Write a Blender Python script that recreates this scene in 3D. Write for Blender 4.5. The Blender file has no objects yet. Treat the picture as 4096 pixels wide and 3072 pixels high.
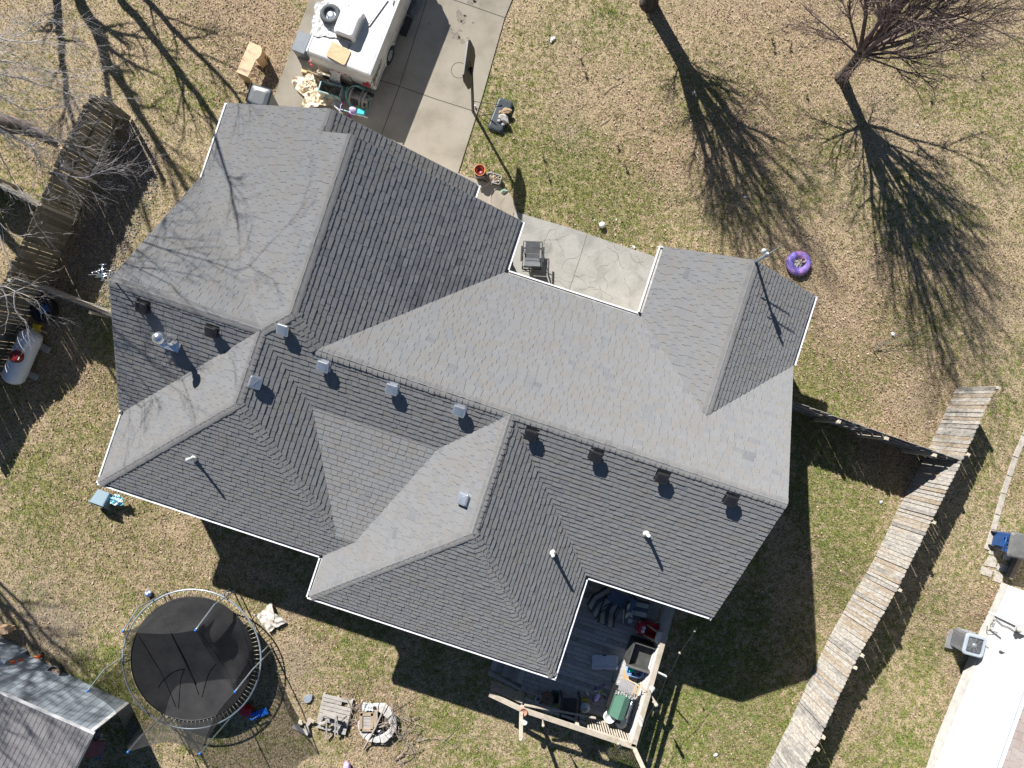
import bpy, math, random
import numpy as np
from mathutils import Vector, Matrix
C = bpy.context.scene.collection
sc = bpy.context.scene
# ---------------------------------------------------------------- camera
CAM_H, FPX = 22.8, 2840.0
TILT = math.atan(64.0 / FPX)
cd = bpy.data.cameras.new('camera'); cam = bpy.data.objects.new('camera', cd); C.objects.link(cam)
cam.location = (0, 0, CAM_H); cam.rotation_euler = (TILT, 0, 0)
cd.sensor_fit = 'HORIZONTAL'; cd.sensor_width = 36.0; cd.lens = 36.0 * FPX / 4096.0
cd.clip_start = 0.1; cd.clip_end = 3000
sc.camera = cam
# ---------------------------------------------------------------- light
SUN_EL = math.radians(39.5)
SUN_DIR = Vector((0.447 * math.cos(SUN_EL), -0.894 * math.cos(SUN_EL), -math.sin(SUN_EL)))
w = bpy.data.worlds.new("World"); sc.world = w; w.use_nodes = True
nt = w.node_tree; bg = nt.nodes['Background']
sky = nt.nodes.new('ShaderNodeTexSky'); sky.sky_type = 'NISHITA'; sky.sun_disc = False
sky.sun_elevation = SUN_EL; sky.sun_rotation = math.radians(-26.6); sky.dust_density = 0.2; sky.ozone_density = 5.0; sky.air_density = 1.1
nt.links.new(sky.outputs[0], bg.inputs[0]); bg.inputs[1].default_value = 0.040
sd = bpy.data.lights.new('sun', 'SUN'); sun = bpy.data.objects.new('sun', sd); C.objects.link(sun)
sd.energy = 5.0; sd.angle = math.radians(0.55); sd.color = (1.0, 0.965, 0.915)
sun.rotation_euler = SUN_DIR.to_track_quat('-Z', 'Y').to_euler(); sun.location = (-20, 40, 40)
sc.view_settings.view_transform = 'Standard'; sc.view_settings.look = 'None'
sc.view_settings.exposure = 0.76; sc.view_settings.gamma = 1.0
sc.cycles.max_bounces = 6; sc.cycles.transparent_max_bounces = 12
# ---------------------------------------------------------------- frames of reference
_c, _s = math.cos(TILT), math.sin(TILT)
def gz(x, y):
    """terrain: the back yard lies half a metre lower than the front"""
    v = -x * math.sin(math.radians(18.1)) - y * math.cos(math.radians(18.1))
    t = min(1, max(0, (v - .8) / 3.6)); return -.6 * t * t * (3 - 2 * t)
def P(px, py, z=0.0):
    """world point z above the terrain seen at photo pixel (4096 x 3072)"""
    zz = z
    for _ in range(6):
        v = PA(px, py, zz); zz = z + gz(v.x, v.y)
    return PA(px, py, zz)
def PA(px, py, z=0.0):
    """world point at absolute height z"""
    x = (px - 2048) / FPX; y = -(py - 1536) / FPX
    dy = y * _c + _s; dz = y * _s - _c
    t = (z - CAM_H) / dz
    return Vector((x * t, dy * t, z))
HA = math.radians(18.1); CA, SA = math.cos(HA), math.sin(HA)
def HW(u, v, z):
    """house frame: u along the long axis, v towards the back yard"""
    return Vector((u * CA - v * SA, -u * SA - v * CA, z))
HU = HW(1, 0, 0); HV = HW(0, 1, 0); UP = Vector((0, 0, 1))
# ---------------------------------------------------------------- objects
def thing(name, label, cat, loc=(0, 0, 0), group=None):
    o = bpy.data.objects.new(name, None); o.empty_display_size = .2; C.objects.link(o)
    o.location = loc; o['label'] = label; o['category'] = cat
    if group: o['group'] = group
    return o
def tag(o, label, cat, group=None):
    o['label'] = label; o['category'] = cat
    if group: o['group'] = group
    return o
def wloc(o):
    l = Vector((0, 0, 0))
    while o is not None: l += Vector(o.location); o = o.parent
    return l
class MB:
    """collects geometry in world coordinates, then links it as one mesh object"""
    def __init__(s): s.v = []; s.f = []; s.c = []; s.T = None; s.sm = []
    def add(s, vs, fs, c=None, smooth=False):
        b = len(s.v)
        if s.T is not None: vs = [s.T @ Vector(p) for p in vs]
        s.v += [tuple(p) for p in vs]
        s.f += [tuple(b + i for i in f) for f in fs]
        s.c += [c if c is not None else 0.5] * len(fs); s.sm += [smooth] * len(fs)
        return s
    def box(s, c, size, rz=0.0, rx=0.0, ry=0.0, col=None, taper=1.0):
        M_ = Matrix.Translation(Vector(c)) @ Matrix.Rotation(rz, 4, 'Z') @ Matrix.Rotation(ry, 4, 'Y') @ Matrix.Rotation(rx, 4, 'X')
        x, y, z = size[0] / 2, size[1] / 2, size[2] / 2
        vs = [M_ @ Vector(p) for p in [(-x, -y, -z), (x, -y, -z), (x, y, -z), (-x, y, -z), (-x * taper, -y * taper, z), (x * taper, -y * taper, z), (x * taper, y * taper, z), (-x * taper, y * taper, z)]]
        return s.add(vs, [(3, 2, 1, 0), (4, 5, 6, 7), (0, 1, 5, 4), (1, 2, 6, 5), (2, 3, 7, 6), (3, 0, 4, 7)], col)
    def beam(s, p0, p1, wd, ht, up=UP, col=None):
        p0, p1 = Vector(p0), Vector(p1); d = (p1 - p0)
        if d.length < 1e-6: return s
        d.normalize(); up = Vector(up)
        sx = d.cross(up)
        if sx.length < 1e-4: sx = d.cross(Vector((1, 0, 0)))
        sx.normalize(); uz = sx.cross(d).normalized()
        a, b = sx * wd / 2, uz * ht / 2
        vs = [p0 - a - b, p0 + a - b, p0 + a + b, p0 - a + b, p1 - a - b, p1 + a - b, p1 + a + b, p1 - a + b]
        return s.add(vs, [(0, 1, 2, 3), (7, 6, 5, 4), (0, 4, 5, 1), (1, 5, 6, 2), (2, 6, 7, 3), (3, 7, 4, 0)], col)
    def tube(s, pts, r, n=6, cap=True, col=None, smooth=True):
        pts = [Vector(p) for p in pts]; k = len(pts)
        rs = r if isinstance(r, (list, tuple)) else [r] * k
        vs = []; ref = None
        for i, p in enumerate(pts):
            d = (pts[min(i + 1, k - 1)] - pts[max(i - 1, 0)])
            if d.length < 1e-7: d = Vector((0, 0, 1))
            d.normalize()
            if ref is None: ref = d.orthogonal().normalized()
            a = (ref - d * ref.dot(d))
            if a.length < 1e-4: a = d.orthogonal()
            a.normalize(); ref = a; b = d.cross(a)
            for j in range(n):
                t = 2 * math.pi * j / n
                vs.append(p + (a * math.cos(t) + b * math.sin(t)) * rs[i])
        fs = []
        for i in range(k - 1):
            for j in range(n):
                j2 = (j + 1) % n
                fs.append((i * n + j, i * n + j2, (i + 1) * n + j2, (i + 1) * n + j))
        if cap: fs += [tuple(range(n - 1, -1, -1)), tuple((k - 1) * n + j for j in range(n))]
        return s.add(vs, fs, col, smooth)
    def ring(s, c, R, r, n=40, m=8, nrm=UP, col=None, sq=1.0):
        nrm = Vector(nrm).normalized(); a = nrm.orthogonal().normalized(); b = nrm.cross(a); c = Vector(c)
        vs = []; fs = []
        for i in range(n):
            t = 2 * math.pi * i / n; d = a * math.cos(t) + b * math.sin(t)
            for j in range(m):
                q = 2 * math.pi * j / m
                vs.append(c + d * (R + r * math.cos(q)) + nrm * (r * sq * math.sin(q)))
        for i in range(n):
            for j in range(m):
                i2, j2 = (i + 1) % n, (j + 1) % m
                fs.append((i * m + j, i2 * m + j, i2 * m + j2, i * m + j2))
        return s.add(vs, fs, col, True)
    def lathe(s, c, prof, n=24, nrm=UP, col=None, closed=False, smooth=True):
        nrm = Vector(nrm).normalized()
        a = Vector((1, 0, 0)) if abs(nrm.z) > .99 else nrm.orthogonal().normalized()
        b = nrm.cross(a); c = Vector(c); vs = []; fs = []; k = len(prof)
        for (R, z) in prof:
            for i in range(n):
                t = 2 * math.pi * i / n
                vs.append(c + (a * math.cos(t) + b * math.sin(t)) * R + nrm * z)
        for q in range(k - 1):
            for i in range(n):
                i2 = (i + 1) % n
                fs.append((q * n + i, q * n + i2, (q + 1) * n + i2, (q + 1) * n + i))
        if closed: fs += [tuple(range(n - 1, -1, -1)), tuple((k - 1) * n + i for i in range(n))]
        return s.add(vs, fs, col, smooth)
    def prism(s, poly, z0, z1, col=None):
        """poly: list of (x,y) or Vectors counter-clockwise"""
        pts = [(p[0], p[1]) for p in poly]; n = len(pts)
        ar = sum(pts[i][0] * pts[(i + 1) % n][1] - pts[(i + 1) % n][0] * pts[i][1] for i in range(n))
        if ar < 0: pts.reverse()
        vs = [(x, y, z0) for x, y in pts] + [(x, y, z1) for x, y in pts]
        fs = [tuple(range(n - 1, -1, -1)), tuple(range(n, 2 * n))] + [(i, (i + 1) % n, n + (i + 1) % n, n + i) for i in range(n)]
        return s.add(vs, fs, col)
    def quad(s, *p, col=None): return s.add(list(p), [tuple(range(len(p)))], col)
    def blob(s, c, r, seed=0, amp=.15, sub=2, sq=(1, 1, 1), rz=0, col=None, freq=2.0, smooth=True):
        V, F = ICO[sub]; from mathutils import noise
        R = Matrix.Rotation(rz, 3, 'Z'); vs = []
        for p in V:
            k = 1 + amp * noise.noise(Vector(p) * freq + Vector((seed * 7.3, seed * 3.1, seed)))* 2
            q = Vector((p[0] * sq[0], p[1] * sq[1], p[2] * sq[2])) * r * k
            vs.append(Vector(c) + R @ q)
        return s.add(vs, F, col, smooth)
    def cloth(s, c, sx, sy, rz=0, nx=24, ny=18, amp=.05, seed=1, freq=3, edge=.15, th=0, hfun=None, col=None, smooth=True):
        from mathutils import noise
        R = Matrix.Rotation(rz, 3, 'Z'); vs = []; fs = []
        for j in range(ny + 1):
            for i in range(nx + 1):
                a, b = i / nx * 2 - 1, j / ny * 2 - 1
                e = 1 + edge * noise.noise(Vector((a * 1.7 + seed, b * 1.7, 5)))
                x, y = a * sx / 2 * e, b * sy / 2 * e
                nz = noise.noise(Vector((x * freq + seed * 9, y * freq, seed)))
                n2 = noise.noise(Vector((x * freq * 2.7 + seed * 9, y * freq * 1.2, seed + 4)))
                h = amp * (1 - abs(nz) * 2) + amp * .5 * (1 - abs(n2) * 2)
                h = max(h, 0.002)
                if hfun: h += hfun(a, b)
                vs.append(Vector(c) + R @ Vector((x, y, h)))
        for j in range(ny):
            for i in range(nx):
                k = j * (nx + 1) + i; fs.append((k, k + 1, k + nx + 2, k + nx + 1))
        return s.add(vs, fs, col, smooth)
    def build(s, name, mat, parent=None, kind=None):
        me = bpy.data.meshes.new(name); off = wloc(parent) if parent is not None else Vector((0, 0, 0))
        me.from_pydata([(x - off.x, y - off.y, z - off.z) for x, y, z in s.v], [], s.f)
        at = me.attributes.new('tone', 'FLOAT', 'FACE'); at.data.foreach_set('value', [float(c) for c in s.c])
        me.polygons.foreach_set('use_smooth', s.sm)
        me.materials.append(mat); me.update()
        o = bpy.data.objects.new(name, me); C.objects.link(o); o.parent = parent
        if kind: o['kind'] = kind
        return o
def _ico():
    import bmesh
    out = {}
    for k in (1, 2, 3):
        b = bmesh.new(); bmesh.ops.create_icosphere(b, subdivisions=k, radius=1.0)
        b.verts.ensure_lookup_table()
        out[k] = ([tuple(v.co) for v in b.verts], [tuple(v.index for v in f.verts) for f in b.faces]); b.free()
    return out
ICO = _ico()
# ---------------------------------------------------------------- materials
def mat(name, stops, scale=6.0, rough=.8, metal=0.0, bump=0.0, bscale=None, detail=6.0, tone=0.0, stretch=(1, 1, 1), rot=0.0,
        alpha=None, spec=.5, distort=0.0, trans=0.0, fine=0.0, fscale=60.0, contrast=(.3, .7)):
    """noise-driven colour ramp over object coordinates; 'tone' mixes a per-face attribute into the ramp position"""
    m = bpy.data.materials.new(name); m.use_nodes = True; t = m.node_tree; N, L = t.nodes, t.links
    b = N['Principled BSDF']; b.inputs['Roughness'].default_value = rough; b.inputs['Metallic'].default_value = metal
    b.inputs['Specular IOR Level'].default_value = spec
    tc = N.new('ShaderNodeTexCoord'); mp = N.new('ShaderNodeMapping'); mp.inputs['Scale'].default_value = stretch
    mp.inputs['Rotation'].default_value = (0, 0, rot)
    L.new(tc.outputs['Object'], mp.inputs[0])
    nz = N.new('ShaderNodeTexNoise'); nz.inputs['Scale'].default_value = scale; nz.inputs['Detail'].default_value = detail
    nz.inputs['Roughness'].default_value = .6; nz.inputs['Distortion'].default_value = distort
    L.new(mp.outputs[0], nz.inputs['Vector'])
    mr = N.new('ShaderNodeMapRange'); mr.inputs[1].default_value = contrast[0]; mr.inputs[2].default_value = contrast[1]
    L.new(nz.outputs['Fac'], mr.inputs[0]); fac = mr.outputs[0]
    if tone > 0:
        at = N.new('ShaderNodeAttribute'); at.attribute_name = 'tone'
        mx = N.new('ShaderNodeMix'); mx.inputs[0].default_value = tone
        L.new(fac, mx.inputs[2]); L.new(at.outputs['Fac'], mx.inputs[3]); fac = mx.outputs[0]
    cr = N.new('ShaderNodeValToRGB'); el = cr.color_ramp.elements
    k = len(stops)
    while len(el) < k: el.new(.5)
    for i, c in enumerate(stops):
        el[i].position = i / max(1, k - 1); el[i].color = (*c, 1)
    L.new(fac, cr.inputs[0]); col = cr.outputs[0]
    if fine > 0:
        n2 = N.new('ShaderNodeTexNoise'); n2.inputs['Scale'].default_value = fscale; n2.inputs['Detail'].default_value = 3
        L.new(mp.outputs[0], n2.inputs['Vector'])
        m2 = N.new('ShaderNodeMapRange'); m2.inputs[1].default_value = .3; m2.inputs[2].default_value = .7
        m2.inputs[3].default_value = 1 - fine; m2.inputs[4].default_value = 1 + fine
        L.new(n2.outputs['Fac'], m2.inputs[0])
        vm = N.new('ShaderNodeVectorMath'); vm.operation = 'SCALE'
        L.new(col, vm.inputs[0]); L.new(m2.outputs[0], vm.inputs['Scale']); col = vm.outputs[0]
    L.new(col, b.inputs['Base Color'])
    if bump > 0:
        nb = N.new('ShaderNodeTexNoise'); nb.inputs['Scale'].default_value = bscale or scale * 4; nb.inputs['Detail'].default_value = 6
        L.new(mp.outputs[0], nb.inputs['Vector'])
        bp = N.new('ShaderNodeBump'); bp.inputs['Strength'].default_value = bump; bp.inputs['Distance'].default_value = .01
        L.new(nb.outputs['Fac'], bp.inputs['Height']); L.new(bp.outputs[0], b.inputs['Normal'])
    if alpha is not None: b.inputs['Alpha'].default_value = alpha
    if rough >= .9 and 'Diffuse Roughness' in b.inputs: b.inputs['Diffuse Roughness'].default_value = 1.0
    if trans: b.inputs['Transmission Weight'].default_value = trans
    return m
def solid(name, c, rough=.6, metal=0.0, var=.12, **k):
    lo = tuple(x * (1 - var) for x in c); hi = tuple(min(1, x * (1 + var)) for x in c)
    return mat(name, [lo, hi], rough=rough, metal=metal, **k)
rng = random.Random(7)
# ================================================================ THE HOUSE
M_SH = mat('asphalt_shingles', [(.12, .125, .135), (.19, .196, .208), (.238, .243, .252), (.262, .266, .272), (.258, .25, .238), (.235, .247, .27), (.285, .29, .292)],
           scale=1.1, rough=.95, tone=.72, fine=.16, fscale=70, bump=.8, bscale=190, spec=.2, detail=4)
M_CAPSH = mat('ridge_shingles', [(.20, .198, .20), (.245, .242, .24), (.265, .258, .25)], scale=3, rough=.95, tone=.6, fine=.12, fscale=70, spec=.2)
M_WHITE = solid('white_painted_metal', (.80, .80, .82), rough=.35, var=.05, scale=3)
M_GUT = mat('gutter_inside', [(.55, .54, .52), (.42, .40, .36), (.62, .61, .60)], scale=7, rough=.6)
M_DECKING = solid('roof_underlay', (.07, .07, .07), rough=.95)
M_SIDING = solid('beige_siding', (.50, .46, .40), rough=.7, var=.05)
M_SOFFIT = solid('soffit', (.6, .6, .58), rough=.7, var=.04)
M_VENT_L = solid('vent_sky_reflection_tone', (.62, .64, .68), rough=.28, metal=.75, var=.08)
M_VENT_D = solid('vent_no_reflection_tone', (.035, .035, .038), rough=.35, metal=.3, var=.2)  # all vents are one metal; sky reflection is put into the two colours
M_PVC = solid('white_pvc', (.75, .74, .70), rough=.4, var=.05)
M_ALU = solid('bright_aluminium', (.80, .82, .85), rough=.22, metal=.9, var=.05)
EAVE, TOP = 2.85, 5.38
house = thing('house', 'large single-storey house under a many-gabled grey shingle roof, filling the middle', 'house', HW(0, 0, 0))

def clip(poly, a, b, c):
    """keep the part of a 2D polygon where a*x+b*y<=c"""
    out = []; n = len(poly)
    for i in range(n):
        p, q = poly[i], poly[(i + 1) % n]
        dp, dq = a * p[0] + b * p[1] - c, a * q[0] + b * q[1] - c
        if dp <= 0: out.append(p)
        if (dp < 0 < dq) or (dq < 0 < dp):
            t = dp / (dp - dq); out.append((p[0] + (q[0] - p[0]) * t, p[1] + (q[1] - p[1]) * t))
    return out
def convex_clip(sub, cl):
    for i in range(len(cl)):
        (x0, y0), (x1, y1) = cl[i], cl[(i + 1) % len(cl)]
        # inside is left of edge for CCW
        a, b = (y1 - y0), -(x1 - x0)
        sub = clip(sub, a, b, a * x0 + b * y0)
        if len(sub) < 3: return []
    return sub
def area2(p): return .5 * sum(p[i][0] * p[(i + 1) % len(p)][1] - p[(i + 1) % len(p)][0] * p[i][1] for i in range(len(p)))

def shingles(mb, base, pts, down, bias=None, *, eave_cut=None, expo=.143, seed=0, flat_t=.0145, wmin=.16, wmax=.32):
    """pts: convex polygon of world points on one plane; down: horizontal downslope direction"""
    down = down.normalized(); ax = Vector((down.y, -down.x, 0))
    n = None
    for i in range(1, len(pts) - 1):
        c = (pts[i] - pts[0]).cross(pts[i + 1] - pts[0])
        if n is None or c.length > n.length: n = c
    n.normalize()
    if n.z < 0: n = -n
    # in-plane down vector
    sv = (down - n * down.dot(n)).normalized(); ax = n.cross(sv); o = pts[0]
    P2 = [((p - o).dot(ax), (p - o).dot(sv)) for p in pts]
    if area2(P2) < 0: P2.reverse()
    # eave line: y of eave (z == eave height of this run)
    yz = lambda z: (z - o.z) / sv.z
    ye = yz(2.85)
    if eave_cut: P2 = clip(P2, 0, 1, ye - eave_cut)
    if len(P2) < 3: return
    base.add([o + ax * x + sv * y for x, y in P2], [tuple(range(len(P2)))])
    ys = [p[1] for p in P2]; xs = [p[0] for p in P2]
    k0 = int(math.floor((ye - max(ys)) / expo)) - 1; k1 = int(math.ceil((ye - min(ys)) / expo)) + 1
    for k in range(k0, k1):
        yb = ye - k * expo + .03; yt = yb - expo
        if yt > max(ys) or yb < min(ys): continue
        r = random.Random(seed * 1000 + k * 17); X = min(xs) - r.random() * .3
        high = r.random() < .5
        while X < max(xs):
            W = r.uniform(wmin, wmax); high = not high
            t = flat_t * (r.uniform(1.0, 1.3) if high else r.uniform(.72, .95))
            g = .007 if r.random() < .8 else .012
            q = convex_clip([(X + g / 2, yt), (X + W - g / 2, yt), (X + W - g / 2, yb + r.uniform(-.006, .008)), (X + g / 2, yb + r.uniform(-.006, .008))], P2)
            X += W
            if len(q) < 3 or abs(area2(q)) < 2e-4: continue
            m = len(q); top = []
            for (x, y) in q:
                h = .004 + t * min(1, max(0, (y - yt) / expo))
                top.append(o + ax * x + sv * y + n * h)
            bot = [o + ax * x + sv * y + n * .001 for (x, y) in q]
            tone = min(1, max(0, max(.25, r.gauss(.56, .12)) - (bias(top[0]) if bias else 0)))
            mb.add(top + bot, [tuple(range(m))] + [(i + m, (i + 1) % m + m, (i + 1) % m, i) for i in range(m)], tone)
def caps(mb, p, q, d1, d2, wd=.15, seed=0, lift=.0):
    """cap shingles along a ridge/hip from low p to high q; d1,d2 unit in-plane directions away from the ridge"""
    L_ = (q - p).length; n = max(1, int(L_ / .145)); r = random.Random(seed)
    t = (q - p).normalized()
    nn = (-(d1 + d2)).normalized() if (d1 + d2).length > .05 else UP
    if nn.z < 0: nn = -nn
    n1 = t.cross(d1).normalized(); n1 = n1 if n1.z > 0 else -n1
    n2 = t.cross(d2).normalized(); n2 = n2 if n2.z > 0 else -n2
    for i in range(n):
        a = p + (q - p) * (i / n); b = p + (q - p) * ((i + 1.25) / n)
        if i == n - 1: b = q
        h0, h1 = .026 + r.uniform(-.002, .003), .016
        wj = wd * r.uniform(.93, 1.05)
        vs = []
        for (e, h) in ((a, h0), (b, h1)):
            vs += [e + d1 * wj + n1 * h, e + d1 * wj * .38 + n1 * (h + .004) , e + d2 * wj * .38 + n2 * (h + .004), e + d2 * wj + n2 * h]
        vb = [v - UP * .022 for v in vs]
        fs = [(0, 1, 5, 4), (1, 2, 6, 5), (2, 3, 7, 6)]
        fs += [(8, 9, 1, 0), (9, 10, 2, 1), (10, 11, 3, 2), (8, 0, 4, 12), (3, 11, 15, 7)]
        tn_ = min(1, max(0, r.gauss(.5, .25)))
        mb.add(vs, fs[:3], tn_, smooth=True); mb.add(vs + vb, fs[3:], tn_)

# plan vertices (u, v, z)
e = EAVE
ru_g = -5.66; zg = 5.85; ru_f = -6.52; zf = e + .64 * (-6.52 + 10.35); ru_w = 4.91; zw = 4.39
R = .325
F = {}   # name: (points, downslope dir, gutter cut)
n_u, p_u, n_v, p_v = -HU, HU, -HV, HV
zL = lambda u: e + .64 * (u + 10.35)
F['garage_left_front'] = ([(-10.35, -5.48, e), (ru_f, -5.48, zf), (ru_f, -4.86, zf), (-10.35, -4.86, e)], n_u, .1)
F['garage_left'] = ([(-10.35, -4.88, e), (ru_g, -4.88, zL(ru_g)), (ru_g, -.33, zL(ru_g)), (-6.40, .28, zL(-6.40)), (-10.35, -3.24, e)], n_u, .1)
F['front_gable_right'] = ([(ru_f, -5.48, zf), (-2.72, -5.48, e), (-2.72, -4.62, e), (ru_f, -4.62, zf)], p_u, .1)
mg = (zg - e) / (-1.21 - ru_g)
F['garage_right'] = ([(ru_g, -4.88, zg), (-1.21, -4.88, e), (-1.21, -3.45, e), (-4.96, .325, TOP), (ru_g, -.33, zg)], p_u, .1)
F['left_gable_front'] = ([(-10.35, -3.24, e), (-6.40, .28, TOP), (-10.35, .28, TOP)], n_v, None)
F['left_gable_back'] = ([(-10.35, .28, TOP), (-6.40, .28, TOP), (-10.35, 3.80, e)], p_v, None)
F['back_a'] = ([(-6.40, .30, TOP), (ru_g, -.33, zg), (-4.96, R, TOP)], p_v, None)
F['back_b'] = ([(-6.40, .30, TOP), (-4.96, R, TOP), (.085, R, TOP), (-1.43, 1.8, 4.385), (-4.85, 1.8, 4.385)], p_v, None)
F['back_c'] = ([(.085, R, TOP), (7.2, R, TOP), (7.2, 4.10, e), (3.575, 4.10, e)], p_v, .1)
F['infill'] = ([(-4.85, 1.8, 4.385), (-1.43, 1.8, 4.385), (-2.85, 4.98, 3.45), (-3.40, 4.98, 3.45)], p_v, None)
F['front_a'] = ([(-4.96, R, TOP), (-1.21, -3.45, e), (2.6, -3.45, e), (4.91, -1.15, zw), (4.91, R, TOP)], n_v, .1)
F['front_b'] = ([(4.91, R, TOP), (4.91, -1.15, zw), (7.2, -3.45, e), (7.2, R, TOP)], n_v, None)
F['right_wing_left'] = ([(2.6, -5.43, e), (4.91, -5.43, zw), (4.91, -1.15, zw), (2.6, -3.45, e)], n_u, .1)
F['right_wing_right'] = ([(4.91, -5.43, zw), (7.28, -5.43, e), (7.28, -3.45, e), (4.91, -1.15, zw)], p_u, .1)
F['wing_one_left'] = ([(-10.35, 3.80, e), (-6.40, .28, TOP), (-6.40, 2.17, TOP), (-10.35, 5.86, e)], n_u, .1)
F['wing_one_end'] = ([(-10.35, 5.86, e), (-6.40, 2.17, TOP), (-3.40, 4.98, 3.453), (-3.76, 5.86, e)], p_v, .1)
F['wing_one_end_b'] = ([(-3.40, 4.98, 3.453), (-2.85, 4.98, 3.453), (-3.76, 5.86, e)], p_v, .1)
F['wing_one_right'] = ([(-6.40, .28, TOP), (-4.85, 1.8, 4.385), (-3.40, 4.98, 3.45), (-6.40, 2.17, TOP)], p_u, None)
F['wing_two_left_a'] = ([(.085, R, TOP), (.085, 3.40, TOP), (-1.43, 1.8, 4.383)], n_u, None)
F['wing_two_left_b'] = ([(-1.43, 1.8, 4.383), (.085, 3.40, TOP), (-2.85, 4.98, 3.45)], n_u, None)
F['wing_two_left_c'] = ([(-3.76, 5.86, e), (-2.85, 4.98, 3.45), (.085, 3.40, TOP), (-3.76, 7.04, e)], n_u, .1)
F['wing_two_end'] = ([(-3.76, 7.04, e), (.085, 3.40, TOP), (3.575, 7.04, e)], p_v, .1)
F['wing_two_right'] = ([(.085, R, TOP), (3.575, 4.10, e), (3.575, 7.04, e), (.085, 3.40, TOP)], p_u, .1)
from mathutils import noise as NZ
def soft(p): return .12 * NZ.noise(Vector((p.x * .5, p.y * .5, 3))) + .10 * NZ.noise(Vector((p.x * 2.2, p.y * .7, 9)))
SC = HW(-3.1, -2.1, 4.2)
def stain(p): return soft(p) + .42 * math.exp(-((p.x - SC.x) ** 2 + (p.y - SC.y) ** 2) / 3.2) + .04
sh = MB(); base = MB()
for i, (k, (pts, dn, cut)) in enumerate(F.items()):
    shingles(sh, base, [HW(*p) for p in pts], dn, bias=(stain if k == 'garage_right' else soft), eave_cut=(.14 if cut else None), seed=(i if not k.startswith('wing_two_left') else 50) if not k.startswith('wing_one_end') else 51)
roof = sh.build('roof', M_SH, house)
base.build('roof_underlay', M_DECKING, roof)
cp = MB()
def inpl(d, m):  # unit in-plane vector going down direction d with slope m
    return (d - UP * m).normalized()
def perp(p, q, d):  # direction perpendicular to the ridge line inside the plane containing it and the fall line d
    t = (q - p).normalized(); return (d - t * d.dot(t)).normalized()
def ridge(p, q, d1, m1, d2, m2, **k):
    p, q = HW(*p), HW(*q)
    caps(cp, p, q, perp(p, q, inpl(d1, m1)), perp(p, q, inpl(d2, m2)), **k)
ridge((7.2, R, TOP), (-4.96, R, TOP), n_v, .67, p_v, .67, seed=1)
ridge((-10.35, .28, TOP), (-6.40, .28, TOP), n_v, .72, p_v, .72, seed=2)
ridge((ru_g, -4.88, zg), (ru_g, -.33, zg), n_u, .64, p_u, .67, seed=3)
ridge((ru_f, -5.48, zf), (ru_f, -4.88, zf), n_u, .64, p_u, .64, seed=4)
ridge((ru_w, -5.43, zw), (ru_w, -1.25, zw), n_u, .66, p_u, .66, seed=5)
ridge((-6.40, 2.17, TOP), (-6.40, .28, TOP), n_u, .64, p_u, .64, seed=6)
ridge((.085, 3.40, TOP), (.085, R, TOP), n_u, .66, p_u, .72, seed=7)
ridge((-10.27, 5.79, e + .05), (-6.40, 2.17, TOP), n_u, .64, p_v, .686, seed=8)
ridge((-3.40, 4.98, 3.45), (-6.40, 2.17, TOP), p_u, .64, p_v, .686, seed=9)
ridge((-3.66, 6.95, e + .05), (.085, 3.40, TOP), n_u, .66, p_v, .695, seed=10)
ridge((3.48, 6.95, e + .05), (.085, 3.40, TOP), p_u, .72, p_v, .695, seed=11)
ridge((-6.40, .28, TOP), (ru_g, -.33, zg), n_u, .64, p_v, .67, seed=12)
ridge((-4.96, R, TOP), (ru_g, -.33, zg), p_u, .67, p_v, .67, seed=13)
cp.build('ridge_cap', M_CAPSH, roof)
# gutters (U channel, outer face on the eave line)
def gutter(a, b, out, drop=0.0):
    a, b = HW(*a, 0), HW(*b, 0); z = EAVE + .015
    g = MB(); off = -out
    prof = [(-.012, z), (-.012, z - .12), (.035 * 0, z - .125), (.10, z - .125), (.10, z - .03)]
    # outer lip
    t = (b - a).normalized()
    g.beam(a + UP * (z - .06) + off * .020, b + UP * (z - .06) + off * .020, .040, .12)
    o1 = g.build('gutter', M_WHITE, house)
    i = MB(); i.beam(a + UP * (z - .045) + off * .088, b + UP * (z - .045) + off * .088, .094, .02)
    # leaf litter seams
    L_ = (b - a).length
    i.build('trough', M_GUT, o1)
    f = MB(); f.beam(a + UP * (z - .10) + off * .147, b + UP * (z - .10) + off * .147, .02, .16); f.build('fascia', M_WHITE, o1)
gutter((-10.35, -5.48), (-10.35, -3.24), -HU)
gutter((-2.72, -5.48), (-2.72, -4.9), HU)
gutter((-1.21, -4.88), (-1.21, -3.46), HU)
gutter((-1.21, -3.45), (2.60, -3.45), -HV)
gutter((2.60, -3.47), (2.60, -5.43), -HU)
gutter((7.28, -5.43), (7.28, -3.40), HU)
gutter((-10.35, 3.80), (-10.35, 5.86), -HU)
gutter((-10.35, 5.86), (-3.76, 5.86), HV)
gutter((-3.76, 5.87), (-3.76, 7.04), -HU)
gutter((-3.76, 7.04), (3.575, 7.04), HV)
gutter((3.575, 7.02), (3.575, 4.12), HU)
gutter((3.575, 4.10), (7.12, 4.10), HV)
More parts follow.
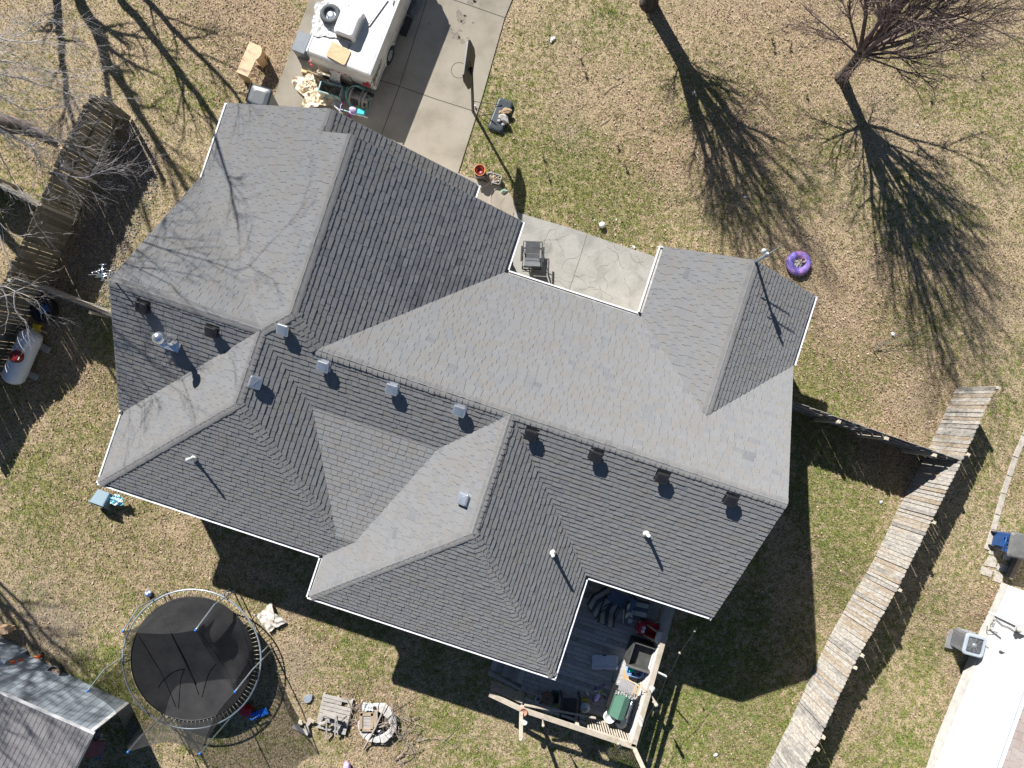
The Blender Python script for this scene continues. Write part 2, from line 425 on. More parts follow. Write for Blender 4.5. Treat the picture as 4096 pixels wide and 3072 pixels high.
# rake boards under the gable edges
def rake(p, q, inward):
    p, q = HW(*p), HW(*q); rk = MB(); rk.beam(p + inward * .02 - UP * .09, q + inward * .02 - UP * .09, .02, .14); rk.build('rake_board', M_WHITE, roof)
rake((-10.35, -5.48, e), (ru_f, -5.48, zf), HV); rake((ru_f, -5.48, zf), (-2.72, -5.48, e), HV)
rake((-6.4, -4.88, zL(-6.4)), (ru_g, -4.88, zg), HV); rake((ru_g, -4.88, zg), (-1.21, -4.88, e), HV)
rake((2.6, -5.43, e), (ru_w, -5.43, zw), HV); rake((ru_w, -5.43, zw), (7.28, -5.43, e), HV)
rake((7.2, R, TOP), (7.2, -3.4, e + .03), -HU); rake((7.2, R, TOP), (7.2, 4.1, e), -HU)
rake((-10.35, .28, TOP), (-10.35, -3.24, e), HU); rake((-10.35, .28, TOP), (-10.35, 3.8, e), HU)
# walls following the plan, set in under the eaves
w_ = MB(); IN = .42
plan = [(-10.35 + IN, -5.48 + IN), (-2.72 - IN, -5.48 + IN), (-2.72 - IN, -4.88 + IN), (-1.21 - IN, -4.88 + IN), (-1.21 - IN, -3.45 + IN), (2.6 + IN, -3.45 + IN),
        (2.6 + IN, -5.43 + IN), (7.28 - IN, -5.43 + IN), (7.28 - IN, 4.10 - IN), (3.575 - IN, 4.10 - IN), (3.575 - IN, 7.04 - IN), (-3.76 + IN, 7.04 - IN),
        (-3.76 + IN, 5.86 - IN), (-10.35 + IN, 5.86 - IN)]
for i in range(len(plan)):
    a, b = plan[i], plan[(i + 1) % len(plan)]
    for k in range(18):   # lapped siding
        z0, z1 = .35 + k * .14, .35 + (k + 1) * .14
        if z1 > EAVE + .03: break
        A, B = HW(*a, 0), HW(*b, 0); t = (B - A).normalized(); out = Vector((-t.y, t.x, 0)); out = out if (i != 0 or out.dot(-HV) > 0) else out
        out = Vector((t.y, -t.x, 0)) * -1
        w_.quad(A + out * .018 + UP * z0, B + out * .018 + UP * z0, B + UP * z1, A + UP * z1)
    w_.beam(HW(*a, -.1), HW(*b, -.1), .10, .9)
# gable triangles
for tri in ([(-10.35 + IN, -5.48 + IN, 2.85), (-2.72 - IN, -5.48 + IN, 2.85), (ru_f, -5.48 + IN, zf - .15)],
            [(-10.3 + IN, -4.88 + IN, 2.85), (-1.21 - IN, -4.88 + IN, 2.85), (ru_g, -4.88 + IN, zg - .15)],
            [(2.6 + IN, -5.43 + IN, 2.85), (7.28 - IN, -5.43 + IN, 2.85), (ru_w, -5.43 + IN, zw - .15)],
            [(7.2 - IN, -3.45 + IN, 2.85), (7.2 - IN, 4.1 - IN, 2.85), (7.2 - IN, R, TOP - .15)],
            [(-10.35 + IN, -3.2 + IN, 2.85), (-10.35 + IN, 3.8 - IN, 2.85), (-10.35 + IN, .28, TOP - .15)]):
    w_.quad(*[HW(*p) for p in tri])
w_.build('wall', M_SIDING, house)
so = MB()
so.prism([HW(u, v, 0) for u, v in [(-10.33, -5.46), (-2.74, -5.46), (-2.74, -4.86), (-1.23, -4.86), (-1.23, -3.43), (2.62, -3.43), (2.62, -5.41), (7.18, -5.41), (7.18, 4.08), (3.56, 4.08), (3.56, 7.02), (-3.74, 7.02), (-3.74, 5.84), (-10.33, 5.84)]], 2.70, 2.72)
so.build('soffit', M_SOFFIT, house)
# --- things on the roof
def on_plane(px, py, fac):
    pts = [HW(*p) for p in F[fac][0]]; n = max(((pts[i] - pts[0]).cross(pts[i + 1] - pts[0]) for i in range(1, len(pts) - 1)), key=lambda q: q.length).normalized()
    if n.z < 0: n = -n
    a = P(px, py, 2.0); o = Vector((0, 0, CAM_H)); d = a - o
    t = (pts[0] - o).dot(n) / d.dot(n); return o + d * t, n
def box_vent(px, py, fac, m, sz=.30, dn=None):
    dn = dn or F[fac][1]
    p, n = on_plane(px, py, fac)
    sv = (dn - n * dn.dot(n)).normalized(); ax = n.cross(sv)
    Mx = Matrix((( ax.x, sv.x, n.x, p.x), (ax.y, sv.y, n.y, p.y), (ax.z, sv.z, n.z, p.z), (0, 0, 0, 1)))
    b = MB(); b.T = Mx
    b.box((0, 0, .016), (.34, .34, .006)); b.box((0, .0, .05), (.2, .2, .08))
    h = sz / 2; c = .035
    # hood with folded, rounded rim
    def rr(s, z, r=.035):
        out = []
        for cx, cy, a0 in ((s - r, s - r, 0), (-s + r, s - r, 90), (-s + r, -s + r, 180), (s - r, -s + r, 270)):
            for q in range(4): t = math.radians(a0 + q * 30); out.append((cx + r * math.cos(t), cy + r * math.sin(t), z))
        return out
    rings = [rr(h - .004, .09), rr(h, .095), rr(h, .14), rr(h - .012, .152), rr(h - .035, .158)]
    vs = [q for r_ in rings for q in r_]; N = 16; fs = []
    for k in range(len(rings) - 1):
        for i in range(N): fs.append((k * N + i, k * N + (i + 1) % N, (k + 1) * N + (i + 1) % N, (k + 1) * N + i))
    ct = len(vs); vs.append((0, 0, .167))
    for i in range(N): fs.append(((len(rings) - 1) * N + i, (len(rings) - 1) * N + (i + 1) % N, ct))
    fs.append(tuple(range(N - 1, -1, -1)))
    b.add(vs, fs)
    b.box((0, 0, .165), (.17, .012, .008), rz=.5)
    o = b.build('roof_vent', m, roof); return o
S_ = 4096 / 2212.
for x, y, f, m in ((615, 708, 'back_b', 0), (549, 825, 'wing_one_right', 0), (701, 787, 'back_b', 0), (849, 836, 'back_b', 0), (994, 883, 'back_b', 0), (1148, 935, 'back_c', 1),
                   (1287, 981, 'back_c', 1), (1430, 1027, 'back_c', 1), (1578, 1076, 'back_c', 1), (1005, 1078, 'wing_two_left_b', 0), (311, 660, 'left_gable_back', 1), (460, 713, 'left_gable_back', 1)):
    o = box_vent(x * S_, y * S_, f, M_VENT_D if m else M_VENT_L); o['label'] = 'square metal roof vent, coloured dark for lack of sky reflection' if m else 'square metal roof vent, coloured pale for its sky reflection'
def pipe_vent(px, py, fac, hgt=.42, r=.045):
    p, n = on_plane(px, py, fac); b = MB()
    b.tube([p - UP * .05, p + UP * hgt], r, 10, col=.5); b.lathe(p, [(r * 2.1, .02), (r * 1.6, .07), (r * 1.05, .13)], 14)
    o = b.build('vent_pipe', M_PVC, roof)
    k = MB(); k.lathe(p + UP * (hgt + .001), [(r * .7, 0), (.001, 0)], 10); k.build('pipe_mouth', solid('rust_brown', (.25, .13, .08)), o) if False else None
for x, y, f in ((420, 990, 'wing_one_end'), (1193, 1194, 'wing_two_right'), (1396, 1152, 'back_c')): pipe_vent(x * S_, y * S_, f)
# flue: galvanised pipe with a round cap
p, n = on_plane(372 * S_, 735 * S_, 'left_gable_back'); b = MB()
b.tube([p - UP * .1, p + UP * .62], .085, 16); b.lathe(p, [(.17, .0), (.15, .08), (.09, .2)], 18); b.box(p + n * .01, (.5, .5, .008), rz=-HA)
b.lathe(p, [(.085, .60), (.15, .63), (.16, .70), (.14, .78), (.07, .83), (.001, .84)], 20)
b.lathe(p, [(.10, .40), (.105, .44), (.10, .48)], 18)
o = b.build('flue_pipe', M_ALU, roof)
# ================================================================ GROUND
from mathutils import noise as NZ
def blobsum(x, y, L):
    s = 0
    for (px, py, r, a) in L:
        q = GP(px, py); d = ((x - q[0]) ** 2 + (y - q[1]) ** 2) / (r / 124.6) ** 2
        if d < 6: s += a * math.exp(-d)
    return s
_gp = {}
def GP(px, py):
    k = (px, py)
    if k not in _gp: v = P(px, py, 0); _gp[k] = (v.x, v.y)
    return _gp[k]
GREEN = [(2100, 640, 330, .30), (2300, 820, 300, .25), (2450, 880, 200, .15), (2850, 560, 300, .15), (3330, 2060, 160, .9), (3420, 2300, 170, .35), (3020, 2960, 260, .75), (2850, 2950, 200, .25), (3240, 1700, 130, .45), (3400, 1600, 160, .2),
         (350, 1950, 330, .25), (500, 2250, 350, .22), (250, 1700, 250, .15), (1450, 2560, 260, .3), (1330, 2480, 150, .25), (1800, 3020, 250, .25), (380, 2660, 110, .6), (470, 2740, 100, .5), (480, 830, 110, .35), (640, 780, 120, .25),
         (850, 380, 120, .15), (2000, 560, 150, .2), (2550, 850, 200, .2), (3500, 2900, 260, .15), (3700, 2600, 220, .15), (3750, 2350, 200, .12), (2350, 120, 200, .12), (3300, 1500, 160, .3), (3200, 1330, 140, .22), (3550, 1300, 140, .15), (3500, 900, 200, .1), (3900, 1050, 250, .15), (4000, 250, 250, .12), (2450, 2650, 600, .2), (2900, 2600, 260, .22), (3400, 1800, 160, .3), (1400, 2750, 150, .2)]
LEAFY = [(1060, 130, 260, .9), (1100, 250, 130, .5), (940, 80, 180, .5), (720, 120, 180, .2), (3480, 1330, 230, .75), (3350, 1400, 160, .4), (3550, 1100, 180, .3), (3700, 1560, 160, .35), (3250, 980, 200, .25), (3560, 1740, 120, .4),
         (2950, 350, 350, .35), (3150, 550, 300, .4), (2700, 560, 200, .25), (3300, 150, 320, .35), (3700, 420, 300, .3), (2560, 650, 160, .25), (420, 1560, 160, .6), (330, 1900, 280, .4), (600, 2180, 260, .35), (250, 2250, 280, .35), (800, 2300, 200, .35), (120, 2640, 170, .3),
         (1420, 2830, 110, .7), (1600, 2960, 160, .5), (1520, 2850, 130, .5), (1240, 2560, 130, .3), (3980, 2440, 110, 1.0), (3900, 2700, 70, .5), (3850, 2760, 60, .4), (4060, 1950, 90, .7), (420, 900, 120, .25), (150, 1350, 230, .6), (560, 700, 90, .3), (250, 640, 170, .7), (100, 560, 120, .4), (560, 1050, 120, .3)]
BARE = [(500, 700, 130, .9), (430, 900, 130, .9), (370, 1060, 120, .9), (560, 620, 80, .6), (150, 2490, 170, .7), (240, 2580, 110, .5), (30, 2420, 100, .3), (3500, 560, 160, .25), (2280, 560, 90, .25), (1900, 600, 70, .35), (1170, 2690, 90, .5), (1200, 2600, 70, .3), (3650, 1620, 90, .3)]
def gmix(x, y):
    n = NZ.noise(Vector((x * .35, y * .35, 2))); n2 = NZ.noise(Vector((x * 1.3, y * 1.3, 8))); n3 = NZ.noise(Vector((x * .12, y * .12, 4)))
    g = .50 + .45 * n + .35 * n2 + blobsum(x, y, GREEN)
    l = .22 + .3 * n3 - .3 * n + blobsum(x, y, LEAFY)
    b = .05 + .2 * NZ.noise(Vector((x * .8, y * .8, 20))) + blobsum(x, y, BARE)
    return max(0, min(1, g)), max(0, min(1, l)), max(0, min(1, b))
xs = np.concatenate([[-900, -400, -150, -70, -35], np.arange(-20, 20.01, .22), [35, 70, 150, 400, 900]])
ys = np.concatenate([[-900, -400, -150, -70, -30], np.arange(-14.5, 15.51, .22), [30, 70, 150, 400, 900]])
gv = []; A3 = []
for y in ys:
    for x in xs:
        inn = abs(x) <= 20 and -14.6 <= y <= 15.6
        z = -.02 * abs(NZ.noise(Vector((x * .9, y * .9, 1)))) - .004 if inn else -.02
        gv.append((float(x), float(y), z + gz(float(x), float(y)))); A3.append(gmix(float(x), float(y)) if inn else (.4, .3, .1))
nx = len(xs); gf = [(j * nx + i, j * nx + i + 1, (j + 1) * nx + i + 1, (j + 1) * nx + i) for j in range(len(ys) - 1) for i in range(nx - 1)]
me = bpy.data.meshes.new('ground'); me.from_pydata(gv, [], gf)
for nm, k in (('green', 0), ('leafy', 1), ('bare', 2)):
    at = me.attributes.new(nm, 'FLOAT', 'POINT'); at.data.foreach_set('value', [float(a[k]) for a in A3])
me.polygons.foreach_set('use_smooth', [True] * len(gf))
def ground_material():
    m = bpy.data.materials.new('winter_lawn'); m.use_nodes = True; t = m.node_tree; N, L = t.nodes, t.links; b = N['Principled BSDF']
    b.inputs['Roughness'].default_value = .95; b.inputs['Specular IOR Level'].default_value = .1
    tc = N.new('ShaderNodeTexCoord')
    def nz(sc, det=5, lo=.35, hi=.65, dist=0):
        n = N.new('ShaderNodeTexNoise'); n.inputs['Scale'].default_value = sc; n.inputs['Detail'].default_value = det; n.inputs['Distortion'].default_value = dist
        L.new(tc.outputs['Object'], n.inputs['Vector'])
        r = N.new('ShaderNodeMapRange'); r.inputs[1].default_value = lo; r.inputs[2].default_value = hi; L.new(n.outputs['Fac'], r.inputs[0]); return r.outputs[0]
    def attr(a): n = N.new('ShaderNodeAttribute'); n.attribute_name = a; return n.outputs['Fac']
    def mth(op, a, c, clampv=True):
        n = N.new('ShaderNodeMath'); n.operation = op; n.use_clamp = clampv
        for i, q in enumerate((a, c)):
            if isinstance(q, (int, float)): n.inputs[i].default_value = q
            else: L.new(q, n.inputs[i])
        return n.outputs[0]
    def mixc(f, a, c):
        n = N.new('ShaderNodeMix'); n.data_type = 'RGBA'; L.new(f, n.inputs[0])
        for i, q in ((6, a), (7, c)):
            if isinstance(q, tuple): n.inputs[i].default_value = (*q, 1)
            else: L.new(q, n.inputs[i])
        return n.outputs[2]
    tan = mixc(nz(20, 8, .36, .60), (.15, .11, .07), (.53, .42, .275))
    tan = mixc(nz(3.0, 4, .4, .7), tan, (.45, .365, .225))
    gr = mixc(nz(24, 8, .36, .62), (.05, .068, .016), (.27, .285, .08))
    gmask = mth('ADD', mth('MULTIPLY', attr('green'), 1.5, False), mth('MULTIPLY', mth('SUBTRACT', nz(5.5, 8, .3, .7), .85, False), 1.9, False), True)
    c = mixc(gmask, tan, gr)
    lf = mixc(nz(30, 3, .4, .6), (.13, .075, .05), (.44, .31, .215))
    lm = mth('MULTIPLY', attr('leafy'), nz(15, 6, .38, .62)); c = mixc(lm, c, lf)
    br = mixc(nz(18, 6), (.14, .115, .09), (.30, .26, .21)); bm = mth('MULTIPLY', attr('bare'), nz(6, 6, .3, .55)); c = mixc(bm, c, br)
    # dark soil showing between blades
    dm = mth('MULTIPLY', nz(17, 7, .52, .64), .8); c = mixc(dm, c, (.075, .062, .04))
    L.new(c, b.inputs['Base Color'])
    bp = N.new('ShaderNodeBump'); bp.inputs['Strength'].default_value = .9; bp.inputs['Distance'].default_value = .03
    n = N.new('ShaderNodeTexNoise'); n.inputs['Scale'].default_value = 24; n.inputs['Detail'].default_value = 6; L.new(tc.outputs['Object'], n.inputs['Vector'])
    L.new(n.outputs['Fac'], bp.inputs['Height']); L.new(bp.outputs[0], b.inputs['Normal'])
    return m
M_LAWN = ground_material(); me.materials.append(M_LAWN)
ground = bpy.data.objects.new('ground', me); C.objects.link(ground); ground['kind'] = 'structure'
# ---------------- paving
M_CONC = mat('driveway_concrete', [(.38, .34, .27), (.49, .445, .365), (.54, .495, .42)], scale=.9, rough=.9, fine=.10, fscale=90, bump=.15, bscale=120, detail=8, spec=.2)
M_STAMP = mat('stamped_concrete', [(.24, .235, .215), (.32, .312, .285), (.36, .35, .325)], scale=1.6, rough=.85, fine=.12, fscale=40, bump=.8, bscale=9, detail=9, distort=.8, spec=.2)
M_JOINT = solid('joint', (.13, .11, .09), rough=.95)
drive = [(1237, 0), (1163, 199), (1110, 350), (1040, 560), (1560, 760), (1832, 692), (1927, 393), (2019, 69), (2056, -20), (2380, -1000), (1560, -1000)]
def slab(name, px, z0, z1, m):
    b = MB(); b.prism([P(x, y, z1) for x, y in px], z0, z1); o = b.build(name, m); o['kind'] = 'structure'; return o
slab('driveway', drive, -.1, .03, M_CONC)
walk = [(1700, 800), (1832, 692), (1875, 708), (1930, 726), (1985, 742), (2030, 762), (2056, 800), (2068, 845), (2060, 880), (2040, 1000), (1990, 1120), (1800, 1050)]
slab('front_walk', walk, -.1, .026, M_CONC)
patio = [(2048, 903), (2064, 847), (2130, 868), (2230, 896), (2330, 927), (2420, 960), (2520, 993), (2617, 1025), (2660, 1060), (2700, 1340), (2560, 1420), (2000, 1230), (1960, 1100), (2040, 960)]
slab('patio', patio, -.1, .045, M_STAMP)
jt = MB()
def joint(z, *pts, w=.022):
    for a, b_ in zip(pts[:-1], pts[1:]):
        A, B = P(*a, z + .0035), P(*b_, z + .0035); t = (B - A).normalized(); s_ = Vector((-t.y, t.x, 0)) * w / 2
        jt.quad(A - s_, B - s_, B + s_, A + s_)
joint(.03, (1750, -120), (1707, 0), (1598, 345), (1526, 537), (1450, 760)); joint(.03, (1165, 195), (1218, 218)); joint(.03, (1218, 218), (1500, 315), (1598, 345), (1740, 395), (1885, 441)); joint(.03, (1690, -40), (1830, 4), (2021, 71))
joint(.026, (2055, 850), (2038, 960)); joint(.045, (2349, 935), (2320, 1030), (2282, 1145), (2260, 1200), w=.012); joint(.03, (1228, 410), (1240, 360), w=.015)
j = jt.build('paving_joint', M_JOINT); j['kind'] = 'structure'
# stamped cracks on the patio: shallow dark seams
ck = MB(); r = random.Random(5)
for k in range(34):
    x, y = r.uniform(2080, 2590), r.uniform(890, 1230)
    if y < 850 + (x - 2064) * .33 or y > 1090 + (x - 2045) * .32: continue
    a = r.uniform(0, 6.28); p_ = P(x, y, .0465)
    for q in range(r.randint(4, 9)):
        n_ = p_ + Vector((math.cos(a), math.sin(a), 0)) * r.uniform(.06, .16); a += r.uniform(-.8, .8)
        t = (n_ - p_).normalized(); s_ = Vector((-t.y, t.x, 0)) * r.uniform(.002, .005); ck.quad(p_ - s_, n_ - s_, n_ + s_, p_ + s_); p_ = n_
for pts in ([(1985, 870), (2010, 850), (2000, 820), (2018, 790)],):
    for a, b_ in zip(pts[:-1], pts[1:]):
        A, B = P(*a, .0275), P(*b_, .0275); t = (B - A).normalized(); s_ = Vector((-t.y, t.x, 0)) * .004; ck.quad(A - s_, B - s_, B + s_, A + s_)
j = ck.build('paving_crack', solid('crack', (.12, .105, .085), rough=.95)); j['kind'] = 'structure'
# oil drips on the driveway
st = MB(); r = random.Random(3)
for (x, y, s_) in [(1886, 8, 20), (1900, 2, 12), (1835, 50, 15), (1842, 72, 22), (1853, 88, 12), (1805, 120, 12), (1825, 145, 20), (1848, 165, 13), (1840, 122, 9), (1872, 152, 6), (1893, 90, 6), (1716, 94, 5), (1838, 150, 9), (1812, 133, 6), (1860, 62, 8), (1922, 12, 9)]:
    c = P(x, y, .0335); pl = []
    for i in range(14):
        t = i / 14 * 6.283; R_ = s_ / 124.6 * (.75 + .35 * NZ.noise(Vector((math.cos(t) * 1.6 + x, math.sin(t) * 1.6 + y, 0))) * 2)
        pl.append(c + Vector((math.cos(t) * R_, math.sin(t) * R_, 0)))
    st.quad(*pl)
j = st.build('oil_stain', mat('oil_stain', [(.13, .11, .085), (.22, .19, .15)], scale=8, rough=.7)); j['kind'] = 'structure'
# gravel strip between the left fence and the house
gpoly = [(540, 470), (600, 560), (640, 690), (620, 800), (540, 950), (470, 1120), (430, 1240), (330, 1210), (250, 1130), (300, 1010), (330, 900), (400, 760), (470, 600)]
# stepping stones and edging on the neighbour's side
M_STONE = mat('pale_paver', [(.34, .31, .27), (.5, .46, .41)], scale=6, rough=.9, fine=.12)
def pxpoly_thing(name, polys, z0, z1, m, label, cat, group=None):
    for pl, lb in polys:
        b = MB(); zz = P(*pl[0], 0).z; b.prism([P(x, y, z1) for x, y in pl], z0 + zz, z1 + zz); tag(b.build(name, m), lb, cat, group)
ox, oy, q = 3700, 2080, .312
def N4(pl): return [(ox + x * q, oy + y * q) for x, y in pl]
pxpoly_thing('stepping_stone', [
    (N4([(830, 455), (935, 490), (905, 610), (770, 585), (765, 560)]), 'upper square paver in the lawn beside the neighbour house corner'),
    (N4([(735, 590), (875, 645), (845, 735), (715, 690)]), 'left paver of the lowest row beside the neighbour house wall'),
    (N4([(890, 640), (1025, 705), (975, 815), (885, 780)]), 'paver touching the brown leaves beside the neighbour house wall'),
    (N4([(940, 545), (1080, 600), (1035, 670), (915, 640)]), 'middle paver partly in the shade of the blue bin'),
    (N4([(825, 385), (930, 400), (920, 455), (820, 435)]), 'small cracked paver nearest the blue bin'),
    (N4([(1010, 430), (1115, 455), (1090, 520), (990, 500)]), 'shaded paver under the blue bin')], -.06, .02, M_STONE, '', 'paver', 'pavers beside the neighbour house')
ed = [(4135, 1640), (4096, 1745), (4060, 1830), (4035, 1905), (4012, 1975), (3988, 2060), (3972, 2120), (3945, 2200)]
for i in range(len(ed) - 1):
    b = MB(); A, B = P(*ed[i], 0), P(*ed[i + 1], 0); b.beam(A, A + (B - A) * .96, .16, .07)
    tag(b.build('edging_block', M_STONE), 'concrete garden edging block, %s' % ['cut by the right frame edge', 'second down from the right frame edge', 'third from the top of its row', 'at the middle of its row', 'third from the bottom of its row', 'next above the lowest', 'lowest, nearest the blue bin'][i], 'edging', 'edging blocks along the neighbour bed')
# ---------------- scattered leaves and grass blades (numpy)
def inpoly(x, y, poly):
    c = False; n = len(poly); j = n - 1
    for i in range(n):
        xi, yi = poly[i]; xj, yj = poly[j]
        if (yi > y) != (yj > y) and x < (xj - xi) * (y - yi) / (yj - yi + 1e-12) + xi: c = not c
        j = i
    return c
PAVE = [[GP(*p) for p in drive], [GP(*p) for p in walk], [GP(*p) for p in patio]]
HOUSEP = [tuple(HW(*p, 0))[:2] for p in plan]
SHEDP = [GP(*p) for p in [(-200, 2440), (509, 2810), (380, 3100), (-300, 3150)]]
NHP = [GP(*p) for p in [(4035, 2341), (3739, 3072), (3600, 3400), (4400, 3400), (4400, 2200)]]
rs = np.random.RandomState(11)
def sampler(n, key, extra=None):
    out = []
    for _ in range(n):
        x = rs.uniform(-17.2, 17.2); y = rs.uniform(-12.6, 13.6)
        g, l, b_ = gmix(x, y)
        cl = NZ.noise(Vector((x * 3.1, y * 3.1, 40))) + .6 * NZ.noise(Vector((x * 8, y * 8, 41)))
        k = {'leaf': (.05 + l ** 1.4) * max(.15, 1 + 1.6 * cl), 'grass': .25 + .75 * max(g, .45) - .5 * b_ - .25 * l}[key]
        if rs.rand() > k: continue
        if inpoly(x, y, HOUSEP) or inpoly(x, y, SHEDP) or inpoly(x, y, NHP): continue
        pv = any(inpoly(x, y, p) for p in PAVE)
        if pv: continue
        out.append((x, y, g, l))
    return out
def quads_object(name, V, F, tone, m, kind='stuff'):
    me = bpy.data.meshes.new(name); me.from_pydata(V, [], F)
    at = me.attributes.new('tone', 'FLOAT', 'FACE'); at.data.foreach_set('value', np.asarray(tone, dtype=np.float32))
    me.materials.append(m); o = bpy.data.objects.new(name, me); C.objects.link(o); o['kind'] = kind; return o
V, Fc, T = [], [], []
for (x, y, g, l) in sampler(300000, 'leaf'):
    s_ = min(.05, .012 + rs.exponential(.009)); a = rs.uniform(0, 6.283); ca, sa = math.cos(a), math.sin(a); t1, t2 = rs.uniform(-.4, .4), rs.uniform(-.4, .4); z = rs.uniform(.005, .02)
    bs = len(V)
    for (u_, v_) in ((-1, -.15), (-.1, -.6), (1, 0), (.0, .6)):
        u2, v2 = u_ * s_, v_ * s_; V.append((x + u2 * ca - v2 * sa, y + u2 * sa + v2 * ca, gz(x, y) + max(.003, z + u2 * t1 + v2 * t2 + (.25 * s_ if abs(u_) == 1 else 0))))
    Fc.append((bs, bs + 1, bs + 2)); Fc.append((bs, bs + 2, bs + 3)); tn = rs.rand(); T += [tn, tn]
M_LEAF = mat('dry_leaves', [(.09, .05, .035), (.20, .125, .085), (.40, .29, .19), (.52, .41, .30), (.30, .165, .10)], scale=3, rough=.85, tone=.9)
tag(quads_object('fallen_leaves', V, Fc, T, M_LEAF), 'dry brown leaves scattered over the lawns', 'leaves')
V, Fc, T = [], [], []
for (x, y, g, l) in sampler(200000, 'grass'):
    nb = rs.randint(2, 5); gg = g * .9 + .9 * NZ.noise(Vector((x * 4.5, y * 4.5, 12))) + .5 * NZ.noise(Vector((x * 11, y * 11, 13)))
    for _ in range(nb):
        a = rs.uniform(0, 6.283); h = rs.uniform(.02, .075) * (1 + .3 * g); L_ = rs.uniform(.01, .06); wd = rs.uniform(.004, .009)
        bx, by = x + rs.uniform(-.04, .04), y + rs.uniform(-.04, .04); ca, sa = math.cos(a), math.sin(a); bs = len(V)
        g0 = gz(bx, by); V += [(bx - sa * wd, by + ca * wd, g0), (bx + sa * wd, by - ca * wd, g0), (bx + ca * L_, by + sa * L_, g0 + h)]
        Fc.append((bs, bs + 1, bs + 2)); T.append(min(1, max(0, gg * .9 + .08 + rs.uniform(-.18, .18))))
M_GRASS = mat('grass_blades', [(.60, .485, .33), (.48, .39, .245), (.32, .30, .12), (.20, .245, .055), (.12, .24, .035)], scale=2.5, rough=.8, tone=.85, spec=.2)
tag(quads_object('grass', V, Fc, T, M_GRASS), 'short dormant grass, tan with green patches', 'grass')
# pebbles in the gravel strip
V, Fc, T = [], [], []; gp2 = [GP(*p) for p in gpoly]; IV, IF = ICO[1]
for _ in range(5200):
    px, py = rs.uniform(240, 650), rs.uniform(460, 1250); q3 = GP(px, py) if False else tuple(P(px, py, 0))[:2]
    if not inpoly(q3[0], q3[1], gp2): continue
    s_ = rs.uniform(.012, .032); bs = len(V); q1, q2 = rs.uniform(.6, 1.2), rs.uniform(.6, 1.2)
    V += [(q3[0] + v[0] * s_ * q1, q3[1] + v[1] * s_ * q2, gz(q3[0], q3[1]) + s_ * .3 + v[2] * s_ * .6) for v in IV]; Fc += [tuple(bs + i for i in f) for f in IF]; T += [rs.rand()] * len(IF)
tag(quads_object('gravel', V, Fc, T, mat('pebbles', [(.10, .095, .09), (.20, .19, .18), (.36, .34, .33)], scale=4, rough=.85, tone=.9)), 'loose dark gravel between the left fence and the house', 'gravel')
# small tufts standing on the front lawn
M_TUFT = mat('tuft', [(.25, .27, .14), (.42, .40, .26)], scale=12, rough=.9, tone=.6)
TUFTS = [((3096, 202), 'darkest clump, just left of a pale clump pair'), ((3160, 196), 'right of a similar pair of clumps'), ((3088, 165), 'topmost of three near each other'), ((3226, 388), 'lone one left of the right tree shadow'), ((3722, 398), 'pale round one right of the right tree shadow'), ((3925, 296), 'furthest right'),
         ((2326, 245), 'in open lawn right of the pole'), ((2472, 590), 'standing between the tree shadow and the patio'), ((2505, 678), 'just below another, above the white ball'), ((2344, 302), 'small dark one above the lawn centre'), ((2175, 637), 'close to the shadow of the pole'), ((2197, 715), 'dark one nearest the basketball pole shadow'), ((2590, 70), 'green leafy one left of the top tree'), ((3668, 608), 'beside the upper right shadow')]
tr = random.Random(9)
for (pxy, lb) in TUFTS:
    b = MB(); c = P(*pxy, 0)
    for k in range(46):
        a = tr.uniform(0, 6.28); L_ = tr.uniform(.01, .07); h = tr.uniform(.07, .19); wd = .006
        b.quad(c + Vector((-math.sin(a) * wd, math.cos(a) * wd, 0)), c + Vector((math.sin(a) * wd, -math.cos(a) * wd, 0)), c + Vector((math.cos(a) * L_, math.sin(a) * L_, h)), col=tr.random())
        b.quad(c + Vector((math.cos(a) * L_ * .6, math.sin(a) * L_ * .6, h * .4)), c + Vector((math.cos(a + .5) * L_ * .7, math.sin(a + .5) * L_ * .7, h * .4)), c + Vector((math.cos(a + .2) * L_ * 1.4, math.sin(a + .2) * L_ * 1.4, h * .95)), col=tr.random())
    tag(b.build('grass_tuft', M_TUFT), 'tall grass clump on the front lawn, ' + lb, 'grass clump', 'grass clumps on the front lawn')
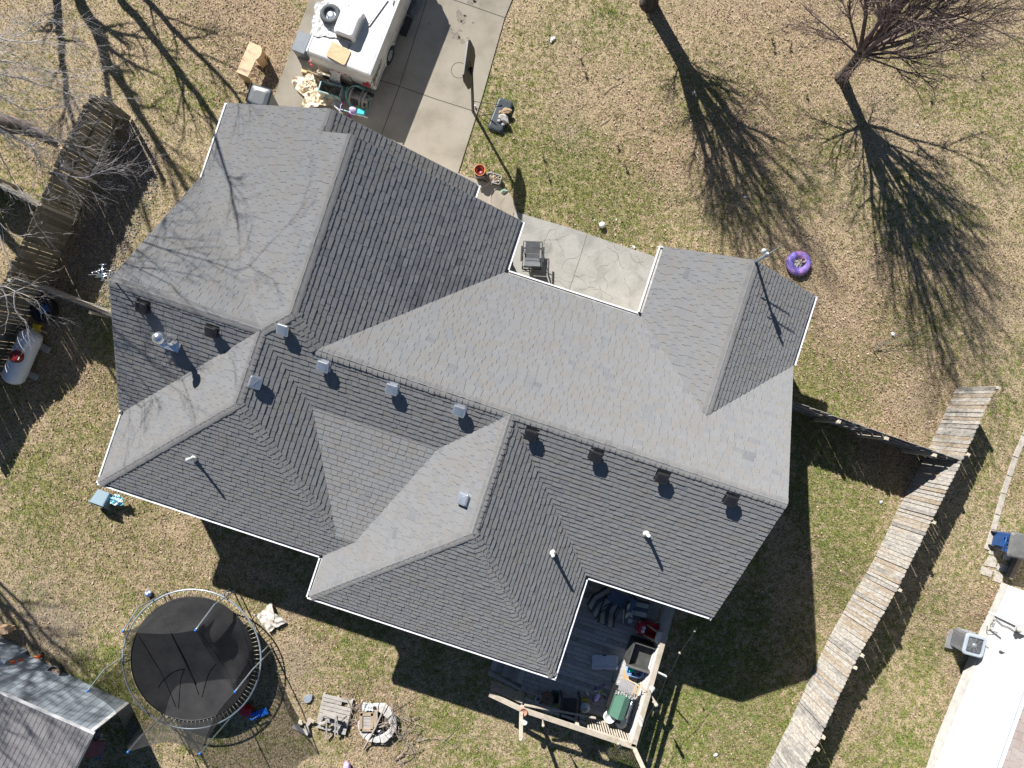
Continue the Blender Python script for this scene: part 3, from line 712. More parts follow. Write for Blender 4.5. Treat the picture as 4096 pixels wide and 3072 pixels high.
# ================================================================ FENCES
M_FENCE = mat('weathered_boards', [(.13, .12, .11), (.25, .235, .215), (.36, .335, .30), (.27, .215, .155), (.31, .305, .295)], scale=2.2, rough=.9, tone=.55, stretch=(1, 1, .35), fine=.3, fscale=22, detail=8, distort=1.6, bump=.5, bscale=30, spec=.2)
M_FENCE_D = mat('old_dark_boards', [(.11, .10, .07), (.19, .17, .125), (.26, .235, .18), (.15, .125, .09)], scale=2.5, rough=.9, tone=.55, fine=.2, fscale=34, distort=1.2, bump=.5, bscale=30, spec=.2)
M_POST = mat('pale_post', [(.42, .37, .29), (.56, .50, .40)], scale=8, rough=.9, fine=.15)
def fence(label, line, h, side, m=M_FENCE, posts=True, bw=.128, gaps=.009, seed=1, rails=(.25, .95, 1.55), lean=0.0, flip=None, jag=.03, post_h=None, every=2.4):
    """line: ground points; side=+1 puts rails and posts on the left of the direction of travel"""
    r = random.Random(seed); t_ = thing('wooden_fence', label, 'fence', line[0]); bd = MB(); rl = MB(); L0 = 0; plist = []
    for A, B in zip(line[:-1], line[1:]):
        A, B = Vector(A), Vector(B); d = (B - A); L_ = d.length; d.normalize(); nrm = Vector((-d.y, d.x, 0)) * side
        x = 0
        while x < L_ - .02:
            w_b = bw * r.uniform(.93, 1.05); w_b = min(w_b, L_ - x); sgn = flip(L0 + x) if flip else 1
            tilt = r.uniform(-.012, .012); dz = r.uniform(-jag, jag); off = r.uniform(-.006, .006)
            base_ = A + d * x + nrm * (off if sgn > 0 else .09 + off); top = base_ + UP * (h + dz) + d * tilt + nrm * (lean * h * -1)
            th = .018; c_ = .022; W = w_b - (gaps if r.random() < .8 else gaps * 2.6)
            a = base_ - UP * .04
            n2 = -nrm * th
            prof = [a, a + d * W, top + d * W - UP * c_ * 1.6, top + d * (W - c_), top + d * c_, top - UP * c_ * 1.6]
            vs = prof + [p + n2 for p in prof]
            bd.add(vs, [tuple(range(6)), tuple(range(11, 5, -1))] + [(i + 6, (i + 1) % 6 + 6, (i + 1) % 6, i) for i in range(6)], r.random())
            x += w_b
        for z in rails:
            rl.beam(A + UP * z + nrm * .035 - nrm * lean * z, B + UP * z + nrm * .035 - nrm * lean * z, .04, .09)
        k = 0.0
        while k < L_ + .01 and posts:
            plist.append((A + d * k + nrm * .10, nrm)); k += every
        L0 += L_
    bd.build('boards', m, t_); rl.build('rails', m, t_)
    for p_, nn in plist:
        b = MB(); b.beam(p_ + nn * 0.0 - UP * .1, p_ + UP * (post_h or h - .02) - nn * lean * h, .09, .09, up=nn); b.build('post', M_POST if m is M_FENCE else m, t_)
    return t_
fence('long weathered privacy fence leaning back along the right side, boards facing the house', [P(3829, 1551), P(3716, 1795), P(3590, 2045), P(3465, 2295), P(3303, 2582), P(3165, 2883), P(3040, 3130), P(2900, 3420)], 1.86, 1, seed=3, every=2.3, post_h=1.84, jag=.02)
fence('short fence from the house corner to the long right fence, seen nearly edge-on', [P(3085, 1606), P(3700, 1822)], 1.80, -1, seed=5, every=1.5, post_h=1.74)
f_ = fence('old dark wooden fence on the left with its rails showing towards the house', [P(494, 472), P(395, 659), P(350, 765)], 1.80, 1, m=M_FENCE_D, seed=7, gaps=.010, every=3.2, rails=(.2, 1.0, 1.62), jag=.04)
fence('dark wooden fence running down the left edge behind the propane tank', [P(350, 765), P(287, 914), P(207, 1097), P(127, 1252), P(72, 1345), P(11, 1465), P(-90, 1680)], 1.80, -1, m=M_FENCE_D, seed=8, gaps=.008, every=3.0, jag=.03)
fence('narrow sunlit side fence joining the dark left fence to the house gable', [P(197, 1146), P(600, 1306)], 1.80, -1, m=M_FENCE, seed=9, every=2.6, gaps=.010)
fence('fence stub leaving the left edge above the crossing branches', [P(300, 888), P(72, 763), P(-120, 660)], 1.80, -1, m=M_FENCE, seed=10, gaps=.01)
b = MB(); b.beam(P(405, 383, 1.86), P(519, 474, .05), .12, .05, up=HU); tag(b.build('loose_plank', M_FENCE_D), 'plank standing at the upper end of the dark left fence', 'plank')
b = MB(); b.beam(P(247, 660, 1.7), P(385, 732, .4), .09, .06, up=HU); tag(b.build('fence_brace', M_POST), 'pale brace post across the middle of the dark left fence', 'post')
# ================================================================ TREES
M_BARK = mat('dark_bark', [(.055, .045, .038), (.11, .09, .075), (.16, .135, .11)], scale=14, rough=.95, stretch=(1, 1, .3), bump=.8, bscale=40, spec=.1)
M_TWIG = mat('reddish_twigs', [(.12, .09, .08), (.22, .165, .145), (.32, .25, .23)], scale=6, rough=.9, tone=.6, spec=.1)
M_PALE = mat('pale_bark', [(.36, .32, .30), (.52, .48, .46), (.64, .60, .59)], scale=9, rough=.85, spec=.1)
def grow(mb, p, d, r, L_, depth, rd, spread=.5, upb=.15, kids=4, shrink=.62, rlim=.0028, wob=.12, bend=None):
    n = 5 if depth > 1 else 4; pts = [p]; rs_ = [r]; q = Vector(p); dd = Vector(d).normalized(); dirs = [dd.copy()]
    for i in range(n):
        dd = (dd + Vector((rd.gauss(0, wob), rd.gauss(0, wob), rd.gauss(0, wob * .6) + upb * .25))).normalized()
        if bend: dd = (dd + bend * .08).normalized()
        q = q + dd * (L_ / n); pts.append(q.copy()); rs_.append(max(rlim * .6, r * (1 - .72 * (i + 1) / n))); dirs.append(dd.copy())
    mb.tube(pts, rs_, 6 if r > .05 else (5 if r > .02 else 3), cap=False, col=rd.random())
    if depth <= 0: return
    for k in range(kids):
        f = rd.uniform(.22, .98) * n; i = min(n - 1, int(f)); fr = f - i
        pp = pts[i].lerp(pts[i + 1], fr); rr = rs_[i] * (1 - fr) + rs_[i + 1] * fr
        a = dirs[i].orthogonal().normalized(); a.rotate(Matrix.Rotation(rd.uniform(0, 6.283), 3, dirs[i]))
        nd = (dirs[i] * (1 - spread * .5) + a * spread * rd.uniform(.6, 1.2)).normalized()
        grow(mb, pp, nd, max(rlim, min(rr * .75, r * .55)), L_ * shrink * rd.uniform(.6, 1.1), depth - 1, rd, spread, upb, kids, shrink, rlim, wob, bend)
def pear_tree(name, label, base, fork, limbs, seed, tr_r=.19):
    """trunk from base to fork; limbs: list of (lean vector per metre, length, start fraction, radius)"""
    rd = random.Random(seed); t_ = thing(name, label, 'tree', base); tk = MB(); cr = MB()
    base = Vector(base); fork = Vector(fork)
    pts = [base - UP * .05, base + UP * .12, base.lerp(fork, .4), base.lerp(fork, .8), fork, fork + (fork - base) * .35]
    tk.tube(pts, [tr_r * 1.5, tr_r * 1.12, tr_r, tr_r * 1.0, tr_r * 1.05, tr_r * .55], 12); tk.build('trunk', M_BARK, t_)
    for (lx, ly, L_, f, r) in limbs:
        p = base.lerp(fork, f); d = Vector((lx, ly, 1))
        grow(cr, p, d, r, L_, 3, rd, spread=.46, upb=.16, kids=7, shrink=.50, wob=.085, rlim=.0034)
    cr.build('crown', M_TWIG, t_); return t_
def limbs_fan(n, sp, Lr, seed, r0=.075, fmin=.7):
    rd = random.Random(seed); out = []
    for i in range(n):
        a = i * 2.399 + rd.uniform(-.3, .3); s_ = sp * math.sqrt((i + .5) / n)
        out.append((math.cos(a) * s_, math.sin(a) * s_, rd.uniform(*Lr) * (1 - .3 * s_), rd.uniform(fmin, 1.02), r0 * rd.uniform(.7, 1.15)))
    return out
B2 = P(2596, 12); pear_tree('bare_tree', 'bare tree at the top middle, its trunk base just inside the frame', B2, B2 + Vector((.12, -.02, 1.75)), limbs_fan(16, .33, (4.2, 6.2), 4, .075) + [(-.9, -.1, 1.9, .95, .03), (.95, -.2, 2.3, .95, .035), (.6, .5, 2.2, .9, .03)], 21, .235)
B3 = P(3366, 312); pear_tree('bare_tree', 'bare tree with reddish twigs leaning into the upper right corner', B3, B3 + Vector((-.12, .03, 1.55)), limbs_fan(16, .36, (4.8, 7.2), 8, .066) + [(-1.6, .6, 2.9, .9, .04), (-1.1, 1.2, 3.2, .95, .045), (1.5, -.5, 3.4, .92, .05), (-.7, -.9, 2.0, .95, .03), (1.3, .5, 3.8, .9, .05), (.9, -1.4, 2.6, .95, .035), (1.6, -1.0, 3.0, 1.0, .04), (-.4, 1.4, 3.4, .98, .045)], 33, .165)
# big multi-stemmed tree beyond the top left corner: its stems throw the broad shadows over the lawn and roof
rd = random.Random(77)
TA = thing('bare_tree', 'large multi-stemmed bare tree beyond the top left corner, limbs shading the roof', 'tree', P(160, -360)); tk = MB(); cr = MB()
def plan(px, py, z): v = PA(px, py, 0); return Vector((v.x, v.y, z))
stems = [[(165, -355, -.1), (155, -340, 2), (145, -336, 4), (138, -400, 6), (128, -500, 8.5)], [(175, -350, .0), (311, -330, 2.0), (411, -277, 3.1), (508, -214, 4.4), (600, -160, 6.4), (640, -60, 8.6)],
         [(180, -360, .2), (395, -360, 2.2), (500, -317, 3.2), (600, -300, 4.5), (720, -240, 6.5)], [(160, -355, .1), (81, -318, 2.0), (10, -300, 3.2), (-68, -275, 4.6), (-90, -200, 6.8)],
         [(145, -336, 4.0), (230, -250, 5.4), (330, -120, 7.0), (420, 40, 8.6)], [(145, -330, 3.6), (90, -200, 5.4), (110, -60, 7.4)]]
for k, s_ in enumerate(stems):
    pts = [plan(q[0], q[1], q[2] * 1.12) for q in s_]; r0 = [.24, .15, .115, .16, .10, .10][k]; n = len(pts)
    fine = []
    for a, b_ in zip(pts[:-1], pts[1:]):
        for q in range(4): fine.append(a.lerp(b_, q / 4) + Vector((rd.gauss(0, .025), rd.gauss(0, .025), 0)))
    fine.append(pts[-1]); rr = [r0 * (1 - .68 * i / (len(fine) - 1)) for i in range(len(fine))]
    (tk if k == 0 else cr).tube(fine, rr, 8, cap=False)
    for i in range(len(fine) // 3, len(fine)):
        d = (fine[i] - fine[i - 1]).normalized(); a = d.orthogonal().normalized(); a.rotate(Matrix.Rotation(rd.uniform(0, 6.28), 3, d))
        grow(cr, fine[i], d * .7 + a * .6, max(.015, rr[i] * .45), rd.uniform(1.0, 2.1), 2, rd, spread=.55, upb=.1, kids=4, shrink=.55)
    grow(cr, fine[-1], (fine[-1] - fine[-2]), rr[-1], 2.2, 3, rd, spread=.5, kids=4)
tk.build('trunk', M_BARK, TA); cr.build('crown', M_BARK, TA)
# pale-branched tree reaching in from the left edge
TB = thing('bare_tree', 'pale grey bare tree whose drooping branches hang in over the left fence', 'tree', P(-420, 330)); tk = MB(); cr = MB(); rd = random.Random(5)
hub = plan(-300, 330, 4.2)
tk.tube([plan(-420, 330, -.1), plan(-400, 330, 1.6), plan(-360, 330, 3.0), hub, plan(-150, 380, 6.2), plan(40, 430, 8.0)], [.30, .24, .21, .17, .11, .06], 10, cap=False)
BR = [([(-260, 120, 7.3), (-80, 150, 6.8), (0, 157, 6.5), (93, 171, 6.2), (185, 153, 6.0), (264, 148, 5.9)], .022),
      ([(-250, 210, 7.2), (-60, 250, 6.6), (0, 175, 6.4), (110, 120, 6.2), (180, 60, 6.1), (250, 100, 5.9)], .016),
      ([(-260, 240, 7.0), (-90, 285, 6.6), (0, 296, 6.2), (125, 324, 5.9), (222, 361, 5.7), (324, 389, 5.5)], .022),
      ([(-260, 300, 7.0), (-90, 340, 6.5), (0, 384, 6.0), (93, 440, 5.7), (176, 440, 5.5), (240, 426, 5.4)], .024),
      ([(-260, 330, 7.2), (-80, 200, 6.9), (0, 240, 6.6), (90, 252, 6.3), (200, 285, 6.0), (330, 300, 5.8)], .016),
      ([(-270, 400, 6.6), (-90, 470, 6.0), (0, 514, 5.7), (69, 555, 5.5), (125, 583, 5.3), (162, 657, 5.1), (245, 700, 4.9), (296, 780, 4.7)], .028),
      ([(125, 583, 5.3), (180, 560, 5.2), (270, 575, 5.1), (350, 590, 5.0)], .012), ([(245, 700, 4.9), (330, 712, 4.9), (400, 690, 4.9), (458, 667, 4.9)], .012),
      ([(-260, 380, 6.8), (-60, 420, 6.3), (0, 450, 6.0), (110, 505, 5.7), (230, 560, 5.5), (260, 520, 5.4)], .014),
      ([(-260, 500, 6.4), (-80, 590, 5.8), (0, 610, 5.5), (40, 700, 5.2), (110, 800, 5.0), (150, 905, 4.8)], .018),
      ([(-250, 640, 6.2), (-90, 720, 5.6), (0, 740, 5.3), (60, 770, 5.1), (130, 780, 5.0), (200, 800, 4.9)], .014),
      ([(-250, 800, 6.0), (-90, 850, 5.5), (-20, 870, 5.2), (50, 950, 5.0), (95, 945, 4.9), (150, 930, 4.8)], .016), ([(-20, 870, 5.2), (20, 1000, 5.0), (45, 1070, 4.9), (40, 1130, 4.8)], .012),
      ([(-240, 1040, 5.8), (-90, 1110, 5.3), (0, 1140, 5.1), (60, 1165, 5.0), (150, 1200, 4.8), (170, 1250, 4.7)], .018), ([(0, 1140, 5.1), (28, 1200, 5.0), (30, 1280, 4.8), (20, 1330, 4.7)], .014),
      ([(60, 1165, 5.0), (60, 1240, 4.9), (112, 1300, 4.8), (115, 1330, 4.7), (100, 1350, 4.6)], .013), ([(-80, 1180, 5.4), (0, 1190, 5.2), (100, 1150, 5.0), (155, 1130, 4.9)], .012)]
for bi, (pl, r0) in enumerate(BR):
    pts = [P(*q) for q in pl]
    fine = []
    for a, b_ in zip(pts[:-1], pts[1:]):
        for q in range(3): fine.append(a.lerp(b_, q / 3) + Vector((rd.gauss(0, .012), rd.gauss(0, .012), rd.gauss(0, .012))))
    fine.append(pts[-1]); n = len(fine)
    if len(pl) > 4 and pl[0][0] < 0: cr.tube([plan(-150, 380, 6.2), (plan(-150, 380, 6.2) + pts[0]) / 2 + UP * .5, pts[0]], [.06, .05, r0 * 1.6], 6, cap=False)
    rr = [r0 * 1.05 * (1 - .85 * i / (n - 1)) + .003 for i in range(n)]
    cr.tube(fine, rr, 5, cap=False)
    for i in range(2, n):
        d = (fine[i] - fine[i - 1]).normalized()
        for k in range(2 if bi < 9 else (i % 2)):
            a = d.orthogonal().normalized(); a.rotate(Matrix.Rotation(rd.uniform(0, 6.28), 3, d))
            grow(cr, fine[i], d * .9 + a * .55, max(.0035, rr[i] * .45), rd.uniform(.5, 1.35) * (1 if bi < 9 else .65), 2 if rd.random() < .5 else 1, rd, spread=.5, upb=-.12, kids=3, shrink=.5, rlim=.0025)
# the rest of its crown rises above the house corner and dapples the roof
for (x, y, z) in ((560, 420, 9.2), (700, 640, 9.6), (480, 640, 8.8), (360, 300, 9.4), (640, 860, 9.2), (820, 420, 10.4), (430, 900, 8.6), (250, 700, 8.6)):
    a = plan(-150, 380, 6.2); e_ = plan(x, y, z); pts = [a.lerp(e_, q / 8) + Vector((rd.gauss(0, .08), rd.gauss(0, .08), math.sin(q / 8 * 3.14) * .7)) for q in range(9)]
    rr = [.055 * (1 - .75 * q / 8) for q in range(9)]; cr.tube(pts, rr, 6, cap=False)
    for i in range(4, 9):
        d = (pts[i] - pts[i - 1]).normalized()
        for k in range(2):
            q_ = d.orthogonal().normalized(); q_.rotate(Matrix.Rotation(rd.uniform(0, 6.28), 3, d)); grow(cr, pts[i], d * .8 + q_ * .6, max(.012, rr[i] * .6), rd.uniform(1.2, 2.2), 2, rd, spread=.5, upb=.05, kids=4, shrink=.5, rlim=.005)
tk.build('trunk', M_PALE, TB); cr.build('crown', M_PALE, TB)

TC = thing('bare_tree', 'bare tree beyond the left edge whose branch shadows dapple the shed roof', 'tree', plan(-620, 1500, -.4)); tk = MB(); cr = MB(); rd = random.Random(15)
tk.tube([plan(-620, 1500, -.6), plan(-610, 1500, 2), plan(-590, 1500, 4)], [.26, .2, .15], 8, cap=False)
for k in range(13):
    e_ = plan(rd.uniform(-620, -160), rd.uniform(1560, 2100), rd.uniform(7.5, 9.5)); a = plan(-590, 1500, rd.uniform(3, 4)); pts = [a.lerp(e_, q / 7) + Vector((rd.gauss(0, .1), rd.gauss(0, .1), math.sin(q / 7 * 3.14) * .5)) for q in range(8)]
    rr = [.075 * (1 - .7 * q / 7) for q in range(8)]; cr.tube(pts, rr, 5, cap=False)
    for i in range(3, 8):
        d = (pts[i] - pts[i - 1]).normalized()
        for _ in range(2): q_ = d.orthogonal().normalized(); q_.rotate(Matrix.Rotation(rd.uniform(0, 6.28), 3, d)); grow(cr, pts[i], d * .8 + q_ * .6, max(.018, rr[i] * .6), rd.uniform(1.2, 2.2), 2, rd, spread=.5, upb=.05, kids=4, shrink=.5, rlim=.009)
tk.build('trunk', M_BARK, TC); cr.build('crown', M_BARK, TC)
# ================================================================ OBJECTS
def rrect(sx, sy, r, n=5):
    out = []
    for cx, cy, a0 in ((sx / 2 - r, sy / 2 - r, 0), (-sx / 2 + r, sy / 2 - r, 90), (-sx / 2 + r, -sy / 2 + r, 180), (sx / 2 - r, -sy / 2 + r, 270)):
        for q in range(n): t = math.radians(a0 + q * 90 / (n - 1)); out.append((cx + r * math.cos(t), cy + r * math.sin(t)))
    return out
def loft(mb, rings, close0=True, close1=True, col=None, smooth=False):
    """rings: list of (list of (x,y), z) with equal counts"""
    n = len(rings[0][0]); vs = []; fs = []
    for pl, z in rings: vs += [(x, y, z) for x, y in pl]
    for k in range(len(rings) - 1):
        for i in range(n): fs.append((k * n + i, k * n + (i + 1) % n, (k + 1) * n + (i + 1) % n, (k + 1) * n + i))
    if close0: fs.append(tuple(range(n - 1, -1, -1)))
    if close1: fs.append(tuple((len(rings) - 1) * n + i for i in range(n)))
    mb.add(vs, fs, col, smooth); return mb
def rbox(mb, c, s, r=.03, b=.015, col=None, taper=0.0):
    sh_ = lambda pl: [(x + c[0], y + c[1]) for x, y in pl]; z0, z1 = c[2] - s[2] / 2, c[2] + s[2] / 2
    R_ = lambda k: rrect(s[0] - 2 * k, s[1] - 2 * k, max(.001, r - k))
    return loft(mb, [(sh_(R_(b)), z0), (sh_(R_(0)), z0 + b), (sh_(R_(taper)), z1 - b), (sh_(R_(taper + b)), z1)], col=col)
def frame_at(o, ang): return Matrix.Translation(o) @ Matrix.Rotation(ang, 4, 'Z')
def pang(x0, y0, x1, y1): return math.atan2(-(y1 - y0), x1 - x0)
def build(name, mb, m, parent=None): return mb.build(name, m, parent)
def ray_hit(px, py, p0, n):
    o = Vector((0, 0, CAM_H)); d = PA(px, py, 0) - o; t = (Vector(p0) - o).dot(n) / d.dot(n); return o + d * t
M_RUB = solid('black_rubber', (.025, .025, .027), rough=.75, var=.3, scale=20)
M_BLKP = solid('black_plastic', (.03, .032, .036), rough=.45, var=.25, scale=10)
M_DKP = mat('charcoal_plastic', [(.035, .045, .055), (.06, .075, .09)], scale=6, rough=.4)
M_WP = mat('aged_white_panel', [(.46, .45, .425), (.57, .565, .545), (.63, .63, .615)], scale=2.0, rough=.45, fine=.05, detail=8)
M_WHP = solid('white_plastic', (.68, .68, .665), rough=.4, var=.05)
M_RED = solid('red_plastic', (.45, .02, .03), rough=.35, var=.1)
M_STEEL = solid('grey_steel', (.32, .35, .38), rough=.4, metal=.6, var=.15)
M_BLACKM = solid('black_paint', (.02, .02, .022), rough=.5, var=.2)
M_WOOD = mat('varnished_wood', [(.42, .25, .11), (.55, .36, .18), (.60, .42, .23)], scale=3, rough=.55, stretch=(1, 4, 1), distort=1.5, detail=6)
M_TANP = mat('tan_laminate', [(.52, .33, .17), (.62, .42, .24)], scale=1.5, rough=.5, detail=6, fine=.05)
M_ROCK = mat('pale_rock', [(.32, .30, .27), (.50, .48, .45), (.62, .60, .57)], scale=9, rough=.95, bump=.6, bscale=25)
M_ROCK2 = mat('tan_rock', [(.45, .30, .18), (.60, .46, .30)], scale=9, rough=.95, bump=.6, bscale=25)
M_TARP = mat('white_tarp', [(.52, .515, .51), (.64, .635, .63)], scale=5, rough=.6)
M_CARD = mat('crumpled_paper', [(.52, .40, .26), (.66, .55, .40), (.78, .74, .68)], scale=4, rough=.85, detail=7)
# ---------------------------------------------------------------- pop-up camper
BL, BR_ = PA(1220, 209, 1.5), PA(1479, 308, 1.5); wx = (BR_ - BL); W_ = wx.length; ca_ = math.atan2(wx.y, wx.x)
camper = thing('popup_camper', 'folded white pop-up camper trailer parked on the driveway, cut by the top edge', 'camper trailer', (BL.x, BL.y, 0))
CT = frame_at((BL.x, BL.y, 0), ca_); LEN = 4.3
cx, cy = W_ / 2, LEN / 2
def CM(): b = MB(); b.T = CT; return b
b = CM(); sh2 = lambda pl: [(x + cx, y + cy) for x, y in pl]
loft(b, [(sh2(rrect(W_ + .0, LEN, .09, 6)), .93), (sh2(rrect(W_ + .03, LEN + .03, .09, 6)), .95), (sh2(rrect(W_ + .03, LEN + .03, .09, 6)), 1.0), (sh2(rrect(W_, LEN, .09, 6)), 1.01), (sh2(rrect(W_, LEN, .09, 6)), 1.38), (sh2(rrect(W_ - .03, LEN - .05, .09, 6)), 1.45), (sh2(rrect(W_ - .10, LEN - .14, .09, 6)), 1.49), (sh2(rrect(W_ - .22, LEN - .26, .09, 6)), 1.50)], smooth=False)
rf_ = b.build('roof', M_WP, camper)
b = CM(); b.box((W_ - .028, cy, 1.497), (.05, LEN - .1, .02)); b.box((.028, cy, 1.497), (.05, LEN - .1, .02)); b.build('roof_rail', M_ALU, rf_)
b = CM(); rbox(b, (cx, cy + .02, .65), (W_ - .12, LEN - .1, .58), .05, .02); body = b.build('body', M_WP, camper)
b = CM(); b.box((W_ - .052, cy, .78), (.012, LEN - .3, .035)); b.box((W_ - .052, cy, .50), (.012, LEN - .3, .025)); b.box((W_ - .052, 2.75, .64), (.014, .03, .5)); b.box((W_ - .052, 2.0, .64), (.014, .03, .5)); b.build('trim_strip', solid('taupe_trim', (.40, .37, .35), rough=.4), body)
b = CM(); b.box((.72, -.035 + .06, .60), (1.1, .02, .5)); b.build('rear_panel', mat('stone_print', [(.16, .15, .15), (.32, .30, .29), (.44, .41, .39)], scale=7, rough=.8, stretch=(1, 1, 3)), body)
b = CM(); b.box((cx, cy, .36), (W_ - .5, LEN - .2, .1)); b.box((cx, -.12, .40), (W_ - .1, .08, .08)); b.build('chassis', M_BLACKM, camper)
rp = CT @ Vector((0, -.02, 0)); rn = CT.to_3x3() @ Vector((0, -1, 0)); sp_ = CT @ Vector((W_ + .016, 0, 0)); sn = CT.to_3x3() @ Vector((1, 0, 0))
def cpx(x, y): return (1180 + x * .2351, y * .2351)
for (x, y) in ((255, 1046), (632, 1188), (745, 1230), (858, 1271), (1235, 1405)):
    q = ray_hit(*cpx(x, y), rp, rn); b = MB(); b.T = frame_at(q, ca_); rbox(b, (0, 0, 0), (.10, .03, .03), .012, .004); b.build('marker_light', M_RED, camper)
for q, s_ in ((ray_hit(*cpx(1215, 1445), CT @ Vector((0, .03, 0)), rn), (.24, .05, .12)), (ray_hit(*cpx(282, 1112), CT @ Vector((0, .03, 0)), rn), (.08, .05, .14))):
    b = MB(); b.T = frame_at(q, ca_); rbox(b, (0, 0, 0), s_, .02, .01); b.build('tail_light', M_RED, camper)
q = ray_hit(*cpx(1350, 1437), sp_, sn); b = MB(); b.T = frame_at(q, ca_); b.box((0, 0, 0), (.02, .12, .04)); b.build('side_marker', M_RED, camper)
q = ray_hit(*cpx(1650, 510), sp_, sn); b = MB(); b.T = frame_at(q, ca_); b.box((-.03, 0, 0), (.02, .14, .07)); b.build('side_marker', solid('orange_lens', (.65, .16, .02), rough=.3), camper)
yw = (CT.inverted() @ PA(1556, 219, .36)).y
for xx in (W_ - .10, .10):
    b = CM(); c = Vector((xx, yw, .34)); b.T = CT; b.ring(c, .24, .085, 28, 10, nrm=Vector((1, 0, 0)), sq=.95); wl = b.build('wheel', M_RUB, camper)
    b = CM(); sg = 1 if xx > 1 else -1; b.lathe(c + Vector((sg * .03, 0, 0)), [(.17, -.02), (.17, .035), (.13, .03), (.10, .0), (.05, .03), (.001, .04)], 24, nrm=Vector((sg, 0, 0)))
    for k in range(5): a = k * 1.2566; b.beam(c + Vector((sg * .06, math.cos(a) * .05, math.sin(a) * .05)), c + Vector((sg * .06, math.cos(a) * .16, math.sin(a) * .16)), .05, .02, up=(1, 0, 0))
    b.build('rim', M_ALU, wl)
b = CM()
for k in range(15): a = math.pi * k / 14; a2 = math.pi * (k + 1) / 14; r_ = .37; b.beam((W_ - .045, yw + math.cos(a) * r_, .36 + math.sin(a) * r_), (W_ - .045, yw + math.cos(a2) * r_, .36 + math.sin(a2) * r_), .035, .03, up=(1, 0, 0)) if k < 14 else None
b.build('wheel_arch', M_WHP, body)
b = CM(); b.box((W_ + .09, yw + 1.05, .35), (.22, .62, .06)); b.box((W_ + .0, yw + 1.05, .30), (.1, .5, .05)); b.build('entry_step', M_BLACKM, camper)
# lettering on the side of the roof cap near the rear corner
def lettering(txt, size, o, xdir, ydir, m, parent, name='lettering', shear=0.0, ext=.002):
    cu = bpy.data.curves.new('txt', 'FONT'); cu.body = txt; cu.size = size; cu.extrude = ext; cu.shear = shear; cu.align_x = 'CENTER'; cu.align_y = 'CENTER'
    ob = bpy.data.objects.new('txt', cu); C.objects.link(ob); dg = bpy.context.evaluated_depsgraph_get(); me = bpy.data.meshes.new_from_object(ob.evaluated_get(dg))
    bpy.data.objects.remove(ob); bpy.data.curves.remove(cu)
    xd = Vector(xdir).normalized(); yd = (Vector(ydir) - xd * xd.dot(Vector(ydir))).normalized(); zd = xd.cross(yd)
    off = wloc(parent)
    for v in me.vertices: q = Vector(o) + xd * v.co.x + yd * v.co.y + zd * v.co.z - off; v.co = q
    me.materials.clear(); me.materials.append(m); ob = bpy.data.objects.new(name, me); C.objects.link(ob); ob.parent = parent; return ob
q = ray_hit(*cpx(1368, 1292), sp_, sn)
lettering('Clipper', .34, q + sn * .004, CT.to_3x3() @ Vector((0, 1, 0)), UP, M_BLACKM, rf_, shear=.3)
# rooftop air conditioner: shroud with slotted side and open front
acc = PA(1398, 92, 1.66); b = MB(); b.T = frame_at((acc.x, acc.y, 1.5), ca_)
def ring_pts(w, l0, l1, n=7):
    pts = rrect(w, l1 - l0, .10, n); return [(x, y + (l0 + l1) / 2) for x, y in pts]
loft(b, [(ring_pts(.66, -.46, .46), 0), (ring_pts(.68, -.47, .47), .04), (ring_pts(.68, -.47, .45), .20), (ring_pts(.64, -.46, .34), .29), (ring_pts(.54, -.42, .22), .33), (ring_pts(.40, -.36, .10), .34)])
acu = b.build('air_conditioner', M_WHP, rf_)
b = MB(); b.T = frame_at((acc.x, acc.y, 1.5), ca_)
for k in range(13):
    for j in range(3): b.box((.341, -.36 + k * .052, .075 + j * .055), (.006, .022, .035), rx=.3)
b.box((0, -.472, .12), (.48, .01, .15)); b.build('vent_grille', solid('dark_grille', (.09, .09, .085), rough=.6), acu)
b = MB(); b.T = frame_at((acc.x, acc.y, 1.5), ca_); b.tube([(.12, -.36, .343), (.13, -.05, .343), (.16, .12, .335), (.26, .25, .29)], .006, 4); b.build('moulding_line', solid('pale_grey_line', (.55, .55, .55)), acu)
b = CM()
for (x, y, sx, sy) in ((1.02, .50, .36, .44), (1.42, .62, .50, .62)): b.box((x + .0, y, 1.502), (sx, sy, .006))
b.build('roof_patch', mat('cream_patch', [(.60, .58, .50), (.70, .68, .61)], scale=5, rough=.6), rf_)
# things lying on the camper roof
c = PA(1318, 72, 1.53); b = MB(); b.cloth((c.x - .03, c.y - .05, 1.503), .95, 1.05, ca_ + .2, 60, 60, .026, 3, 6.5, .22); tag(b.build('white_tarp', M_TARP), 'crumpled white tarp under the spare wheel on the camper roof', 'tarp')
c = PA(1322, 58, 1.64); wh = thing('spare_wheel', 'spare wheel with white spoked rim lying on the camper roof', 'wheel', (c.x, c.y, 1.56))
b = MB(); b.ring((c.x, c.y, 1.64), .235, .085, 36, 12, sq=1.0); b.build('tyre', solid('grey_tyre', (.07, .08, .085), rough=.7, scale=12), wh)
b = MB(); b.lathe((c.x, c.y, 1.62), [(.18, .05), (.175, .02), (.16, -.01), (.10, .015), (.06, .04), (.03, .03), (.001, .03)], 28); rim = b.build('rim', solid('silver_blue_rim', (.62, .66, .74), rough=.3, metal=.5), wh)
b = MB()
for k in range(8): a = k * .785; b.lathe((c.x + .105 * math.cos(a), c.y + .105 * math.sin(a), 1.652), [(.020, 0), (.001, .001)], 8)
for k in range(5): a = k * 1.2566; b.lathe((c.x + .05 * math.cos(a), c.y + .05 * math.sin(a), 1.662), [(.009, 0), (.001, .004)], 6)
b.build('rim_hole', M_BLACKM, rim)
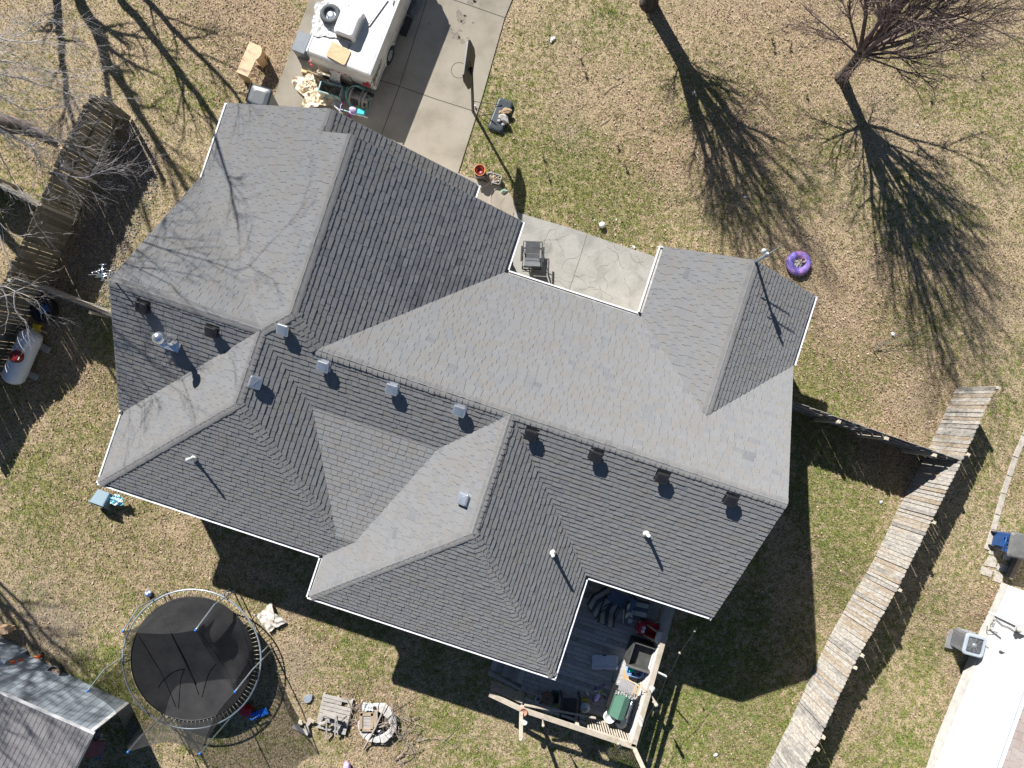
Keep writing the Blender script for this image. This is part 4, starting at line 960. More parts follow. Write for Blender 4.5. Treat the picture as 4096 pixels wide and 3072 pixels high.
pl = [PA(*cpx(x, y), 1.54) for x, y in ((640, 705), (945, 870), (940, 905), (850, 1095), (815, 1100), (540, 950), (527, 925))]
b = MB(); b.prism(pl, 1.508, 1.538); tag(b.build('wooden_board', M_WOOD), 'wood grain board with rounded corners on the camper roof', 'board')
for (pa, pb, w1, lb) in (((1253, 435), (1575, -10), .045, 'long white trim strip with taupe edges on the camper roof'), ((1240, 440), (1420, 165), .02, 'thin short strip beside the long trim strip'), ((1660, 75), (1685, -10), .02, 'short strip at the top edge of the camper roof')):
    A, B = PA(*cpx(*pa), 1.53), PA(*cpx(*pb), 1.53); A.z = B.z = 1.53; tk_ = thing('trim_piece', lb, 'trim strip', A) if False else None
    b = MB(); b.beam(A, B, w1, .02); o = tag(b.build('trim_piece', M_WHP if w1 > .03 else solid('taupe_strip', (.33, .27, .22))), lb, 'trim strip')
# ---------------------------------------------------------------- clutter by the garage
def grey_box():
    c = P(1207, 172, .5); t_ = thing('storage_box', 'grey storage box standing at the left side of the camper', 'box', P(1212, 168)); b = MB(); b.T = frame_at((c.x, c.y, 0), ca_)
    rbox(b, (0, 0, .26), (.40, .62, .50), .02, .01); b.build('body', solid('slate_plastic', (.10, .12, .14), rough=.4), t_); b = MB(); b.T = frame_at((c.x, c.y, 0), ca_); rbox(b, (0, 0, .53), (.44, .66, .05), .03, .012); b.build('lid', solid('slate_lid', (.12, .145, .17), rough=.35), t_)
grey_box()
def cb(x, y): return (1200 + x * .14467, 240 + y * .14467)
c = P(*cb(840, 800), .55); an = pang(*cb(600, 570), *cb(1220, 760)); t_ = thing('glass_tank', 'open rectangular tank with teal rim, full of dry leaves, behind the camper', 'tank', P(*cb(840, 800)))
b = MB(); T_ = frame_at((c.x, c.y, 0), an); b.T = T_; sx, sy, hh = .70, .34, .56
for (x, y, wx_, wy_) in ((0, sy / 2, sx, .02), (0, -sy / 2, sx, .02), (sx / 2, 0, .02, sy), (-sx / 2, 0, .02, sy)): b.box((x, y, hh / 2), (wx_, wy_, hh))
b.box((0, 0, .02), (sx, sy, .03)); b.build('walls', mat('murky_glass', [(.06, .10, .10), (.22, .28, .27), (.55, .56, .54)], scale=6, rough=.3, detail=7), t_)
b = MB(); b.T = T_
for (x, y, wx_, wy_) in ((0, sy / 2, sx + .03, .035), (0, -sy / 2, sx + .03, .035), (sx / 2, 0, .035, sy), (-sx / 2, 0, .035, sy)): b.box((x, y, hh), (wx_, wy_, .035))
b.build('rim', mat('teal_rim', [(.10, .20, .21), (.42, .58, .56)], scale=5, rough=.5), t_)
b = MB(); b.T = T_; rd = random.Random(4)
for k in range(220): x, y = rd.uniform(-.32, .32), rd.uniform(-.14, .14); s_ = rd.uniform(.015, .035); b.box((x, y, .30 + rd.uniform(0, .05)), (s_, s_ * 1.6, .004), rz=rd.uniform(0, 3), rx=rd.uniform(-.6, .6), col=rd.random())
b.box((0, 0, .16), (sx - .05, sy - .05, .26)); b.build('leaf_filling', M_LEAF, t_)
# hose reel
c = P(*cb(1560, 1010), .4); t_ = thing('hose_reel', 'grey hose reel with loose mint green hose behind the camper', 'hose reel', P(*cb(1560, 1010)))
M_REEL = solid('warm_grey_plastic', (.36, .34, .32), rough=.5, var=.15)
an2 = ca_ + .0; b = MB(); b.T = frame_at((c.x, c.y, 0), an2)
for xx in (-.17, .17, .27): b.ring((xx, .02, .33), .23, .028, 28, 6, nrm=Vector((1, 0, 0))); b.lathe((xx, .02, .33), [(.12, -.01), (.12, .01), (.05, .02), (.001, .02)], 18, nrm=Vector((1, 0, 0)))
for xx in (-.25, .34): b.beam((xx, -.22, .03), (xx, .02, .36), .05, .05); b.beam((xx, .26, .03), (xx, .02, .36), .05, .05); b.beam((xx, -.24, .03), (xx, .28, .03), .05, .04)
b.box((.04, -.24, .06), (.6, .12, .08)); b.tube([(-.25, .02, .33), (.34, .02, .33)], .09, 12); b.build('reel', M_REEL, t_)
b = MB(); pts = []
for k in range(40):
    a = k / 39 * 6.28 * 1.9 + 2.4; r_ = .33 + .06 * math.sin(a * .7); pts.append((c.x + .05 + r_ * .95 * math.cos(a), c.y - .02 + r_ * 1.0 * math.sin(a), .10 + .50 * abs(math.sin(a * .5 + .3))))
b.tube(pts, .014, 8); b.build('hose', solid('mint_hose', (.22, .50, .42), rough=.4), t_)
# crumpled heap, wood block, cloth, panel
c = P(1258, 372, .0); b = MB(); b.cloth((c.x, c.y, .035), .95, 1.05, .3, 50, 54, .085, 7, 5.0, .45); tag(b.build('crumpled_paper', M_CARD), 'heap of crumpled tan and white wrapping left of the glass tank', 'packing paper')
c = P(1242, 322, .0); b = MB(); b.cloth((c.x, c.y, .035), .4, .7, -.3, 26, 38, .07, 17, 6.0, .5); tag(b.build('crumpled_paper', M_CARD), 'narrow strip of crumpled wrapping beside the wood block', 'packing paper')
c = P(1220, 283, .07); b = MB(); b.T = frame_at((c.x, c.y, 0), -.15); rbox(b, (0, 0, .075), (.19, .19, .15), .015, .01); tag(b.build('wood_block', mat('sawn_timber', [(.55, .40, .20), (.68, .54, .32)], scale=5, rough=.8, stretch=(5, 1, 1))), 'sawn timber block on the driveway left of the camper', 'wood block')
c = P(1330, 408, .02); b = MB(); b.cloth((c.x, c.y, .035), .62, .26, an, 30, 16, .04, 9, 5.0, .3); tag(b.build('white_cloth', M_TARP), 'crumpled white sheet under the handlebars of the small bicycle', 'cloth')
c = P(1268, 305, .3); b = MB(); b.T = frame_at((c.x, c.y, 0), ca_); b.box((.0, .02, .36), (.42, .03, .62), rx=.25); tag(b.build('leaning_panel', mat('cardboard', [(.42, .30, .16), (.55, .42, .26)], scale=3, rough=.85)), 'cardboard sheet leaning on the rear of the camper', 'cardboard')
c = ray_hit(1352, 312, rp, rn); b = MB(); b.T = frame_at((c.x, c.y, 0), ca_); b.cloth((0, -.09, .6), .34, .22, 0, 20, 16, .05, 21, 7, .4, hfun=lambda a, q: .25 * q); tag(b.build('plastic_bag', M_TARP), 'white plastic bag hanging from the rear of the camper', 'bag')
# child's bicycle
def bicycle(fr, rr, hb, rw, cols, label, name='bicycle', zb=0.0, trainer=False, lean=0.0):
    """fr, rr: world ground points of the front/rear wheels"""
    t_ = thing(name, label, 'bicycle', rr); d = (fr - rr); d.z = 0; L_ = d.length; d.normalize(); s_ = Vector((-d.y, d.x, 0)); ln = (UP + s_ * lean).normalized()
    def W(a, h, s=0.0): return rr + d * a + ln * h + s_ * s + UP * zb
    for (a, nm) in ((0, 'rear'), (L_, 'front')):
        n_ = s_ if nm == 'rear' else (s_ + d * .55).normalized()
        b = MB(); b.ring(W(a, rw), rw - .025, .025, 30, 8, nrm=(n_ - ln * n_.dot(ln))); o = b.build('wheel', cols['tyre'], t_)
        b = MB(); b.lathe(W(a, rw), [(rw - .05, -.004), (rw - .05, .004)], 24, nrm=n_)
        for k in range(10):
            q = k * .628; e1 = ln * math.sin(q) + d * math.cos(q); b.tube([W(a, rw), W(a, rw) + e1 * (rw - .045)], .003, 3)
        b.build('spokes', cols['rim'], o)
    b = MB(); bb = W(L_ * .42, rw * .85); st_ = W(L_ * .34, rw * 1.9); hd = W(L_ * .83, rw * 2.2)
    for p_, q in ((bb, st_), (bb, hd), (st_, hd), (bb, W(0, rw, .035)), (bb, W(0, rw, -.035)), (st_, W(0, rw, .035)), (st_, W(0, rw, -.035)), (hd, W(L_, rw, .04)), (hd, W(L_, rw, -.04))): b.tube([p_, q], .014, 7)
    b.build('frame', cols['frame'], t_)
    b = MB(); s1 = W(L_ * .30, rw * 2.25); b.blob(s1, .11, 3, .1, 2, (1.25, .7, .35), math.atan2(d.y, d.x)); b.tube([st_, s1], .012, 6); b.build('seat', cols['seat'], t_)
    b = MB(); h0 = W(L_ * .80, rw * 2.75); hs = (s_ * 1.0 - d * .15).normalized(); b.tube([hd, h0], .013, 6); b.tube([h0 - hs * hb - d * .06, h0 - hs * hb * .45, h0 + hs * hb * .45, h0 + hs * hb - d * .06], .011, 7); hbm = b.build('handlebar', cols['bar'], t_)
    b = MB()
    for sg in (-1, 1): b.tube([h0 + hs * hb * sg * .72 - d * .03, h0 + hs * hb * sg * 1.05 - d * .065], .018, 8)
    b.build('grips', cols['grip'], hbm)
    b = MB()
    for sg in (-1, 1): b.beam(bb + s_ * sg * .05, bb + s_ * sg * .07 + (d * .10 - ln * .06) * sg, .02, .02); b.box(bb + s_ * sg * .12 + (d * .10 - ln * .06) * sg, (.09, .07, .025), rz=math.atan2(d.y, d.x))
    b.build('pedals', cols['pedal'], t_)
    return t_, W, L_
M_PURP = solid('purple_plastic', (.28, .10, .42), rough=.35, var=.2); M_PINK = solid('magenta_plastic', (.45, .04, .35), rough=.35, var=.2); M_TEAL = solid('turquoise_plastic', (.03, .50, .58), rough=.35, var=.1); M_LILAC = solid('lilac_paint', (.55, .45, .72), rough=.3, var=.15); M_PBLUE = solid('pale_blue_paint', (.40, .62, .68), rough=.3, var=.1)
t_, W, L_ = bicycle(P(*cb(1120, 1390), 0), P(*cb(1760, 1570), 0), .24, .19, dict(tyre=M_WHP, rim=M_PINK, frame=M_PBLUE, seat=M_LILAC, bar=M_LILAC, grip=M_PINK, pedal=M_PINK), "child's pale blue and pink bicycle behind the camper with a turquoise carrier", lean=.25)
b = MB(); c = P(*cb(1690, 1440), .5); b.T = frame_at(c, -.2); rbox(b, (0, 0, 0), (.24, .17, .10), .03, .015); b.build('carrier', M_TEAL, t_)
b = MB(); c = P(*cb(1460, 1360), .5); b.T = frame_at(c, -.2); b.blob((0, 0, 0), .10, 4, .15, 2, (1.3, .9, .5)); b.build('saddle_cover', M_LILAC, t_)
b = MB(); c = P(*cb(1640, 1340), .09); b.blob(c, .12, 2, 0, 3); bl = tag(b.build('ball', mat('yellow_ball', [(.50, .52, .04), (.60, .60, .08)], scale=3, rough=.45)), 'yellow green ball beside the hose reel', 'ball')
# wheelie bin by the garage corner
c = P(1058, 402, .5); t_ = thing('trash_bin', 'dark wheeled bin at the front left corner of the roof', 'bin', P(1058, 402)); an = math.radians(-17); T_ = frame_at((c.x, c.y - .12, 0), an)
b = MB(); b.T = T_; loft(b, [(rrect(.50, .50, .05), .0), (rrect(.62, .66, .06), .92)]); b.build('body', M_DKP, t_)
b = MB(); b.T = T_; loft(b, [(rrect(.68, .74, .08), .92), (rrect(.68, .74, .08), .97), (rrect(.60, .64, .08), 1.01), (rrect(.36, .40, .08), 1.03)]); b.build('lid', M_DKP, t_)
b = MB(); b.T = T_; b.tube([(-.36, .34, .93), (-.40, .40, .93), (-.40, -.2, .9)], .02, 6); b.build('handle', M_BLKP, t_)
# tan child's desk on the leaves
def cd_(x, y): return (920 + x * .2941, 140 + y * .2941)
zt = .62; top = [PA(*cd_(x, y), zt) for x, y in ((265, 90), (420, 158), (432, 190), (430, 235), (415, 275), (385, 312), (350, 338), (322, 400), (243, 570), (85, 503))]
t_ = thing('childrens_desk', 'tan laminate desk with curved top standing on the leafy lawn by the driveway', 'desk', PA(*cd_(260, 340), 0))
b = MB(); b.prism(top, zt - .02, zt); b.build('desktop', M_TANP, t_)
def drop(p0, p1, th=.02, z0=0.0, z1=zt - .02, nm='side_panel'): b = MB(); A, B = Vector((p0.x, p0.y, (z0 + z1) / 2)), Vector((p1.x, p1.y, (z0 + z1) / 2)); b.beam(A, B, th, z1 - z0); b.build(nm, M_TANP, t_)
drop(top[9].lerp(top[8], .03), top[8].lerp(top[9], .05)); drop(top[0], top[1].lerp(top[0], .05)); drop(top[1].lerp(top[3], .1), top[6].lerp(top[4], .2), z0=.0)
mid = top[6]; ml = top[6].lerp(top[9], .35); drop(top[6], top[4] + (top[4] - top[6]) * .2)
b = MB(); b.prism([top[1], top[3], top[5], top[6], top[0].lerp(top[9], .3)], .16, .18); b.build('shelf', M_TANP, t_)
# ---------------------------------------------------------------- basketball hoop
c = P(2002, 465, 0); t_ = thing('basketball_hoop', 'portable basketball hoop with black backboard beside the driveway', 'basketball hoop', P(1892, 446))
pb = P(1892, 444, .05); pt = P(1886, 272, 2.75); b = MB(); b.tube([pb, pb.lerp(pt, .5), pt], [.05, .045, .04], 10); b.build('pole', M_BLACKM, t_)
bp = [P(x, y, z) for x, y, z in ((1889, 170, 3.05), (1900, 200, 3.05), (1890, 285, 2.45), (1866, 350, 2.40), (1849, 310, 2.45), (1866, 240, 3.0))]
axx = (P(1887, 172, 2.75) - P(1863, 348, 2.75)).normalized(); cc = P(1876, 259, 2.72); nrm_b = Vector((axx.y, -axx.x, 0))
if nrm_b.x > 0: nrm_b = -nrm_b
b = MB(); hl, hh = .60, .40; ring_ = []
UB = (UP + nrm_b * .20).normalized()
for (a, h) in ((-1, -.62), (-.8, -1), (.8, -1), (1, -.62), (1, .62), (.8, 1), (-.8, 1), (-1, .62)): ring_.append(cc + axx * hl * a + UB * hh * h)
b.add([p + nrm_b * .02 for p in ring_] + [p - nrm_b * .02 for p in ring_], [tuple(range(8)), tuple(range(15, 7, -1))] + [(i + 8, (i + 1) % 8 + 8, (i + 1) % 8, i) for i in range(8)])
bb_ = b.build('backboard', mat('board_back', [(.03, .03, .032), (.055, .055, .055)], scale=5, rough=.5), t_)
b = MB()
for (a, h) in ((-1, 0), (1, 0)): b.beam(cc + axx * hl * a * .98 - UB * hh * .6, cc + axx * hl * a * .98 + UB * hh * .6, .03, .045, up=axx)
b.beam(cc - axx * hl * .8 + UB * hh, cc + axx * hl * .8 + UB * hh, .045, .02, up=UB); b.beam(cc - axx * hl * .8 - UB * hh, cc + axx * hl * .8 - UB * hh, .045, .02, up=UB); b.build('board_edge', solid('steel_blue_edge', (.05, .07, .09), rough=.4), bb_)
b = MB(); b.tube([pt, cc - nrm_b * .03 - UP * .2], .018, 6); b.tube([pt - UP * .25, cc - nrm_b * .03 - UP * .3 + axx * .18], .014, 6); b.tube([pt - UP * .25, cc - nrm_b * .03 + UP * .2], .014, 6); b.build('bracket', M_BLACKM, t_)
b = MB(); hc = cc + nrm_b * .30 - UP * .30 - axx * .06; b.ring(hc, .228, .009, 36, 6); b.beam(hc - nrm_b * .228, hc - nrm_b * .29, .12, .02); b.build('rim', solid('rusty_ring', (.10, .055, .04), rough=.6), t_)
an = pang(1970, 527, 2017, 402); T_ = frame_at((c.x, c.y, 0), an + 0); b = MB(); b.T = T_
loft(b, [(rrect(1.06, .50, .08), 0), (rrect(1.08, .52, .09), .04), (rrect(1.08, .52, .09), .10), (rrect(1.0, .44, .08), .14), (rrect(.96, .40, .08), .145)]); bs_ = b.build('base', M_DKP, t_)
b = MB(); b.T = T_
for i in range(5):
    for j in range(7):
        for sg in (-1, 1): b.box((sg * (.28 + i * .045), -.17 + j * .055, .148), (.026, .028, .012), rz=.785)
b.build('base_tread', M_BLKP, bs_)
b = MB(); b.tube([P(1892, 405, .30), P(2008, 422, .16)], .011, 5); b.tube([P(1897, 425, .20), P(1985, 498, .16)], .011, 5); b.tube([P(1880, 322, 1.95), P(1893, 320, 1.95)], .012, 5); b.build('strut', M_BLACKM, t_)
b = MB(); b.lathe(P(1900, 425, .08), [(.05, -.02), (.05, .02), (.001, .02)], 12, nrm=Vector((1, .3, 0))); b.build('transport_wheel', M_WHP, t_)
for i, (x, y, r_, sq, m, lb) in enumerate(((2028, 443, .12, (1.35, .8, .55), M_ROCK2, 'tan rock, largest of the tan ones on the basketball base'), (2003, 449, .07, (1, .9, .7), M_ROCK2, 'small ochre rock on the basketball base'), (2016, 474, .14, (.85, 1.3, .6), M_ROCK, 'long pale rock, largest on the basketball base'),
                                    (1999, 466, .06, (1, 1, .7), M_ROCK, 'small grey rock left of the long pale one'), (1996, 483, .06, (1, .9, .7), M_ROCK, 'speckled round rock on the basketball base'), (2013, 497, .06, (1, .9, .6), M_ROCK, 'lowest pale rock on the basketball base'), (2024, 492, .05, (.9, 1.1, .6), M_ROCK, 'small dark rock at the edge of the basketball base'))):
    b = MB(); b.blob(P(x, y, .145 + r_ * .45), r_, i + 3, .22, 2, sq, .4 * i, smooth=False); tag(b.build('rock', m), lb, 'rock', 'rocks weighing down the basketball base')
# ---------------------------------------------------------------- pots and basket on the front walk
def c6(x, y): return (1840 + x * .5464, 380 + y * .5464)
c = P(*c6(150, 585), 0); t_ = thing('planter', 'terracotta pot set in a grey box at the edge of the front walk', 'planter', c); b = MB(); b.T = frame_at(c, .05)
loft(b, [(rrect(.28, .28, .02), 0), (rrect(.33, .33, .02), .36), (rrect(.37, .37, .02), .36), (rrect(.37, .37, .02), .40), (rrect(.31, .31, .02), .40), (rrect(.28, .28, .02), .2)], close1=True); b.build('box', solid('grey_weave', (.17, .17, .17), rough=.7), t_)
b = MB(); b.lathe(c + UP * .30, [(.10, -.05), (.155, .16), (.185, .17), (.185, .21), (.165, .21), (.15, .14), (.12, .02), (.001, .02)], 28); b.build('pot', solid('orange_terracotta', (.62, .20, .07), rough=.5, var=.1), t_)
b = MB(); b.lathe(c + UP * .36, [(.10, -.0), (.115, .10), (.105, .10), (.09, .02), (.001, .015)], 24); b.build('inner_pot', solid('dark_red_pot', (.22, .035, .03), rough=.35), t_)
c = P(*c6(250, 622), 0); t_ = thing('wire_basket', 'shallow grey tub of pale dried cuttings on the front walk', 'basket', c); an = math.radians(-15); b = MB(); b.T = frame_at(c, an)
loft(b, [(rrect(.34, .22, .04), 0), (rrect(.42, .28, .05), .17), (rrect(.46, .32, .06), .175), (rrect(.46, .32, .06), .19), (rrect(.41, .27, .05), .19), (rrect(.36, .23, .05), .05)]); b.build('tub', solid('grey_tub', (.33, .34, .34), rough=.5), t_)
b = MB(); rd = random.Random(8)
for k in range(90): p_ = c + Vector((rd.gauss(0, .09), rd.gauss(0, .06), .12)); d = Vector((rd.gauss(0, 1), rd.gauss(0, 1), rd.uniform(.3, 1.5))).normalized() * rd.uniform(.06, .16); b.tube([p_, p_ + d * .5 + UP * .01, p_ + d], [.010, .014, .004], 4, col=rd.random())
b.build('cuttings', mat('straw', [(.45, .35, .22), (.66, .56, .42), (.76, .70, .60)], scale=5, rough=.9, tone=.8), t_)
b = MB(); pts = [c6(162, 675), (c6(205, 655)), c6(250, 632), c6(290, 630), c6(292, 665), c6(262, 685), c6(232, 710), c6(222, 750), c6(222, 800), c6(224, 860)]
b.tube([P(x, y, .05 if i < 2 else (.21 if i < 4 else .045)) for i, (x, y) in enumerate(pts)], .011, 6)
o = b.build('rope', mat('red_white_rope', [(.55, .10, .10), (.62, .52, .50), (.72, .70, .68)], scale=30, rough=.8)); tag(o, 'striped red and white rope running from the tub along the walk', 'rope')
c = P(*c6(318, 706), .06); t_ = thing('garden_ornament', 'small pale garden ornament beside the striped rope', 'ornament', P(*c6(318, 706))); b = MB(); b.blob(c, .075, 5, .1, 2, (1.3, .8, .7), .2); b.blob(c + Vector((.10, .02, .0)), .03, 2, .1, 2); b.build('body', mat('pale_green_glaze', [(.20, .35, .28), (.66, .70, .66)], scale=14, rough=.4), t_)
b = MB(); b.blob(c + Vector((-.01, .01, .04)), .045, 3, .1, 2, (1.2, .9, .6)); b.build('shell', mat('green_glaze', [(.08, .30, .22), (.3, .42, .2)], scale=20, rough=.3), t_)
# ---------------------------------------------------------------- patio chair, ball, planter
c = P(2128, 1030, .045); t_ = thing('patio_chair', 'grey padded reclining chair with black frame on the stamped patio', 'chair', c); an = math.radians(-3); T_ = frame_at(c, an)
M_CUSH = mat('grey_cushion', [(.075, .08, .09), (.12, .125, .135)], scale=6, rough=.9, bump=.3); zs = .42
def CB(): b = MB(); b.T = T_; return b
b = CB()
for k, (y0, y1, z0, z1) in enumerate(((.42, .22, .44, .43), (.22, .04, .43, .41), (.04, -.12, .41, .42), (-.12, -.25, .45, .62), (-.25, -.38, .62, .86))):
    A, B = Vector((0, y0 - .008, z0)), Vector((0, y1 + .008, z1)); b.beam(A, B, .46, .05)
b.build('cushion', M_CUSH, t_); b = CB(); b.beam((0, -.36, .90), (0, -.50, 1.02), .50, .08); b.build('headrest', mat('grey_headrest', [(.14, .145, .155), (.19, .195, .205)], scale=6, rough=.9), t_)
b = CB(); b.box((.0, -.44, 1.01), (.16, .02, .004)); b.box((.10, -.44, 1.01), (.022, .022, .006)); b.build('logo', M_WHP, t_) if False else None
b = CB()
for sx in (-.30, .30):
    b.tube([(sx, .40, .42), (sx, -.10, .42), (sx, -.48, 1.02)], .014, 6); b.tube([(sx, .30, .0), (sx, -.15, .60)], .013, 6); b.tube([(sx, -.38, .0), (sx, .12, .62)], .013, 6)
b.tube([(-.30, .42, .42), (.30, .42, .42)], .014, 6); b.tube([(-.30, -.50, 1.03), (.30, -.50, 1.03)], .014, 6); b.tube([(-.3, .3, .02), (.3, .3, .02)], .012, 6); b.tube([(-.3, -.38, .02), (.3, -.38, .02)], .012, 6); b.tube([(-.28, -.56, .80), (-.28, -.5, 1.0)], .01, 5); b.tube([(-.3, -.60, .78), (.26, -.60, .78)], .01, 5); b.build('frame', M_BLACKM, t_)
for sx in (-.34, .34): b = CB(); b.beam((sx, .22, .62), (sx, -.26, .64), .055, .035); b.build('armrest', M_BLKP, t_)
b = CB()
for k in range(14):
    y = .38 - k * .045
    for sx in (-.265, .265): b.tube([(sx - .03, y, .42), (sx + .03, y - .02, .425)], .004, 3)
b.build('lacing', solid('grey_cord', (.25, .25, .25)), t_)
def ball(px, py, r, m, lb, z=0): b = MB(); b.blob(P(px, py, r + z), r, 0, 0.0, 3); tag(b.build('ball', m), lb, 'ball')
ball(2409, 900, .105, mat('white_ball', [(.62, .62, .58), (.76, .76, .73)], scale=8, rough=.5), 'white ball on the grass in front of the patio')
ball(594, 2375, .11, mat('blue_white_ball', [(.06, .12, .42), (.10, .18, .50), (.62, .66, .72)], scale=4, rough=.35, contrast=(.42, .5)), 'blue and white ball on the lawn above the trampoline')
b = MB(); b.blob(P(1387, 3070, .1), .16, 5, .12, 3, (.8, 1.2, .8)); tag(b.build('deflated_ball', mat('lilac_vinyl', [(.42, .30, .55), (.58, .46, .70)], scale=5, rough=.35)), 'crumpled lilac inflatable cut by the bottom edge', 'inflatable')
c = P(3188, 1056, 0); t_ = thing('tyre_planter', 'purple and pink painted tyre planter right of the roof corner', 'planter', c)
b = MB(); b.ring(c + UP * .12, .275, .125, 44, 14, sq=.95); b.build('tyre', mat('painted_tyre', [(.16, .12, .50), (.30, .22, .62), (.55, .25, .58)], scale=3.2, rough=.5, detail=4, contrast=(.35, .65)), t_)
b = MB(); b.lathe(c, [(.19, .10), (.12, .15), (.001, .17)], 20); rd = random.Random(6)
for k in range(50): a = rd.uniform(0, 6.28); r_ = rd.uniform(0, .16); b.blob(c + Vector((r_ * math.cos(a), r_ * math.sin(a), .16 + rd.uniform(0, .02))), rd.uniform(.014, .035), k, .2, 1, col=rd.random(), smooth=False)
b.build('stones', M_ROCK, t_)
b = MB(); q = c + Vector((.12, .07, .20)); b.lathe(q, [(.06, -.06), (.078, .05), (.068, .05), (.055, -.02), (.001, -.02)], 18); tag(b.build('flower_pot', mat('pink_clay', [(.45, .28, .24), (.58, .42, .38)], scale=8, rough=.8)), 'little clay pot standing inside the purple tyre planter', 'pot')
# service mast at the right wing gable
gp = HW(ru_w, -5.40, zw); t_ = thing('service_mast', 'power service mast with insulators at the peak of the right front gable', 'mast', gp); dirn = Vector((.45, .28, 0))
b = MB(); b.tube([gp - UP * .6, gp + UP * .75], .045, 8); b.tube([gp + UP * .75, gp + UP * .85 + Vector((.05, .03, 0))], .04, 8); b.build('pipe', M_STEEL, t_)
b = MB(); m0 = gp + UP * .62
for z_, off_ in ((.62, (.0, .0)), (.42, (-.04, .02))): b.tube([gp + UP * z_ - dirn * .35, gp + UP * z_ + dirn * 1.1], .011, 5)
b.build('cross_rod', M_STEEL, t_)
for (x, y) in ((.06, .04), (-.02, .13)): b = MB(); b.lathe(gp + Vector((x, y, .70)), [(.07, -.02), (.06, .01), (.02, .05), (.001, .06)], 16); b.build('insulator', solid('grey_glass', (.42, .46, .48), rough=.2), t_)
# TV antenna at the left gable
c0 = PA(*(1740 * .2351, 900 + 950 * .2351), 6.1); t_ = thing('tv_antenna', 'silver roof TV antenna at the peak of the left gable', 'antenna', HW(-10.25, .28, TOP))
def ca4(x, y, z=6.1): return PA(x * .2351, 900 + y * .2351, z)
b = MB(); b.tube([HW(-10.2, .28, TOP - .1), ca4(1890, 970, 5.9)], .02, 6); b.tube([ca4(1890, 970, 5.9), ca4(1745, 915, 6.1)], .016, 6); b.build('mast', M_ALU, t_)
b = MB(); b.tube([ca4(1740, 660), ca4(1740, 950)], .014, 6); b.build('boom', M_ALU, t_)
b = MB()
for (p_, q) in (((1685, 678), (1810, 665)), ((1680, 750), (1812, 742)), ((1505, 850), (1990, 818)), ((1640, 862), (1930, 858)), ((1620, 890), (1890, 870)), ((1565, 800), (1700, 795)), ((1565, 800), (1580, 850)), ((1640, 790), (1730, 850)), ((1740, 790), (1880, 860)), ((1620, 785), (1740, 765)), ((1715, 945), (1765, 940)), ((1800, 770), (1935, 790))): b.tube([ca4(*p_), ca4(*q, 6.1)], .009, 4)
b.build('elements', M_ALU, t_)
# ================================================================ LEFT YARD
# propane tank
def c5(x, y): return (x * .18083, 1250 + y * .18083)
A, B = P(*c5(705, 500), .47), P(*c5(285, 1460), .47); ax_ = (B - A); LT = ax_.length; ax_.normalize(); R_t = .34; up_t = UP
t_ = thing('propane_tank', 'white horizontal propane tank with a red dome against the dark left fence', 'gas tank', P(90, 1425))
b = MB(); prof = [(.001, -.17), (.12, -.155), (.22, -.11), (.30, -.04), (R_t, .06)] + [(R_t, LT * k / 6 + 0) for k in range(1, 6)] + [(R_t, LT - .06), (.30, LT + .04), (.22, LT + .11), (.12, LT + .155), (.001, LT + .17)]
b.lathe(A, prof, 40, nrm=ax_); b.build('tank', mat('white_blue_enamel', [(.62, .66, .72), (.74, .77, .82)], scale=3, rough=.35, fine=.04), t_)
side = Vector((-ax_.y, ax_.x, 0)); 
dc = ray_hit(*c5(330, 970), A + UP * .42, UP); b = MB(); b.lathe(dc - UP * .14, [(.20, 0), (.20, .10), (.17, .16), (.10, .20), (.001, .215)], 26); dm = b.build('valve_dome', mat('dark_red_paint', [(.17, .012, .015), (.24, .02, .022)], scale=6, rough=.4), t_)
b = MB(); b.box(dc + Vector((.13, -.06, .03)), (.05, .10, .01), rz=-.3); b.build('dome_label', solid('label_grey', (.45, .42, .40)), dm)
for k, q in enumerate(((.18), (.82))):
    p_ = A + ax_ * LT * q
    b = MB(); b.beam(p_ - UP * .34 - side * .22, p_ - UP * .34 + side * .22, .10, .06, up=UP); b.beam(p_ - UP * .42 - side * .1, p_ - UP * .42 + side * .45, .2, .1); b.build('foot', M_STEEL if k < 0 else solid('concrete_block_%d' % k, (.34, .34, .33), rough=.9), t_)
for e_, s_ in ((A - ax_ * .15 + UP * .12, 1), (B + ax_ * .15 + UP * .0, -1)): b = MB(); b.ring(e_, .04, .014, 18, 6); b.build('lifting_lug', M_WHP, t_)
b = MB(); p_ = ray_hit(*c5(380, 745), A + UP * .33, UP); b.lathe(p_, [(.03, 0), (.03, .04), (.001, .05)], 10); b.beam(p_ + Vector((-.05, .05, .02)), p_ + Vector((.0, -.05, .02)), .02, .03); b.build('fitting', M_WHP, t_)
# big tyre with blue rubbish
c = P(188, 1240, 0); t_ = thing('old_tyre', 'large black tyre lying in the shade behind the side fence', 'tyre', c); b = MB(); b.ring(c + UP * .13, .295, .13, 44, 14, sq=1.0)
for k in range(40): a = k / 40 * 6.283; b.box(c + Vector((math.cos(a) * .40, math.sin(a) * .40, .13)), (.03, .03, .2), rz=a + .3)
b.build('tread', M_RUB, t_)
b = MB(); b.cloth(c + UP * .06, .34, .30, .4, 22, 20, .07, 31, 9, .3); tag(b.build('blue_rubbish', mat('blue_film', [(.02, .08, .22), (.05, .20, .42), (.35, .50, .55)], scale=12, rough=.35)), 'crumpled blue plastic lying inside the big tyre', 'rubbish')
c = P(155, 1314, .06); t_ = thing('toy_car', 'black and yellow toy beside the top of the propane tank', 'toy', P(155, 1314)); b = MB(); b.T = frame_at((c.x, c.y, 0), -.1); rbox(b, (-.06, 0, .11), (.22, .26, .2), .05, .02); b.build('black_half', M_DKP, t_)
